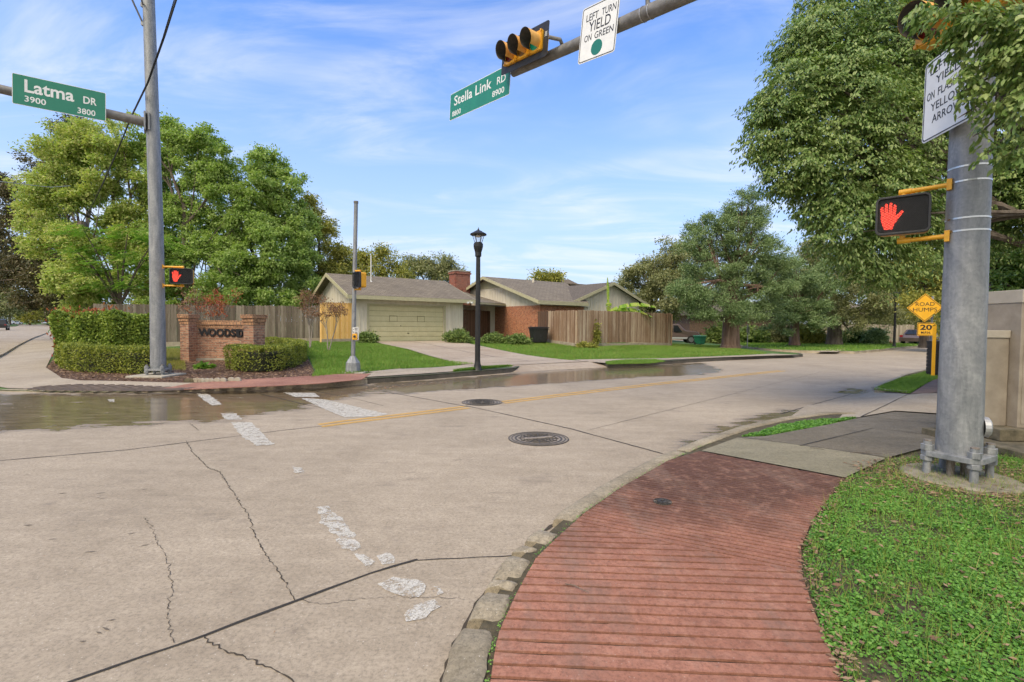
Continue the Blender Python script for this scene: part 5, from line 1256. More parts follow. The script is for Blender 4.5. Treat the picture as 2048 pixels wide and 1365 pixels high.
fence('wooden_fence', 'pale picket fence beyond the side street behind the thin lamp post', [P2_(1700, 50), P2_(1738, 49), P2_(1828, 47)], M_wtan, 1.98, 1.95, seed=8, base=.14)
fence('wooden_fence', 'distant tan fence behind the bushes and the oak trunk', [P2_(1545, 52), P2_(1700, 50.3)], M_wtan, 1.95, 1.95, seed=9, base=.14)
# houses hinted behind the right hand trees
def farhouse(label, x0, x1, Y, zt, wall, roofc, depth=9, win=True):
    a, b2 = vp(x0, 640, Y), vp(x1, 640, Y); t = thing('distant_house', label, 'house', ((a.x + b2.x) / 2, Y, .14))
    MB().box(a.x, b2.x, Y, Y + depth, .1, zt).build('wall', wall, t)
    e = .6; m = MB(); x0_, x1_ = a.x - e, b2.x + e
    m.add([(x0_, Y - e, zt - .1), (x1_, Y - e, zt - .1), (x1_, Y + depth + e, zt - .1), (x0_, Y + depth + e, zt - .1), (x0_, Y + depth / 2, zt + 1.8), (x1_, Y + depth / 2, zt + 1.8)], [(0, 1, 5, 4), (2, 3, 4, 5), (1, 2, 5), (3, 0, 4), (3, 2, 1, 0)]); m.build('roof', roofc, t)
    n = int((b2.x - a.x) / 3) if win else 0
    for k in range(n):
        xc = a.x + (k + .5) * (b2.x - a.x) / n; f = MB().box(xc - .6, xc + .6, Y - .04, Y - .002, 1.0, 2.2).build('window', M_white, t); MB().box(xc - .52, xc + .52, Y - .05, Y - .041, 1.08, 2.12).build('pane', MATS['dark_window'], f)
M_dimw = brickmat('dim_brown_brick', (.15, .085, .055), (.10, .055, .04), (.16, .13, .1))
farhouse('dim brown house glimpsed beneath the big juniper behind the green bin', 1380, 1560, 58, 3.0, M_dimw, M_roof2, win=False)
farhouse('white house glimpsed through the oak leaves behind the tan fence', 1640, 1740, 64, 3.4, M_white, M_roof2)
farhouse('reddish house behind the pale fence and the bare branches', 1745, 1860, 62, 3.0, M_dimw, M_roof)

# ---- entrance sign
wsz = .16
PL = vp(378, 720, 17.1); PRr = vp(509, 720, 15.9)
bz = H(PL.x, PL.y)
sgn = thing('entrance_sign', 'curved brick neighbourhood sign reading WOODSIDE between two brick piers', 'sign', (PL.x, PL.y, bz))
def pier(c, w_, zt, rot):
    d = Vector((math.cos(rot), math.sin(rot), 0)); q = Vector((-d.y, d.x, 0)); m = MB(); zb = bz - .1
    m.obox((c.x, c.y, (zb + zt - .34) / 2), d, q, UPZ, w_ / 2, w_ / 2, (zt - .34 - zb) / 2); o = m.build('pier', M_bricks, sgn, bevel=.008)
    m = MB()
    for z0, z1, e in ((-.34, -.24, .012), (-.239, -.12, .03), (-.119, 0, .06)): m.obox((c.x, c.y, zt + (z0 + z1) / 2), d, q, UPZ, w_ / 2 + e, w_ / 2 + e, (z1 - z0) / 2)
    m.build('pier_cap', M_brickc, o, bevel=.006)
zt_ = 1.86
pier(PL, .36, zt_, R(-12)); pier(PRr, .44, vp(509, 630, 15.9).z, R(-22))
# curved panel: arc through three plan points
pA = Vector((PL.x + .15, PL.y + .10)); pC = Vector((PRr.x - .1, PRr.y + .28)); pB = vp(450, 700, 17.25).xy
def bez(t_): c_ = pB * 2 - (pA + pC) / 2; return pA * (1 - t_) ** 2 + c_ * 2 * t_ * (1 - t_) + pC * t_ ** 2
def arcwall(z0, z1, th, o=0.0):
    N = 24; m = MB(); vs = []
    for i in range(N + 1):
        p = bez(i / N); d = (bez(min(1, i / N + .01)) - bez(max(0, i / N - .01))).normalized(); q = Vector((-d.y, d.x))
        f = p - q * o; b_ = p + q * th; vs += [(f.x, f.y, z0), (f.x, f.y, z1), (b_.x, b_.y, z1), (b_.x, b_.y, z0)]
    fs = [];
    for i in range(N):
        a = 4 * i
        for j in range(4): fs.append((a + j, a + (j + 1) % 4, a + 4 + (j + 1) % 4, a + 4 + j))
    fs += [(0, 1, 2, 3), (4 * N + 3, 4 * N + 2, 4 * N + 1, 4 * N)]; m.add(vs, fs); return m
zp = 1.66
arcwall(bz + .12, zp - .28, .26).build('panel', M_bricks, sgn)
m = arcwall(zp - .279, zp - .16, .28, .02); m.v += []; m.build('panel_course', M_brickc, sgn); arcwall(zp - .159, zp, .30, .05).build('panel_cap', M_brickc, sgn)
arcwall(bz - .1, bz + .118, .28, .05).build('concrete_footing', M_padc, sgn)
letters = 'WOODSIDE'; cols_ = [(397, 421), (418, 432.5), (433.5, 449), (450.5, 462), (463, 472.5), (474, 479), (479, 487), (488.5, 495)]
for ch_, (x0, x1) in zip(letters, cols_):
    xm = (x0 + x1) / 2
    tb_ = min(range(1001), key=lambda i: abs(bez(i / 1000).x / bez(i / 1000).y - (xm - CX + 0.0) / FPX)) / 1000
    p = bez(tb_); d = (bez(min(1, tb_ + .02)) - bez(max(0, tb_ - .02))).normalized(); q = Vector((-d.y, d.x)); zc = vp(xm, 665.5 + (xm - 440) * .03, p.y).z
    r = Vector((d.x, d.y, 0)); nn = Vector((-q.x, -q.y, 0))
    wd_ = (x1 - x0) * p.y / FPX / max(.3, abs(d.x - d.y * p.x / p.y)) 
    lettering(ch_, sgn, Vector((p.x, p.y, zc)) + nn * .012, r, UPZ, wd_, .27, M_signblack, name='letter', bold=.035, thick=.03, n=nn)

# scalloped edging stones
ex = [372, 378, 386.5, 393, 400.5, 410, 418, 431, 443, 459, 472]
for i, x in enumerate(ex):
    p = at_H(x + 2, 766.5 - (i > 8) * 1); w_ = .085 if i < 7 else .095
    hcol = (M_mossc, M_brickc, M_padc)[(0 if i < 2 else 1 if i < 4 else 2)]
    m = MB(); m.prism([p + Vector((math.cos(a) * w_, 0, math.sin(a) * w_ + .035)) for a in [math.pi * k / 8 for k in range(9)]] + [p + Vector((-w_, 0, -.02)), p + Vector((w_, 0, -.02))], (0, .055, 0))
    o = m.build('edging_stone', M_padc if i > 3 else (M_mossc if i < 2 else M_walk), None, bevel=.008, origin=p); o.rotation_euler = (0, 0, R(-4 + 3 * math.sin(i * 2.3)))
    tag(o, 'scalloped concrete edging stone in the row before the mulch bed', 'edging stone', 'scalloped edging stones')

# ------------------------------------------------------------------ bins and vehicles
def wheelie(label, c, w_, d_, h_, mat, rot=0, lidmat=None):
    c = Vector(c); t = thing('wheeled_bin', label, 'bin', c, rot); Rm = Matrix.Rotation(rot, 4, 'Z')
    def T(x, y, z): return c + Rm @ Vector((x, y, z))
    m = MB(); s_ = .78
    vs = [T(-w_ * s_ / 2, -d_ * s_ / 2, .06), T(w_ * s_ / 2, -d_ * s_ / 2, .06), T(w_ * s_ / 2, d_ * s_ / 2, .06), T(-w_ * s_ / 2, d_ * s_ / 2, .06), T(-w_ / 2, -d_ / 2, h_ * .92), T(w_ / 2, -d_ / 2, h_ * .92), T(w_ / 2, d_ / 2, h_ * .92), T(-w_ / 2, d_ / 2, h_ * .92)]
    m.add(vs, [(0, 3, 2, 1), (4, 5, 6, 7), (0, 1, 5, 4), (1, 2, 6, 5), (2, 3, 7, 6), (3, 0, 4, 7)]); m.build('body', mat, t, bevel=.04)
    m = MB(); r_, q_ = Rm @ Vector((1, 0, 0)), Rm @ Vector((0, 1, 0)); m.obox(T(0, 0, h_ * .86), r_, q_, UPZ, w_ / 2 + .025, d_ / 2 + .025, .02); m.obox(T(0, -d_ * .43, h_ * .5), r_, q_, UPZ, .05, .02, h_ * .30); m.build('rim', mat, t, bevel=.01)
    m = MB(); m.obox(T(0, 0, h_ * .955), r_, q_, UPZ, w_ / 2 + .03, d_ / 2 + .03, .025); m.obox(T(0, .02, h_ * .985), r_, q_, UPZ, w_ / 2 - .06, d_ / 2 - .06, .015); m.build('lid', lidmat or mat, t, bevel=.02)
    for s2 in (-1, 1): MB().tube([T(s2 * w_ * .36, d_ * .36, .11), T(s2 * w_ * .46, d_ * .36, .11)], .11, 14).build('wheel', M_blackp, t)
    MB().tube([T(-w_ * .4, d_ * .56, h_ * .93), T(w_ * .4, d_ * .56, h_ * .93)], .018, 8).build('handle', mat, t)
    return t
pbn = at_H(1077, 688); hb_ = 33.5 * pbn.y / FPX
wheelie('black wheeled bin standing against the brick corner of the house', pbn + UPZ * .02, 1.02, .80, hb_, M_blackp, ANG * .6)
M_gbin = pm('green_plastic', (.012, .14, .075), (.02, .19, .10), 6, .5, bs=0); M_gbinl = pm('green_lid', (.06, .27, .17), (.08, .33, .21), 6, .5, bs=0)
pgb = vp(1391, 690, 38); wheelie('green wheeled bin on the lawn by the parked truck', (pgb.x + .1, pgb.y - .6, pgb.z + .03), .62, .70, .70, M_gbin, R(20), M_gbinl)

M_glassd = flat('vehicle_glass', (.015, .018, .02), .08); M_tyre = flat('tyre_rubber', (.018, .018, .018), .8); M_rim = flat('wheel_metal', (.45, .45, .46), .3, .8)
def car(label, c, rot, paint, kind='car', L=4.5, W=1.8, group=None, simple=False, lower=None):
    prof = {'car': [(-.5, .28), (-.5, .62), (-.46, .86), (-.30, .92), (-.16, 1.38), (.16, 1.42), (.30, .96), (.47, .80), (.5, .55), (.5, .28)],
            'suv': [(-.5, .38), (-.5, .95), (-.49, 1.05), (-.46, 1.75), (-.40, 1.80), (.10, 1.78), (.22, 1.20), (.46, 1.06), (.5, .80), (.5, .38)]}[kind]
    c = Vector(c); t = thing('parked_car', label, 'car', c, rot, group); Rm = Matrix.Rotation(rot, 4, 'Z')
    def T(x, y, z): return c + Rm @ Vector((x, y, z))
    belt = 1.0 if kind == 'suv' else .90
    secs = []; n = len(prof); m = MB(); vs = []
    for yk, inset in ((-1, .16), (-.93, .0), (.93, .0), (1, .16)):
        for x, z in prof:
            tum = .0 if z <= belt else (z - belt) * .28
            vs.append(T(x * L * (1 if inset == 0 else .985), yk * (W / 2 - tum), z if inset == 0 else (z - .02)))
    fs = [(s_ * n + i, s_ * n + (i + 1) % n, (s_ + 1) * n + (i + 1) % n, (s_ + 1) * n + i) for s_ in range(3) for i in range(n)]
    fs += [tuple(range(n)), tuple(3 * n + i for i in reversed(range(n)))]
    m.add(vs, fs).build('body', paint, t, bevel=.03)
    r_, q_ = Rm @ Vector((1, 0, 0)), Rm @ Vector((0, 1, 0))
    zt2 = 1.66 if kind == 'suv' else 1.34
    g = [(-.44, -.20), (-.18, -.02), (.00, .16)] if kind == 'suv' else [(-.24, -.02), (.0, .21)]
    for sy in (-1, 1):
        for x0, x1 in g:
            yb = lambda z: sy * (W / 2 - (z - belt) * .28 + .006)
            x1t = x1 if x1 < .15 else x1 - .08; x0t = x0 if x0 > -.23 or kind == 'suv' else x0 + .07
            MB().prism([T(x0 * L, yb(belt + .06), belt + .06), T(x1 * L, yb(belt + .06), belt + .06), T(x1t * L, yb(zt2), zt2), T(x0t * L, yb(zt2), zt2)], q_ * (-sy * .012)).build('side_window', M_glassd, t)
    if kind == 'car':
        MB().prism([T(-.298 * L, -W * .40, .95), T(-.298 * L, W * .40, .95), T(-.172 * L, W * .34, 1.34), T(-.172 * L, -W * .34, 1.34)], r_ * -.02).build('rear_window', M_glassd, t)
        MB().prism([T(.298 * L, -W * .40, .98), T(.298 * L, W * .40, .98), T(.175 * L, W * .34, 1.38), T(.175 * L, -W * .34, 1.38)], r_ * .02).build('windscreen', M_glassd, t)
    for sx in (-.32, .33):
        for sy in (-1, 1):
            rr = .36 if kind == 'suv' else .31
            wo = MB().tube([T(sx * L, sy * (W / 2 - .20), rr), T(sx * L, sy * (W / 2 + .02), rr)], rr, 20).build('wheel', M_tyre, t)
            if not simple: MB().tube([T(sx * L, sy * (W / 2 + .02), rr), T(sx * L, sy * (W / 2 + .035), rr)], rr * .62, 12).build('rim', M_rim, wo)
    for sy in (-1, 1):
        MB().obox(T(-.498 * L, sy * W * .40, belt - .12), r_, q_, UPZ, .02, .12, .07).build('tail_light', flat('tail_red', (.35, .01, .01), .3) if 'tail_red' not in MATS else MATS['tail_red'], t)
        MB().obox(T(.488 * L, sy * W * .38, .74), r_, q_, UPZ, .03, .14, .07).build('headlight', M_white, t)
    if lower:
        for sy in (-1, 1): MB().obox(T(0, sy * (W / 2 + .006), .50), r_, q_, UPZ, L * .47, .008, .07).build('side_trim', lower, t)
        MB().obox(T(.5 * L, 0, .55), r_, q_, UPZ, .05, W * .46, .09).build('bumper', lower, t)
    return t
def paint(n, c): m, nt, b = newmat(n); b.inputs['Base Color'].default_value = c4(c); b.inputs['Metallic'].default_value = .3; b.inputs['Roughness'].default_value = .3; b.inputs['Coat Weight'].default_value = .6; return m
M_cgrey = paint('taupe_paint', (.13, .095, .085)); M_csil = paint('silver_paint', (.55, .56, .58)); M_cblk = paint('black_paint', (.02, .02, .022)); M_cwht = paint('white_car_paint', (.7, .7, .7)); M_cred = paint('dark_red_paint', (.18, .04, .04))
pT = vp(1352, 690, 39.5)
car('taupe truck with silver trim parked behind the end of the brown fence', (pT.x - .35, pT.y, pT.z + .14), R(-8), M_cgrey, 'suv', 4.7, 1.8, lower=M_csil).scale = (.86, .86, .86)
SD = math.atan2(46, -41)
def rp(px, py): return gp(px, py)
car('silver car driving away down the long road', rp(89.5, 649.2), SD, M_csil, 'car', group='cars far down the main road')
for i, (px, py, mm, lb) in enumerate(((101, 647.6, M_csil, 'small grey car just beyond the silver car on the long road'), (109, 646.8, M_cwht, 'pale car in the middle of the distant queue on the long road'), (120.5, 647.6, M_cred, 'dark red car nearest the hedge in the distant queue'))):
    car(lb, rp(px, py), SD + math.pi * 0, mm, 'car', group='cars far down the main road', simple=True)
for i, (px, Y, mm, lb) in enumerate(((14, 180, M_cwht, 'white car parked furthest left in the distant car park'), (20, 185, M_cblk, 'dark car parked between white cars in the distant car park'), (28, 182, M_cwht, 'second white car in the distant car park'), (35, 186, M_cwht, 'white car parked nearest the road in the distant car park'))):
    p = vp(px, 646, Y); car(lb, (p.x, p.y, .1), R(60 + 20 * i), mm, 'car', group='cars in the distant car park', simple=True)
pk = gp(-6, 661); car('black car cut by the picture edge on the main road', (pk.x - .5, pk.y + 1, 0), SD, M_cblk, 'suv', 4.6, 1.85)
for i, (px, py, mm, lb) in enumerate(((1838, 688, M_cgrey, 'grey car parked beyond the pale fence behind the 20 MPH plate'), (1856, 688, M_csil, 'silver car partly behind the yellow stake'), (1872, 687, M_cred, 'red car parked behind the black litter bin'))):
    p = vp(px, py, 46 + 3 * i); car(lb, (p.x, p.y, .02 if i else .1), R(35 + 8 * i), mm, 'car', group='cars parked down the side road', simple=True)
# street sign by the juniper
ps2 = gp(1494, 697.5, .14); t = thing('street_sign', 'back of a narrow sign on a thin post beside the big juniper', 'street sign', ps2)
zt9 = vp(1494, 650, ps2.y).z; MB().tube([ps2, Vector((ps2.x + .05, ps2.y, zt9))], .03, 8).build('post', M_galv, t)
MB().obox((ps2.x - .02, ps2.y - .04, zt9 - .25), (.55, .83, 0), (-.83, .55, 0), UPZ, .30, .004, .27).build('panel', M_alu, t)
MB().obox((ps2.x + .10, ps2.y - .04, zt9 - .42), (.35, .93, 0), (-.93, .35, 0), UPZ, .20, .004, .25).build('plate', M_alu, t)
# ------------------------------------------------------------------ vegetation
LM = {
 'lime': leafmat('leaves_lime', [(.12, .175, .045), (.26, .36, .085), (.40, .49, .14), (.50, .50, .19)], .42, .35),
 'lime2': leafmat('leaves_sweetgum', [(.11, .175, .05), (.25, .36, .095), (.39, .49, .16)], .42, .30),
 'olive': leafmat('leaves_olive', [(0.083, 0.090, 0.027), (0.225, 0.240, 0.053), (0.420, 0.390, 0.090)], .30, .3),
 'oak': leafmat('leaves_oak', [(.075, .085, .035), (.19, .205, .085), (.33, .335, .16)], .25, .3),
 'dark': leafmat('leaves_dark', [(0.023, 0.031, 0.013), (0.065, 0.072, 0.026), (0.143, 0.117, 0.058)], .2, .4),
 'cedar': leafmat('leaves_cedar', [(.055, .095, .035), (.14, .215, .085), (.26, .34, .15)], .2, .45),
 'camphor': leafmat('leaves_camphor', [(.030, .055, .018), (.090, .160, .042), (.18, .275, .075), (.31, .38, .14)], .32, .8, .40),
 'mimosa': leafmat('leaves_mimosa', [(0.054, 0.144, 0.024), (0.134, 0.288, 0.048), (0.255, 0.396, 0.072)], .4, .8),
 'box': leafmat('leaves_box', [(.04, .06, .012), (.15, .19, .03), (.34, .36, .06)], .25, 1.6),
 'photinia': leafmat('leaves_photinia', [(.04, .075, .014), (.14, .22, .035), (.32, .40, .07)], .25, 1.2),
 'red': leafmat('leaves_red', [(0.160, 0.020, 0.015), (0.360, 0.060, 0.040), (0.420, 0.160, 0.060)], .3, 2),
 'rust': leafmat('leaves_rust', [(0.080, 0.040, 0.025), (0.200, 0.100, 0.060), (0.300, 0.160, 0.090)], .2, 2),
 'shrub': leafmat('leaves_shrub', [(0.038, 0.060, 0.018), (0.112, 0.180, 0.045), (0.240, 0.315, 0.090)], .2, 1.5),
 'banana': leafmat('leaves_banana', [(0.100, 0.240, 0.020), (0.260, 0.420, 0.040), (0.450, 0.500, 0.100)], .4, 2),
 'clover': leafmat('leaves_clover', [(.04, .115, .02), (.11, .27, .04), (.22, .42, .08)], .35, 1.2, .5),
 'grass': leafmat('blades_grass', [(.06, .13, .02), (.135, .27, .035), (.26, .39, .08)], .35, .5),
 'grassdry': leafmat('blades_dry', [(0.140, 0.160, 0.030), (0.250, 0.270, 0.050), (0.360, 0.330, 0.100)], .3, .8),
 'litter': leafmat('leaf_litter', [(0.070, 0.035, 0.020), (0.200, 0.110, 0.065), (0.360, 0.240, 0.150)], .1, 6, .7),
}
M_bark = pm('bark', (.075, .055, .042), (.21, .17, .135), 6, .95, bs=.8, bscale=14, stretch=(1, 1, .15), bd=.05)
M_barkr = pm('bark_reddish', (.09, .05, .035), (.26, .17, .125), 7, .95, bs=1.0, bscale=12, stretch=(1, 1, .10), bd=.06)
M_barkp = pm('bark_pale', (.20, .17, .14), (.36, .31, .26), 6, .9, bs=.4, bscale=20, stretch=(1, 1, .3))
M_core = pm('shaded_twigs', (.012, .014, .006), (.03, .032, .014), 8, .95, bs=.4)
def clump_leaves(rg, blobs, ncl, npl, cr, L, W, droop=.3, shell=(.55, 1.0), flat_=.7, up=0.5, sub=0, subr=.34):
    """leaf clumps spread over ellipsoids; blobs: (centre, rx, ry, rz)"""
    B = np.array([[*b[0], b[1], b[2], b[3]] for b in blobs]); wts = (B[:, 3] * B[:, 5]) ** 1.0; wts /= wts.sum()
    if sub:
        nb = len(B) * sub; bi = np.repeat(np.arange(len(B)), sub); ds = unit(rg.normal(size=(nb, 3)) + [0, 0, .15]); rr = rg.uniform(.45, 1.08, nb)
        SB = np.concatenate([B[bi, :3] + ds * rr[:, None] * B[bi, 3:6], B[bi, 3:6] * (subr * rg.uniform(.6, 1.4, nb))[:, None] * np.array([1, 1, .72])], 1); w2 = wts[bi] * rg.uniform(.5, 1.5, nb); w2 /= w2.sum()
        B = SB; wts = w2
    idx = rg.choice(len(B), ncl, p=wts); d = unit(rg.normal(size=(ncl, 3))); r = rg.uniform(shell[0] ** 3, shell[1] ** 3, ncl) ** (1 / 3)
    r *= 1 + 0.12 * rg.normal(size=ncl).clip(-1, 1.6)
    C = B[idx, :3] + d * r[:, None] * B[idx, 3:6]; crs = cr * rg.uniform(.55, 1.45, ncl)
    k = np.repeat(np.arange(ncl), npl); n = len(k)
    off = rg.normal(size=(n, 3)) * crs[k][:, None] * np.array([.62, .62, .62 * flat_])
    P = C[k] + off; out = unit(off + d[k] * crs[k][:, None] * .8 + 1e-6)
    D = out * .8 + rg.normal(size=(n, 3)) * .45; D[:, 2] -= droop
    Nn = rg.normal(size=(n, 3)) * .55 + out * .35; Nn[:, 2] += up
    s_ = rg.uniform(.7, 1.3, n)
    return leaf_mesh(P, D, Nn, L * s_, W * s_)
def pb_(px, py, rx, Y, ry=None, dy=0.0, ky=None):
    """blob from pixels: centre, horizontal and vertical radius in pixels, at depth Y"""
    c = vp(px, py, Y + dy); s_ = (Y + dy) / FPX; return (c, rx * s_, (ky or rx * .9) * s_, (ry or rx) * s_)
def limbs(m, base, h, r, blobs, rg, nl=7, lean=(0, 0), fork=.45, lr=1.0):
    base = Vector(base); top = base + Vector((lean[0], lean[1], h)); m.tube([base - UPZ * .2, base + UPZ * .15, base.lerp(top, .3) + Vector((rg.normal() * .05 * r, 0, 0)), top], [r * 1.45, r * 1.15, r, r * .75], 12)
    ends = sorted(blobs, key=lambda b: -b[1] * b[3])[:nl]
    for b in ends:
        s_ = base.lerp(top, fork + (1 - fork) * rg.uniform()); e = Vector(b[0]) + Vector(rg.normal(size=3) * b[1] * .25); mid = s_.lerp(e, .45) + Vector((rg.normal() * .3, rg.normal() * .3, abs(rg.normal()) * .25)) * (e - s_).length * .18
        m.tube([s_, s_.lerp(mid, .55), mid, mid.lerp(e, .6), e], [r * .55 * lr, r * .44 * lr, r * .32 * lr, r * .2 * lr, r * .07 * lr], 7)
        for q in range(3):
            e2 = Vector(b[0]) + Vector(unit(rg.normal(size=(1, 3)))[0]) * b[1] * .85; m.tube([mid, mid.lerp(e2, .5) + Vector(rg.normal(size=3) * .1), e2], [r * .22 * lr, r * .14 * lr, r * .035 * lr], 5)
def tree(name, label, base, h, r, blobs, leaf, ncl, npl, cr, L, W, seed=1, bark=None, cat='tree', group=None, nl=7, lean=(0, 0), fork=.45, lr=1.0, **k):
    rg = np.random.RandomState(seed); t = thing(name, label, cat, base, 0, group)
    m = MB(); limbs(m, base, h, r, blobs, rg, nl, lean, fork, lr); m.build('trunk', bark or M_bark, t, smooth=True, fix=False)
    V, F = clump_leaves(rg, blobs, ncl, npl, cr, L, W, **k); np_mesh('crown', V, F, LM[leaf], t)
    return t
def HB(px, Y): p = vp(px, 640, Y); return Vector((p.x, p.y, .45))
# --- left group behind the grey fence
tree('leafy_tree', 'broad lime green tree behind the fence, reaching above the hedge', HB(235, 34), 8, .26,
     [pb_(200, 330, 75, 34), pb_(270, 300, 60, 34), pb_(130, 310, 52, 33), pb_(110, 400, 62, 33), pb_(190, 430, 85, 33), pb_(270, 420, 70, 34), pb_(100, 480, 52, 32), pb_(160, 290, 40, 34), pb_(230, 500, 85, 33), pb_(140, 560, 60, 31), pb_(280, 560, 60, 33), pb_(75, 425, 35, 33), pb_(330, 520, 60, 34), pb_(220, 590, 50, 32), pb_(320, 585, 50, 33), pb_(160, 600, 45, 31)],
     'lime', 4300, 34, .30, .17, .10, 1, fork=.3, sub=26, subr=.25)
tree('leafy_tree', 'tall green tree with a slender trunk, standing right behind the tall signal pole', HB(372, 33), 9, .20,
     [pb_(345, 290, 38, 33), pb_(395, 330, 55, 33), pb_(340, 370, 50, 34), pb_(440, 320, 34, 33), pb_(450, 380, 45, 33), pb_(380, 430, 70, 34), pb_(300, 300, 36, 34), pb_(450, 460, 60, 33), pb_(340, 500, 60, 34), pb_(400, 540, 75, 33), pb_(460, 570, 60, 32), pb_(350, 590, 50, 33), pb_(430, 600, 45, 33), pb_(412, 275, 26, 33), pb_(330, 250, 24, 33)],
     'lime2', 3600, 34, .27, .16, .095, 2, fork=.25, nl=12, sub=24, subr=.25)
tree('leafy_tree', 'smaller rounded green tree with its top against the sky, before the yellowing one', HB(530, 34), 6, .18,
     [pb_(527, 345, 42, 34), pb_(560, 375, 45, 34), pb_(500, 400, 50, 33), pb_(560, 440, 60, 34), pb_(520, 500, 75, 33), pb_(590, 520, 55, 34), pb_(480, 540, 60, 33), pb_(560, 570, 65, 33), pb_(600, 450, 40, 35), pb_(535, 325, 28, 34), pb_(510, 600, 45, 33), pb_(590, 595, 45, 34)],
     'lime2', 3000, 34, .27, .16, .095, 3, fork=.25, nl=12, sub=22, subr=.25)
tree('leafy_tree', 'loose yellowing tree with wispy shoots beside the garage gable', HB(640, 37), 6, .18,
     [pb_(620, 440, 38, 37), pb_(640, 500, 48, 37), pb_(615, 420, 26, 37), pb_(665, 540, 45, 37), pb_(600, 540, 50, 37), pb_(655, 470, 24, 36), pb_(640, 570, 55, 36), pb_(690, 560, 34, 38), pb_(675, 500, 20, 37)],
     'olive', 1300, 30, .34, .2, .075, 4, fork=.25, up=.2, sub=9, subr=.34)
tree('dark_tree', 'tall dark sparse tree rising at the picture edge behind the street name sign', HB(170, 44), 10, .30,
     [pb_(150, 290, 52, 44), pb_(95, 340, 50, 44), pb_(40, 390, 55, 44), pb_(130, 350, 55, 45), pb_(30, 470, 62, 44), pb_(100, 440, 60, 45), pb_(0, 420, 45, 44), pb_(10, 530, 60, 43), pb_(150, 255, 26, 44), pb_(175, 330, 50, 45)],
     'dark', 1500, 30, .4, .22, .09, 5, nl=14, up=.2, flat_=.6, sub=11, subr=.34)
tree('oak_tree', 'dark spreading oak overhanging the long road beyond the red tipped hedge', HB(190, 36), 4, .30,
     [pb_(60, 560, 62, 37), pb_(25, 510, 55, 38), pb_(115, 588, 42, 35), pb_(75, 590, 36, 36), pb_(120, 540, 55, 36), pb_(20, 555, 36, 38), pb_(170, 580, 40, 34)],
     'dark', 1300, 34, .4, .19, .09, 6, sub=12, subr=.4)
# mimosa: feathery layered fronds
def fronds(name, label, base, h, spots, leaf, seed, L=1.0, n=70, nleaf=26, group=None):
    rg = np.random.RandomState(seed); t = thing(name, label, 'tree', base, 0, group); m = MB(); Cs, Ds, Ns = [], [], []
    base = Vector(base); fork = base + UPZ * h * .4; m.tube([base - UPZ * .2, base.lerp(fork, .5), fork], [.13, .11, .09], 8)
    for c, rx in spots:
        c = Vector(c); m.tube([fork, fork.lerp(c, .6) + UPZ * .3, c], [.07, .045, .02], 6)
        for _ in range(n):
            a = rg.uniform(0, 2 * math.pi); s0 = np.array(c) + np.array([math.cos(a), math.sin(a), 0]) * rg.uniform(0, rx) + np.array([0, 0, rg.normal() * .22])
            d = np.array([math.cos(a + rg.normal() * .5), math.sin(a + rg.normal() * .5), .18]); ts_ = np.linspace(.08, 1, nleaf); ll = L * rg.uniform(.5, 1.1)
            side_ = np.array([-d[1], d[0], 0]); side_ /= np.linalg.norm(side_)
            for sg_ in (-1, 1):
                wln = (.20 * np.sin(ts_ * math.pi) + .04)[:, None] * L
                P = s0 + d * (ts_ * ll)[:, None] + np.array([0, 0, -1.0]) * (ts_ ** 2 * ll * .45)[:, None] + side_ * sg_ * wln * .5; P[:, 2] -= wln[:, 0] * .15
                Cs.append(P); Ds.append(np.tile(side_ * sg_ + d * .3 + [0, 0, -.25], (nleaf, 1))); Ns.append(np.tile([0, 0, 1.0], (nleaf, 1)) + rg.normal(size=(nleaf, 3)) * .1)
    C, D, Nn = map(np.concatenate, (Cs, Ds, Ns)); k = len(C)
    V, F = leaf_mesh(C, D, Nn, np.full(k, .22 * L), np.full(k, .055 * L)); m.build('trunk', M_bark, t, smooth=True, fix=False); np_mesh('crown', V, F, LM[leaf], t); return t
fronds('mimosa_tree', 'feathery fern leaved tree leaning over the grey fence behind the tall hedge', HB(240, 27.5), 5,
       [(vp(x, y, 27), r_) for x, y, r_ in ((200, 500, 1.1), (255, 470, 1.1), (235, 530, 1.2), (180, 540, 1.0), (290, 520, 1.0), (150, 500, .8), (210, 570, 1.0), (275, 570, 1.0), (310, 480, .8), (170, 465, .8))], 'mimosa', 12, 1.0, 34, 16)
# --- centre background
tree('leafy_tree', 'yellow green brushy tree showing over the left half of the garage roof', HB(745, 50), 4, .22,
     [pb_(720, 530, 26, 50), pb_(745, 520, 24, 50), pb_(770, 530, 28, 50), pb_(700, 555, 26, 50), pb_(740, 560, 38, 49), pb_(785, 560, 34, 50), pb_(722, 510, 12, 50)], 'olive', 520, 26, .6, .30, .10, 21, up=.1, sub=9, subr=.4)
tree('oak_tree', 'rounded grey green oak behind the garage ridge and the chimney', HB(860, 56), 4, .3,
     [pb_(830, 535, 26, 56), pb_(870, 528, 28, 56), pb_(900, 545, 26, 56), pb_(850, 560, 38, 55), pb_(905, 565, 26, 56), pb_(810, 560, 30, 55), pb_(918, 552, 14, 56)], 'oak', 620, 28, .5, .26, .11, 22, sub=11, subr=.38)
tree('oak_tree', 'small yellow green treetop poking above the middle of the house roof', HB(1098, 58), 3.4, .2,
     [pb_(1080, 560, 16, 58), pb_(1110, 558, 15, 58), pb_(1098, 566, 20, 58), pb_(1060, 568, 9, 58), pb_(1118, 552, 8, 58)], 'olive', 170, 24, .5, .32, .14, 23)
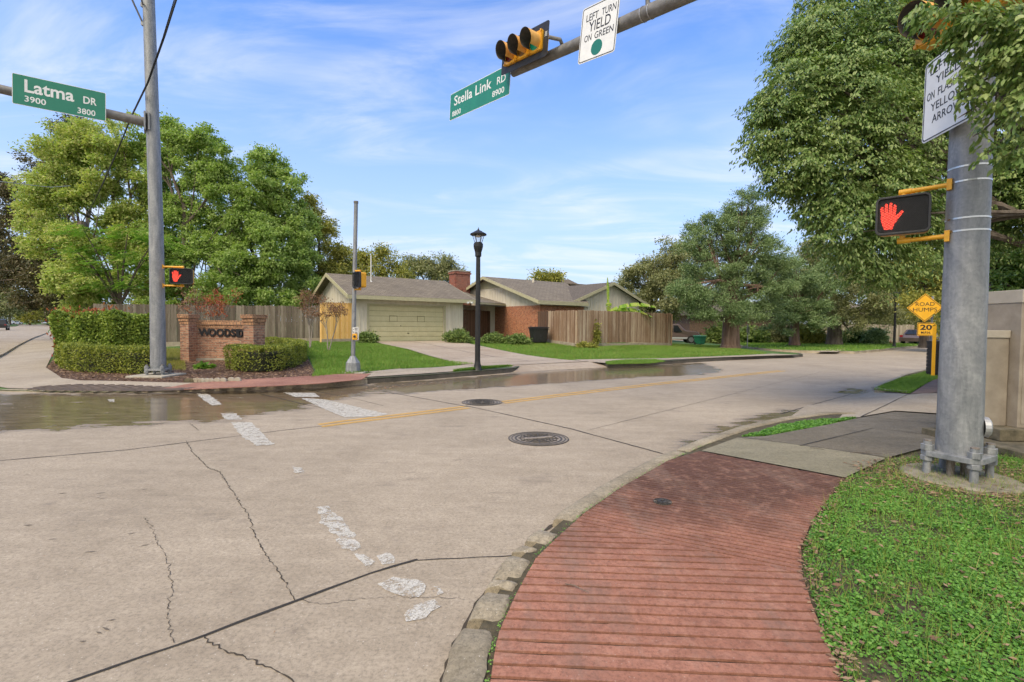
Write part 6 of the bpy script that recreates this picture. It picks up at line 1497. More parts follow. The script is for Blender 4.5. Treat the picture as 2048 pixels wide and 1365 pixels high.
# --- right hand group
tree('oak_tree', 'grey green oak behind the banana plant and the brown fence', HB(1300, 46), 4, .35,
     [pb_(1290, 560, 44, 46), pb_(1340, 540, 44, 46), pb_(1260, 590, 34, 46), pb_(1320, 610, 50, 45), pb_(1375, 520, 40, 47), pb_(1280, 625, 40, 45), pb_(1370, 590, 50, 46), pb_(1350, 500, 26, 47), pb_(1250, 560, 20, 46), pb_(1300, 535, 30, 46)], 'oak', 1900, 34, .42, .20, .085, 31, sub=12, subr=.36)
jb = gp(1461, 693, .3); jb = Vector((jb.x, jb.y, .3)); JY = jb.y
def jl(x, y, rx, ry, dy=0): return pb_(x, y, rx, JY, ry * 1.4, dy)
tree('juniper_tree', 'large juniper with a thick reddish trunk beside the side street', jb, 5.0, .50,
     [jl(1492, 395, 26, 16), jl(1480, 425, 34, 18), jl(1515, 430, 26, 18), jl(1455, 450, 36, 18), jl(1500, 460, 42, 18), jl(1410, 455, 34, 20), jl(1385, 490, 36, 22), jl(1430, 490, 40, 20), jl(1500, 500, 50, 20), jl(1550, 500, 32, 22), jl(1460, 530, 48, 20),
      jl(1530, 540, 46, 22), jl(1570, 540, 24, 18), jl(1400, 540, 40, 22), jl(1375, 590, 38, 26, -1), jl(1412, 608, 42, 22, -1), jl(1500, 580, 48, 24), jl(1480, 625, 34, 16, -1.5), jl(1395, 618, 32, 16, -1), jl(1440, 585, 40, 22), jl(1550, 590, 40, 26), jl(1520, 625, 30, 18)],
     'cedar', 3500, 34, .25, .13, .045, 32, M_barkr, nl=24, lr=.55, flat_=.8, fork=.15, droop=-.15, shell=(.3, 1), sub=18, subr=.34)
tree('juniper_tree', 'second juniper with dense blue green foliage right of the large juniper', HB(1590, 37), 3.2, .3,
     [pb_(1590, 560, 50, 37), pb_(1630, 590, 46, 37), pb_(1600, 610, 52, 36), pb_(1570, 530, 34, 38), pb_(1640, 555, 34, 38), pb_(1545, 610, 36, 37), pb_(1620, 635, 36, 36), pb_(1560, 640, 30, 36)], 'cedar', 1500, 34, .32, .16, .055, 33, M_barkr, flat_=.4, droop=-.1, sub=12, subr=.36)
ob = gp(1668, 690, .14)
tree('oak_tree', 'live oak with a stout dark trunk on the lawn across the side street', Vector((ob.x, ob.y, .14)), 2.6, .55,
     [pb_(1620, 540, 60, ob.y + 1), pb_(1690, 530, 60, ob.y + 1), pb_(1750, 560, 55, ob.y), pb_(1670, 590, 60, ob.y - 1), pb_(1730, 610, 50, ob.y - 1), pb_(1610, 600, 40, ob.y), pb_(1770, 620, 40, ob.y), pb_(1640, 520, 40, ob.y + 2), pb_(1700, 640, 26, ob.y - 1), pb_(1560, 560, 40, ob.y + 2)], 'oak', 2000, 34, .4, .18, .08, 34, fork=.5, nl=12, sub=12, subr=.36)
tree('oak_tree', 'wide oak with bare twisting branches over the pale fence', HB(1790, 52), 2.4, .4,
     [pb_(1790, 560, 60, 52), pb_(1840, 590, 60, 50), pb_(1800, 620, 50, 50), pb_(1750, 600, 40, 52), pb_(1860, 560, 50, 50), pb_(1870, 630, 40, 48), pb_(1770, 625, 24, 50)], 'oak', 1500, 30, .45, .22, .09, 35, fork=.6, nl=16, sub=10, subr=.34)
tree('leafy_tree', 'olive green tree filling the gap behind the ROAD HUMPS sign', HB(1850, 34), 4, .25,
     [pb_(1830, 550, 50, 34), pb_(1880, 560, 50, 33), pb_(1800, 530, 46, 35), pb_(1870, 610, 46, 32), pb_(1900, 500, 50, 34), pb_(1840, 600, 30, 33)], 'olive', 900, 28, .36, .17, .08, 36, up=.3, sub=12, subr=.36)
tree('leafy_tree', 'bright green tree behind the two beige utility cabinets', Vector((11.2, 11.5, .1)), 3.5, .16,
     [pb_(2000, 540, 60, 11.5), pb_(2050, 500, 60, 11.5), pb_(2040, 570, 60, 11.3), pb_(1990, 600, 50, 11), pb_(2080, 560, 70, 11), pb_(1985, 640, 40, 10.8), pb_(2060, 640, 70, 11)], 'lime2', 800, 30, .16, .10, .045, 37, sub=14, subr=.34)
bs_ = [pb_(x, 640, 60, Y, 40) for x, Y in ((1975, 13), (2040, 12.5), (2100, 12.5), (2000, 14))]
tree('hedge_shrub', 'dark dense shrub between the pole and the tall utility cabinet', Vector((12.6, 12.6, .1)), 1.2, .06, bs_ + [pb_(1980, 690, 50, 12.8, 60), pb_(2050, 690, 60, 12.5, 60)], 'shrub', 620, 30, .26, .11, .05, 38, cat='shrub')

def sprays(rg, blobs, ncl, npl, tl, L, W, shell=(.55, 1.03)):
    """drooping twigs, each carrying a row of hanging leaves"""
    B = np.array([[*b[0], b[1], b[2], b[3]] for b in blobs]); wts = B[:, 3] * B[:, 5]; wts /= wts.sum()
    idx = rg.choice(len(B), ncl, p=wts); d = unit(rg.normal(size=(ncl, 3))); r = rg.uniform(shell[0], shell[1], ncl) ** .7
    C = B[idx, :3] + d * r[:, None] * B[idx, 3:6]; T = d * np.array([1, 1, .35]) + rg.normal(size=(ncl, 3)) * .25; T[:, 2] -= .12; T = unit(T); tls = tl * rg.uniform(.6, 1.35, ncl)
    k = np.repeat(np.arange(ncl), npl); n = len(k); f = rg.uniform(-.5, .5, n); side_ = unit(np.cross(T, [0, 0, 1.0]) + 1e-6); sg_ = rg.choice([-1.0, 1.0], n)
    lat = np.abs(rg.normal(size=n)) * tls[k] * .22 * (1.1 - f)
    P = C[k] + T[k] * (f * tls[k])[:, None] + side_[k] * (lat * sg_)[:, None]; P[:, 2] -= (f + .5) ** 2 * tls[k] * .35 + lat * .45; P += rg.normal(size=(n, 3)) * tl * .05
    D = T[k] * .55 + side_[k] * (sg_ * .45)[:, None] + rg.normal(size=(n, 3)) * .28; D[:, 2] -= .75
    Nn = d[k] * .45 + rg.normal(size=(n, 3)) * .30; Nn[:, 2] += .75; s_ = rg.uniform(.65, 1.25, n)
    return leaf6(P, D, Nn, L * s_, W * s_)
# --- the camphor tree over the near corner
CT = Vector((12.4, 9.6, .1))
cam_blobs = [pb_(x, y, r_, Y) for x, y, r_, Y in (
    (1640, 110, 95, 9.8), (1590, 190, 80, 9.3), (1560, 255, 72, 9.1), (1600, 320, 75, 9.0), (1680, 210, 115, 9.2), (1700, 330, 105, 9.0), (1650, 400, 62, 9.0), (1700, 450, 80, 8.8), (1760, 110, 115, 9.8), (1700, 40, 85, 10.2), (1640, 20, 50, 10.2), (1790, 260, 110, 9.4),
    (1780, 400, 95, 9.0), (1760, 500, 62, 8.8), (1850, 490, 62, 8.9), (1860, 420, 80, 9.4), (1850, 150, 120, 10.4), (1850, 20, 110, 10.2), (1900, 320, 100, 10.4), (1950, 120, 120, 10.2), (2030, 60, 130, 9.6), (2050, 250, 110, 9.8), (2010, 400, 72, 10.2), (1960, 30, 100, 9.6),
    (1905, 480, 46, 9.6), (1720, 530, 40, 8.9), (1530, 220, 40, 9.2), (1515, 290, 34, 9.1), (2080, 380, 80, 9.5), (1600, 90, 45, 9.8), (1770, 555, 30, 8.8), (1560, 350, 40, 9.0), (2040, 440, 60, 9.8), (1985, 470, 38, 10), (2030, 345, 70, 9.6))]
# boughs hanging in front of the sign and pole
near_b = [pb_(x, y, r_, Y, ry) for x, y, r_, ry, Y in ((1905, 28, 70, 30, 4.3), (1975, 45, 75, 48, 4.2), (2045, 70, 80, 60, 4.1), (2000, 125, 60, 34, 4.2), (1915, 80, 34, 20, 4.3), (2040, 200, 52, 60, 4.1), (1990, 205, 30, 26, 4.2), (1950, 170, 22, 18, 4.2), (2030, 300, 48, 34, 4.2), (1985, 300, 26, 14, 4.25), (1965, 262, 18, 14, 4.25), (1935, 225, 12, 10, 4.25), (1850, 22, 40, 22, 4.5), (1932, 150, 22, 34, 4.2), (1945, 195, 16, 26, 4.2), (1900, 110, 20, 12, 4.3), (2060, 120, 60, 90, 4.0))]
rg = np.random.RandomState(41); ct = thing('camphor_tree', 'big dense broadleaf tree hanging over the right side pole and signs', 'tree', CT)
m = MB(); limbs(m, CT, 4.0, .20, cam_blobs, rg, 20, (-.8, .2), .6)
s_ = CT + Vector((-.8, .2, 3.0))
for b_ in near_b[:12]:
    e = Vector(b_[0]); hub = Vector((5.6, 4.6, 4.4)); 
    m.tube([hub, hub.lerp(e, .5) + Vector((0, 0, .06)), e, e + Vector((-.10, -.02, -.06))], [.022, .014, .007, .003], 5)
m.tube([s_, s_.lerp(Vector((7.5, 6.2, 4.9)), .6) + UPZ * .5, Vector((7.5, 6.2, 4.9)), Vector((5.6, 4.6, 4.4))], [.12, .08, .05, .022], 8)
m.build('trunk', M_bark, ct, smooth=True, fix=False)
V1, F1 = sprays(rg, cam_blobs, 7000, 38, .38, .074, .031)
V2, F2 = sprays(rg, near_b, 430, 13, .17, .064, .029, shell=(.2, 1.0))
V = np.concatenate([V1, V2]); F = np.concatenate([F1, F2 + len(V1)])
np_mesh('crown', V, F, LM['camphor'], ct)

# --- hedges: clipped boxes of leaves
def hedge(name, label, path, w_, h_, leaf, n, L, seed, z0=None, core=True, top=None, cat='hedge', lump=.06, rnd_=.35, extra=None):
    rg = np.random.RandomState(seed); P = [Vector(p[:2]) for p in path]
    for _ in range(3): P = [P[0]] + [q for a, b2 in zip(P[:-1], P[1:]) for q in (a.lerp(b2, .25), a.lerp(b2, .75))] + [P[-1]]
    z0_ = z0 if z0 is not None else H(*P[0]); t = thing(name, label, cat, (P[0].x, P[0].y, z0_))
    cum_ = [0.0]
    for i in range(1, len(P)): cum_.append(cum_[-1] + (P[i] - P[i - 1]).length)
    tot = cum_[-1]; s = rg.uniform(-w_ * .5, tot + w_ * .5, n); A_ = np.array([[p.x, p.y] for p in P]); cu = np.array(cum_)
    sc = s.clip(0, tot); cx = np.interp(sc, cu, A_[:, 0]); cy = np.interp(sc, cu, A_[:, 1]); e = 1e-2
    tx = np.interp((sc + e).clip(0, tot), cu, A_[:, 0]) - np.interp((sc - e).clip(0, tot), cu, A_[:, 0]); ty = np.interp((sc + e).clip(0, tot), cu, A_[:, 1]) - np.interp((sc - e).clip(0, tot), cu, A_[:, 1])
    T_ = unit(np.stack([tx, ty], 1)); Q = np.stack([-T_[:, 1], T_[:, 0]], 1)
    ed = np.where(s < 0, -s, np.where(s > tot, s - tot, 0)); wl = np.sqrt(np.clip((w_ * .5) ** 2 - ed ** 2, .0004, None))   # rounded ends
    face = rg.uniform(size=n); u = np.where(face < .32, rg.uniform(-1, 1, n), np.where(face < .66, -1.0, 1.0)); v = np.where(face < .32, 1.0, rg.uniform(.0, 1, n) ** .9)
    rad = 1 - rg.exponential(.05, n); u = u * rad * (1 - .10 * (v > .93)); v = np.where(face < .32, 1 - rg.exponential(.035, n), v)
    lumps = lump * (np.sin(s * 7.3 + seed) + np.sin(s * 3.1 + v * 5 + u * 2)) * .5
    X = cx + Q[:, 0] * u * (wl + lumps) + T_[:, 0] * (s - sc); Y = cy + Q[:, 1] * u * (wl + lumps) + T_[:, 1] * (s - sc); hh_ = h_ * (1 + lumps * .35)
    zb_ = np.full(n, z0_); Z = zb_ + .03 + v * hh_
    C = np.stack([X, Y, Z], 1) + rg.normal(size=(n, 3)) * .018
    out = np.stack([Q[:, 0] * u, Q[:, 1] * u, np.where(face < .32, 1.0, .15)], 1); D = unit(out) + rg.normal(size=(n, 3)) * .7; Nn = unit(out) + rg.normal(size=(n, 3)) * .5; k = rg.uniform(.7, 1.3, n)
    V, F = leaf_mesh(C, D, Nn, L * k, L * .55 * k); np_mesh('foliage', V, F, LM[leaf], t)
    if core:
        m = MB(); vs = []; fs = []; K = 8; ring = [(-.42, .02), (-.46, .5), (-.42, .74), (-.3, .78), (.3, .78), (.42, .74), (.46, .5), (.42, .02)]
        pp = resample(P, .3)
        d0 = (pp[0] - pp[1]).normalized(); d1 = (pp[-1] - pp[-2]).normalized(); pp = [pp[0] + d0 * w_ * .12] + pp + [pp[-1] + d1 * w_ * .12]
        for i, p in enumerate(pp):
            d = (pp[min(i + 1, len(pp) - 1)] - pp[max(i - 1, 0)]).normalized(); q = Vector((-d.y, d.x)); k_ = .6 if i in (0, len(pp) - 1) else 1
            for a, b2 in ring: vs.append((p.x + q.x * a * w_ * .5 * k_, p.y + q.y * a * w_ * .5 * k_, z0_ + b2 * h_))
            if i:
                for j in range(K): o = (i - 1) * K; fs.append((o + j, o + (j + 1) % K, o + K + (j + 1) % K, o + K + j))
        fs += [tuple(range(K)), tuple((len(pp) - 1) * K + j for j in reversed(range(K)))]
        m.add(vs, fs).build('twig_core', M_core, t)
    if extra:
        lf, num, fn = extra; sel = [i for i in range(n) if fn(C[i], s[i], v[i])]; sel = np.array(sel)[rg.permutation(len(sel))[:num]]
        C2 = C[sel] + rg.normal(size=(len(sel), 3)) * .05; C2[:, 2] += np.abs(rg.normal(size=len(sel))) * .07
        D2 = rg.normal(size=(len(sel), 3)) * .5; D2[:, 2] += 1; V, F = leaf_mesh(C2, D2, rg.normal(size=(len(sel), 3)), np.full(len(sel), L * 1.5), np.full(len(sel), L * .6)); np_mesh('new_growth', V, F, LM[lf], t)['kind'] = 'stuff'
    return t
hl_ = [at_H(135, 718), at_H(150, 741), at_H(200, 745), at_H(300, 748)]
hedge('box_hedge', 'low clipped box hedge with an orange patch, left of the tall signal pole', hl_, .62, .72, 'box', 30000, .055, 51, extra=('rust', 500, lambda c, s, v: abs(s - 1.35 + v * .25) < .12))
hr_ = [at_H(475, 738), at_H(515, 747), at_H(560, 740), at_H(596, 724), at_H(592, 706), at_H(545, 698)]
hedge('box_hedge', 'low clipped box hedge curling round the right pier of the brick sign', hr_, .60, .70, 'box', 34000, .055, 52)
ph = [vp(163, 700, 16.6), vp(220, 700, 16.4), vp(272, 700, 16.6)]
hedge('tall_hedge', 'tall dense hedge with red tipped shoots behind the low box hedge', ph, 1.30, 1.62, 'photinia', 34000, .085, 53, z0=.2, lump=.20, extra=('red', 560, lambda c, s, v: s < -.1 or (v > .95 and s < 1.5)))
# grass inside the sign bed, shrubs
def shrub(name, label, px, py, rx, ry, leaf, n, L, seed, base_off=0, cat='shrub', group=None, Y=None, droop=0, up=.4):
    p = at_H(px, py) if Y is None else Vector(vp(px, py, Y)); rg = np.random.RandomState(seed); s_ = p.y / FPX; t = thing(name, label, cat, p, 0, group)
    c = p + UPZ * (ry * s_ * .85); b_ = [(c, rx * s_ * .8, rx * s_ * .7, ry * s_ * .8), (c + Vector((rx * s_ * .35, 0, -ry * s_ * .25)), rx * s_ * .6, rx * s_ * .6, ry * s_ * .6), (c + Vector((-rx * s_ * .35, 0, -ry * s_ * .25)), rx * s_ * .6, rx * s_ * .6, ry * s_ * .6)]
    V, F = clump_leaves(rg, b_, n, 22, .11 * (p.y / 25), L, L * .45, droop=droop, shell=(.3, 1), up=up); V[:, 2] = np.maximum(V[:, 2], p.z + .01); np_mesh('foliage', V, F, LM[leaf], t)
    m = MB()
    for k in range(5): a = rg.uniform(0, 6.3); m.tube([p, p + Vector((math.cos(a) * rx * s_ * .5, math.sin(a) * rx * s_ * .4, ry * s_ * 1.2))], [.02, .008], 5)
    m.build('stems', M_bark, t, fix=False); return t
shrub('garden_shrub', 'rounded dark green shrub at the left foot of the garage door', 735, 688, 23, 15, 'shrub', 190, .12, 61)
shrub('garden_shrub', 'rounded dark green shrub at the right foot of the garage door', 915, 687, 30, 17, 'shrub', 260, .12, 62)
shrub('garden_shrub', 'leafy low shrub against the brick wall nearest the lamp post', 985, 688, 26, 13, 'shrub', 190, .12, 63)
shrub('garden_shrub', 'leafy low shrub against the brick wall nearest the black bin', 1037, 690, 28, 13, 'shrub', 190, .12, 64)
shrub('vine', 'scraggly vine climbing the fence post on the brown fence', 1190, 694, 9, 32, 'olive', 90, .13, 65, cat='vine')
shrub('vine', 'brownish weeds at the foot of the brown fence corner', 1172, 697, 22, 7, 'olive', 80, .12, 66, cat='weeds')
shrub('garden_shrub', 'low spiky plant at the concrete foot of the brick sign', 408, 738, 14, 7, 'mimosa', 16, .20, 67, cat='plant')
for i, (x, y, rx, ry, lf, lb) in enumerate(((1395, 692, 20, 14, 'shrub', 'dark undergrowth behind the green bin'), (1500, 688, 40, 22, 'shrub', 'dark bush behind the street sign post'), (1560, 692, 34, 34, 'oak', 'pale green bush left of the yellow flowering shrub'),
        (1615, 690, 34, 30, 'olive', 'yellow green shrub before the tan fence'), (1640, 691, 26, 14, 'shrub', 'dark clipped shrub left of the oak trunk'), (1712, 691, 32, 22, 'shrub', 'dark green bush right of the oak trunk'), (1750, 694, 26, 24, 'cedar', 'feathery bush before the pale fence'),
        (1776, 695, 12, 5, 'rust', 'low brown bush at the road edge near the distant lamp post'), (1440, 690, 34, 26, 'shrub', 'dark bush behind the juniper trunk'))):
    shrub('garden_shrub', lb, x, y, rx, ry, lf, 330 if rx > 20 else 120, .20, 70 + i, Y=44 + (i % 3))
# crape myrtles: thin stems, sparse leaves
def myrtle(label, px, py, Y, hpx, wpx, leaf, n, seed, stems=4, z=None):
    rg = np.random.RandomState(seed); p = vp(px, py, Y); s_ = Y / FPX; p.z = H(p.x, p.y); t = thing('crape_myrtle', label, 'tree', p, 0, 'crape myrtles along the grey fence'); m = MB(); tips = []
    top = EYE + (vp(px, py - hpx, Y).z - EYE)
    for k in range(stems):
        a = rg.uniform(0, 6.3); e = Vector((p.x + math.cos(a) * wpx * s_ * .35, p.y + math.sin(a) * wpx * s_ * .3, p.z + (top - p.z) * .55)); b0 = p + Vector((math.cos(a) * .04, math.sin(a) * .04, 0)); m.tube([b0, b0.lerp(e, .5) + Vector((.02, 0, .1)), e], [.03, .022, .014], 6)
        for q in range(7):
            e2 = e + Vector((rg.normal() * wpx * s_ * .28, rg.normal() * wpx * s_ * .25, (top - p.z) * rg.uniform(.12, .46))); m.tube([b0.lerp(e, rg.uniform(.5, 1)), e.lerp(e2, .5), e2], [.010, .007, .003], 4); tips.append((e2, .22, .22, .22))
    m.build('trunk', M_barkp, t, smooth=True, fix=False); V, F = clump_leaves(rg, tips, n, 7, .10, .075, .035, shell=(0, 1)); np_mesh('crown', V, F, LM[leaf], t)
myrtle('twiggy crape myrtle with a few red leaves behind the left end of the brick panel', 395, 735, 19.5, 155, 50, 'rust', 130, 81)
myrtle('crape myrtle with bright red leaves showing over the brick panel', 435, 735, 19.5, 150, 56, 'red', 170, 82, 5)
myrtle('brown leaved crape myrtle before the end of the grey fence', 620, 715, 22.5, 130, 60, 'rust', 190, 83, 3)
myrtle('brown leaved crape myrtle standing before the yellow cedar panel', 656, 722, 21.5, 125, 52, 'rust', 200, 84, 2)
# banana plant
bp = vp(1252, 690, 27.6); bp = st(24.0, 22.3, .4); by = bp.y
t = thing('banana_plant', 'banana plant with pale arching leaves behind the brown fence', 'plant', bp)
MB().tube([bp, bp + UPZ * 2.2], [.12, .08], 10).build('stem', LM['olive'], t)
bl_top = bp + UPZ * 2.2
for k, (tx, ty, tw) in enumerate(((1215, 555, .09), (1218, 612, .20), (1312, 614, .55), (1305, 634, .52), (1240, 618, .45), (1282, 642, .42), (1228, 634, .35), (1262, 618, .4))):
    e = vp(tx, ty, by - .3 + .1 * k); m = MB(); N = 22; vs = []; fs = []
    apex = (bl_top + e) / 2 + UPZ * (.75 if abs(tx - 1252) > 25 and ty > 600 else .15)
    def q_(u): return bl_top * (1 - u) ** 2 + apex * 2 * u * (1 - u) + e * u * u
    for i in range(N):
        if i % 5 == 4 and k > 0: continue
        u0, u1 = i / N, (i + .92) / N
        for sg_ in (-1, 1):
            r4 = []
            for u in (u0, u1):
                c_ = q_(u); d = (q_(min(1, u + .02)) - q_(max(0, u - .02))).normalized(); sd2 = d.cross(UPZ).normalized(); wd2 = tw * math.sin(math.pi * (.08 + .88 * u)) ** .6; r4.append((c_, c_ + sd2 * sg_ * wd2 - UPZ * wd2 * .45))
            b4 = len(m.v); m.v += [tuple(r4[0][0]), tuple(r4[0][1]), tuple(r4[1][1]), tuple(r4[1][0])]; m.f.append((b4, b4 + 1, b4 + 2, b4 + 3))
    o = m.build('frond', LM['banana'], t, fix=False)
# --- far row of trees closing the long road and the horizon
def farline(name, label, blobs, leaf, ncl, cr, L, W, seed, base, h=3, r=.3):
    return tree(name, label, base, h, r, blobs, leaf, ncl, 24, cr, L, W, seed)
for i, (x, y, r_, Y, lf, lb) in enumerate(((20, 600, 26, 150, 'oak', 'pale grey green tree at the far end of the long road'), (-20, 590, 40, 140, 'oak', 'tree cut by the picture edge far down the road'), (60, 618, 24, 170, 'olive', 'yellowish tree above the distant car park'),
        (95, 615, 22, 200, 'dark', 'dark tree above the distant silver car'), (125, 612, 26, 150, 'dark', 'dark tree above the end of the distant queue'), (150, 600, 34, 90, 'dark', 'dark tree behind the hedge end'), (1930, 600, 60, 60, 'oak', 'oak far behind the thick pole'), (2010, 560, 80, 45, 'oak', 'oak beyond the bright tree at the picture edge'))):
    c = vp(x, 645, Y); s_ = Y / FPX; farline('distant_tree', lb, [pb_(x, y, r_, Y), pb_(x - r_ * .8, y + r_ * .35, r_ * .7, Y), pb_(x + r_ * .8, y + r_ * .3, r_ * .7, Y), pb_(x, y + r_ * .8, r_ * .8, Y, r_ * .5)], lf, 380, r_ * s_ * .16, r_ * s_ * .10, r_ * s_ * .05, 90 + i, (c.x, c.y, 0), (645 - y) * s_ * .6, .3)
rg = np.random.RandomState(99); bl = []
for x in np.linspace(-250, 2300, 70):
    Y = (105 if x > 175 else 290) + 30 * rg.uniform(); hh_ = rg.uniform(14, 30) + (22 if x < 700 else 0); bl.append(pb_(x, 652 - hh_ * .4, 34, Y, hh_))
V, F = clump_leaves(rg, bl, 2600, 22, 1.6, .9, .5); o = np_mesh('distant_woods', V, F, LM['oak']); tag(o, 'band of grey green trees closing the view behind the houses', 'woods', kind='stuff')

# ------------------------------------------------------------------ grass, clover, litter
def scatter(poly, n, rg, zf=None, dens=None):
    P = [Vector((p[0], p[1], 0)) for p in poly]; T_ = [[P[i] for i in t] for t in tessellate_polygon([P])]
    ar = np.array([((b_ - a).cross(c_ - a)).length / 2 for a, b_, c_ in T_]); 
    if dens: ar = ar * np.array([dens((a + b_ + c_) / 3) for a, b_, c_ in T_])
    idx = rg.choice(len(T_), n, p=ar / ar.sum()); A3 = np.array([[list(v) for v in t] for t in T_])[idx]; u = rg.uniform(size=(n, 2)); f = u.sum(1) > 1; u[f] = 1 - u[f]
    return A3[:, 0] + (A3[:, 1] - A3[:, 0]) * u[:, :1] + (A3[:, 2] - A3[:, 0]) * u[:, 1:]
def Hnp(X):
    """height of the corner block on a grid, interpolated"""
    global HG
    try: HG
    except NameError:
        gx = np.arange(-32, 28, .5); gy = np.arange(8, 66, .5); HG = (gx, gy, np.array([[H(x, y) for x in gx] for y in gy]))
    gx, gy, G = HG; fx = ((X[:, 0] - gx[0]) / .5).clip(0, len(gx) - 1.001); fy = ((X[:, 1] - gy[0]) / .5).clip(0, len(gy) - 1.001); i = fx.astype(int); j = fy.astype(int); a = fx - i; b2 = fy - j
    return G[j, i] * (1 - a) * (1 - b2) + G[j, i + 1] * a * (1 - b2) + G[j + 1, i] * (1 - a) * b2 + G[j + 1, i + 1] * a * b2
def blades(name, label, poly, n, h_, w_, mat, seed, zf, extra=None):
    rg = np.random.RandomState(seed); P = scatter(poly, n, rg); P[:, 2] = zf(P); h = h_ * rg.uniform(.5, 1.3, n); a = rg.uniform(0, 2 * math.pi, n); ln = rg.normal(size=(n, 2)) * .35
    s = np.stack([np.cos(a), np.sin(a), np.zeros(n)], 1) * w_ * .5; tip = P + np.stack([ln[:, 0] * h, ln[:, 1] * h, h], 1)
    V = np.stack([P - s, P + s, tip], 1).reshape(-1, 3); F = np.arange(3 * n).reshape(-1, 3); o = np_mesh(name, V, F, LM[mat]); return tag(o, label, 'grass', kind='stuff')
lawnL = A((735, 746), (790, 739), (950, 730.5)) + [st(9.1, 17).xy, st(9.8, 22).xy, st(9.8, 27.8).xy, st(7, 27.8).xy] + [vp(640, 680, 28.3).xy, vp(530, 680, 27.5).xy] + A((590, 690), (618, 716), (632, 742), (622, 757), (690, 750))
blades('grass', 'bright green lawn before the garage', lawnL, 60000, .085, .022, 'grass', 101, lambda P: Hnp(P) + .005)
lawnR = [st(13.8, 15.2).xy, st(14.1, 18).xy, st(14.9, 23).xy, st(15.6, 27.8).xy, st(20.6, 25.3).xy, st(19.6, 20.6).xy, st(28.8, 20.8).xy, st(31, 26).xy] + A((1440, 693), (1492, 701), (1535, 708), (1480, 711), (1330, 717))
blades('grass', 'bright green lawn before the brown fence', lawnR, 75000, .085, .024, 'grass', 102, lambda P: Hnp(P) + .005)
stripA = A((830, 751), (905, 745), (960, 738), (1026, 734), (1032, 740), (1000, 746), (940, 751))
stripA = KBo(len(KB_L) + 16, len(KB_1) - 2, .16) + A((1024, 735), (960, 739), (905, 745.5))
blades('dry_grass', 'sparse straw coloured blades in the corner lawns', lawnR, 9000, .10, .02, 'grassdry', 131, lambda P: Hnp(P) + .01)
blades('dry_grass', 'sparse straw coloured blades in the lawn before the garage', lawnL, 5000, .09, .02, 'grassdry', 132, lambda P: Hnp(P) + .01)
blades('grass', 'green grass strip round the lamp post', stripA, 16000, .07, .016, 'grass', 103, lambda P: Hnp(P) + .03)
stripB = A((1215, 731), (1300, 729), (1330, 725.5), (1310, 722), (1250, 723), (1210, 727))
blades('grass', 'green grass strip between the far kerb and the sidewalk', stripB, 9000, .07, .018, 'grass', 104, lambda P: Hnp(P) + .03)
blades('grass', 'yellow green grass between the tall pole and the brick sign', A((300, 742), (372, 742), (365, 700), (300, 700)), 7000, .12, .015, 'grassdry', 105, lambda P: Hnp(P) + .005)
lawnC = K3[1:-2] + [Vector((52, 70)), Vector((24, 70)), Vector((18.5, 60))]
blades('grass', 'green lawn across the side street', lawnC, 60000, .10, .045, 'grass', 106, lambda P: np.full(len(P), .135))
isl = [gp(1748, 779, .1).xy, gp(1768, 770, .1).xy, gp(1800, 758, .1).xy, gp(1856, 743, .1).xy, gp(1900, 738, .1).xy, gp(1895, 750, .1).xy, gp(1850, 768, .1).xy, gp(1820, 786, .1).xy]
blades('grass', 'bright grass island behind the thick pole', isl, 26000, .06, .012, 'grass', 107, lambda P: np.full(len(P), .085))
blades('grass', 'grass around and beyond the utility cabinets', [(7.2, 4.4), (14, 4.4), (24, 12), (30, 26), (20, 20), (13, 11), (9.5, 7.2), (8.6, 5.4)], 45000, .07, .02, 'grass', 108, lambda P: np.full(len(P), .075))
isl2 = [gp(1484, 872, .1).xy, gp(1560, 850, .1).xy, gp(1640, 838.5, .1).xy, gp(1714, 835.5, .1).xy, gp(1650, 850, .1).xy, gp(1535, 871, .1).xy]
def clover(name, label, poly, n, L, seed, z, dens=None, near=None):
    rg = np.random.RandomState(seed); P = scatter(poly, n, rg, dens=dens); 
    pat = np.sin(P[:, 0] * 9 + seed) * np.sin(P[:, 1] * 8.3) + np.sin(P[:, 0] * 23 + 1) * np.sin(P[:, 1] * 21 + 2) * .6
    dp_ = np.hypot(P[:, 0] - P1.x, P[:, 1] - P1.y); bare = np.clip((dp_ - .50) / 1.1, .08, 1) if near else 1.0
    p2 = np.sin(P[:, 0] * 3.1 + 1.3 + np.sin(P[:, 1] * 2.3)) * np.sin(P[:, 1] * 3.7 + .4) + .4 * np.sin(P[:, 0] * 11) * np.sin(P[:, 1] * 12.7)
    keep = rg.uniform(size=n) < (.66 + .34 * np.tanh(pat * 1.5 + .5)) * bare * np.clip(.75 + (p2 + .55) * 1.4, .25, 1); P = P[keep]; pat = pat[keep]; n = len(P)
    P[:, 2] = z + rg.uniform(.0, .03, n) + .012 * np.tanh(pat) + .008
    a = rg.uniform(0, 2 * math.pi, n); D = np.stack([np.cos(a), np.sin(a), rg.normal(size=n) * .35], 1); Nn = rg.normal(size=(n, 3)) * .38 + np.array([0, 0, 1.0]); s_ = rg.uniform(.55, 1.4, n) * L
    D = unit(D); sd = unit(np.cross(D, Nn)); s1 = s_[:, None]
    V = np.stack([P - D * s1 * .5, P + sd * s1 * .42 - D * s1 * .15, P + sd * s1 * .30 + D * s1 * .28, P + D * s1 * .5, P - sd * s1 * .30 + D * s1 * .28, P - sd * s1 * .42 - D * s1 * .15], 1).reshape(-1, 3)
    o = np_mesh(name, V, np.arange(len(V)).reshape(-1, 6), LM['clover']); return tag(o, label, 'ground cover', kind='stuff')
clover('clover', 'clover strip between the curved kerb and the grey sidewalk', isl2, 22000, .019, 111, .075)
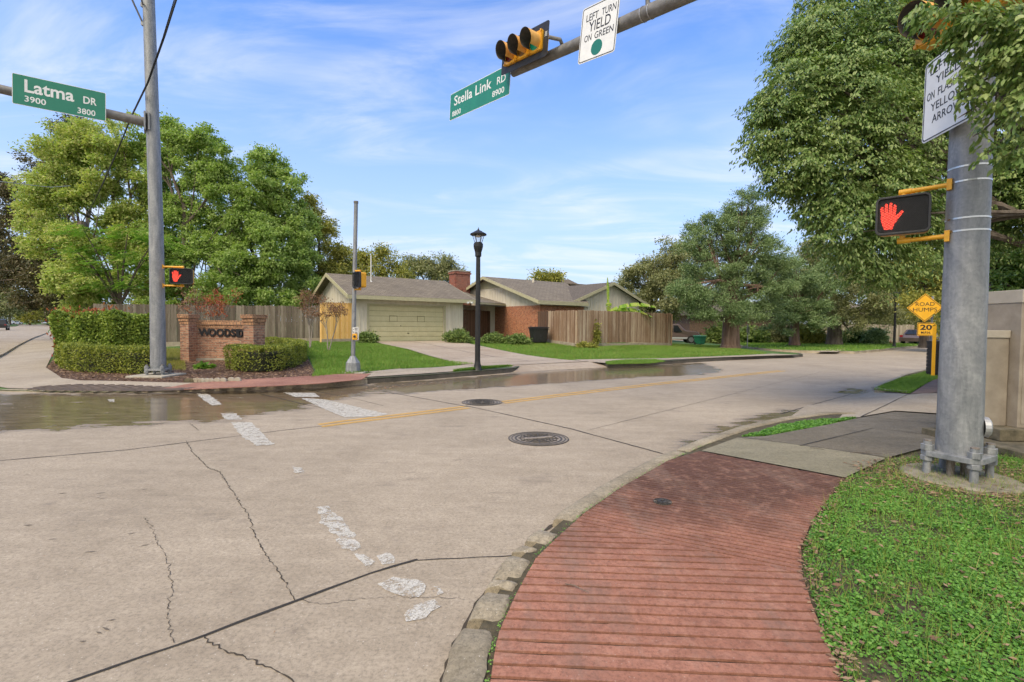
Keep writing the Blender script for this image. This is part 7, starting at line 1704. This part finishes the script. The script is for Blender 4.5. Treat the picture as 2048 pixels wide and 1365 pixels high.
clo = [E(1692, 957), E(1658, 1001), E(1625, 1046), E(1605, 1096), E(1607, 1150), E(1632, 1222), E(1668, 1310), E(1702, 1400), Vector((1.75, 1.2)), Vector((3.0, .6)), Vector((4.6, 2.6)), Vector((7.0, 4.3)), Vector((7.2, 5.4)), E(1990, 908), E(1930, 905), E(1775, 918)]
clo1 = [Vector((p[0], p[1])) for p in wobble(clo[:10], .10, .022)] + [Vector((p[0], p[1])) for p in clo[10:]]
clover('clover', 'dense clover and weeds covering the near corner', clo1, 260000, .0155, 112, .075, near=True)
blades('grass', 'thin grass blades standing in the clover', clo1, 9000, .10, .0045, 'grass', 113, lambda P: np.full(len(P), .08))
blades('dry_grass', 'pale thin blades lying over the clover', clo1, 5000, .11, .004, 'grassdry', 133, lambda P: np.full(len(P), .085))
# moss and weeds along the broken kerb
edge_in = offline(KN, .192); edge_out = offline(KN, .212)
mossp = edge_in[3:-4] + edge_out[3:-4][::-1]
clover('moss', 'moss and weeds in the joint behind the broken kerb', mossp, 900, .009, 114, .078)
gut = offline(KN, -.02)[4:12] + offline(KN, .01)[4:12][::-1]
clover('moss', 'moss and dirt at the foot of the near kerb', gut, 160, .007, 115, -.012)
# fallen leaves
def litter(name, label, poly, n, L, seed, zf, mat='litter'):
    rg = np.random.RandomState(seed); P = scatter(poly, n, rg); P[:, 2] = zf(P) + rg.uniform(0, .015, n); a = rg.uniform(0, 6.3, n); D = np.stack([np.cos(a), np.sin(a), rg.normal(size=n) * .12], 1); Nn = rg.normal(size=(n, 3)) * .25 + np.array([0, 0, 1.0]); s_ = rg.uniform(.5, 1.4, n) * L
    V, F = leaf_mesh(P, D, Nn, s_, s_ * .42); o = np_mesh(name, V, F, LM[mat]); return tag(o, label, 'fallen leaves', kind='stuff')
lit = lambda z: (lambda P: np.full(len(P), z))
litter('fallen_leaves', 'brown leaves lying in the clover', clo1, 1100, .045, 121, lit(.112))
litter('fallen_leaves', 'brown leaves gathered round the concrete pad of the thick pole', [Vector((3.4, 4.6)), Vector((4.2, 4.05)), Vector((5.4, 4.0)), Vector((6.6, 5.2)), Vector((5.2, 5.7)), Vector((4.4, 5.6)), Vector((3.7, 5.4))], 2600, .045, 122, lit(.10))
le_ = clo[:8]; litter('fallen_leaves', 'crumbled leaves along the clover edge of the red ramp', [Vector((p[0], p[1])) + Vector((-.03, 0)) for p in le_] + [Vector((p[0], p[1])) + Vector((.10, 0)) for p in reversed(le_)], 520, .03, 128, lit(.108))
litter('fallen_leaves', 'few leaf crumbs on the red ramp', [E(1000, 1340), E(1640, 1340), E(1600, 1060), E(1660, 970), E(1400, 920), E(1150, 1060)], 130, .012, 129, lit(.106))
litter('fallen_leaves', 'debris on the near sidewalk', [E(1500, 885), E(1740, 905), E(1990, 880), E(1950, 800), E(1820, 800), E(1700, 860)], 420, .014, 123, lit(.106))
litter('fallen_leaves', 'specks of debris on the near apron', [gp(1590, 835).xy, gp(1700, 832).xy, gp(1790, 800).xy, gp(1690, 803).xy], 160, .016, 124, lit(.05))
litter('fallen_leaves', 'dry bits scattered on the road', [gp(0, 1360).xy, gp(900, 1360).xy, gp(1300, 920).xy, gp(900, 850).xy, gp(0, 950).xy], 90, .015, 125, lit(.006))
litter('mulch_chips', 'wood chips of the mulch bed', A((158, 762), (300, 765), (480, 767), (560, 762), (616, 757), (628, 744), (616, 720), (560, 700), (330, 715), (112, 712), (95, 737), (123, 757)), 16000, .07, 126, lambda P: Hnp(P) + .014)
litter('fallen_leaves', 'dead leaves along the far gutter', A((700, 768), (800, 761), (900, 753), (890, 757), (800, 766), (740, 771)), 260, .05, 127, lambda P: np.full(len(P), .012))
rg2 = random.Random(8)
m = MB()
for (x, y), (x2, y2) in (((1130, 1168), (1178, 1185)), ((1700, 905), (1770, 909)), ((1740, 903), (1722, 908)), ((1620, 896), (1650, 900))):
    a, b2 = gp(x, y, .115), gp(x2, y2, .115); m.tube([a, a.lerp(b2, .4) + Vector((0, .012, .004)), a.lerp(b2, .75) + Vector((0, -.004, .004)), b2], [.003, .003, .0025, .0015], 5)
tag(m.build('twigs', M_bark, None, fix=False), 'thin dead twigs on the red ramp and sidewalk', 'twigs', kind='stuff')
# puddle of the long road: planted oval in the gutter
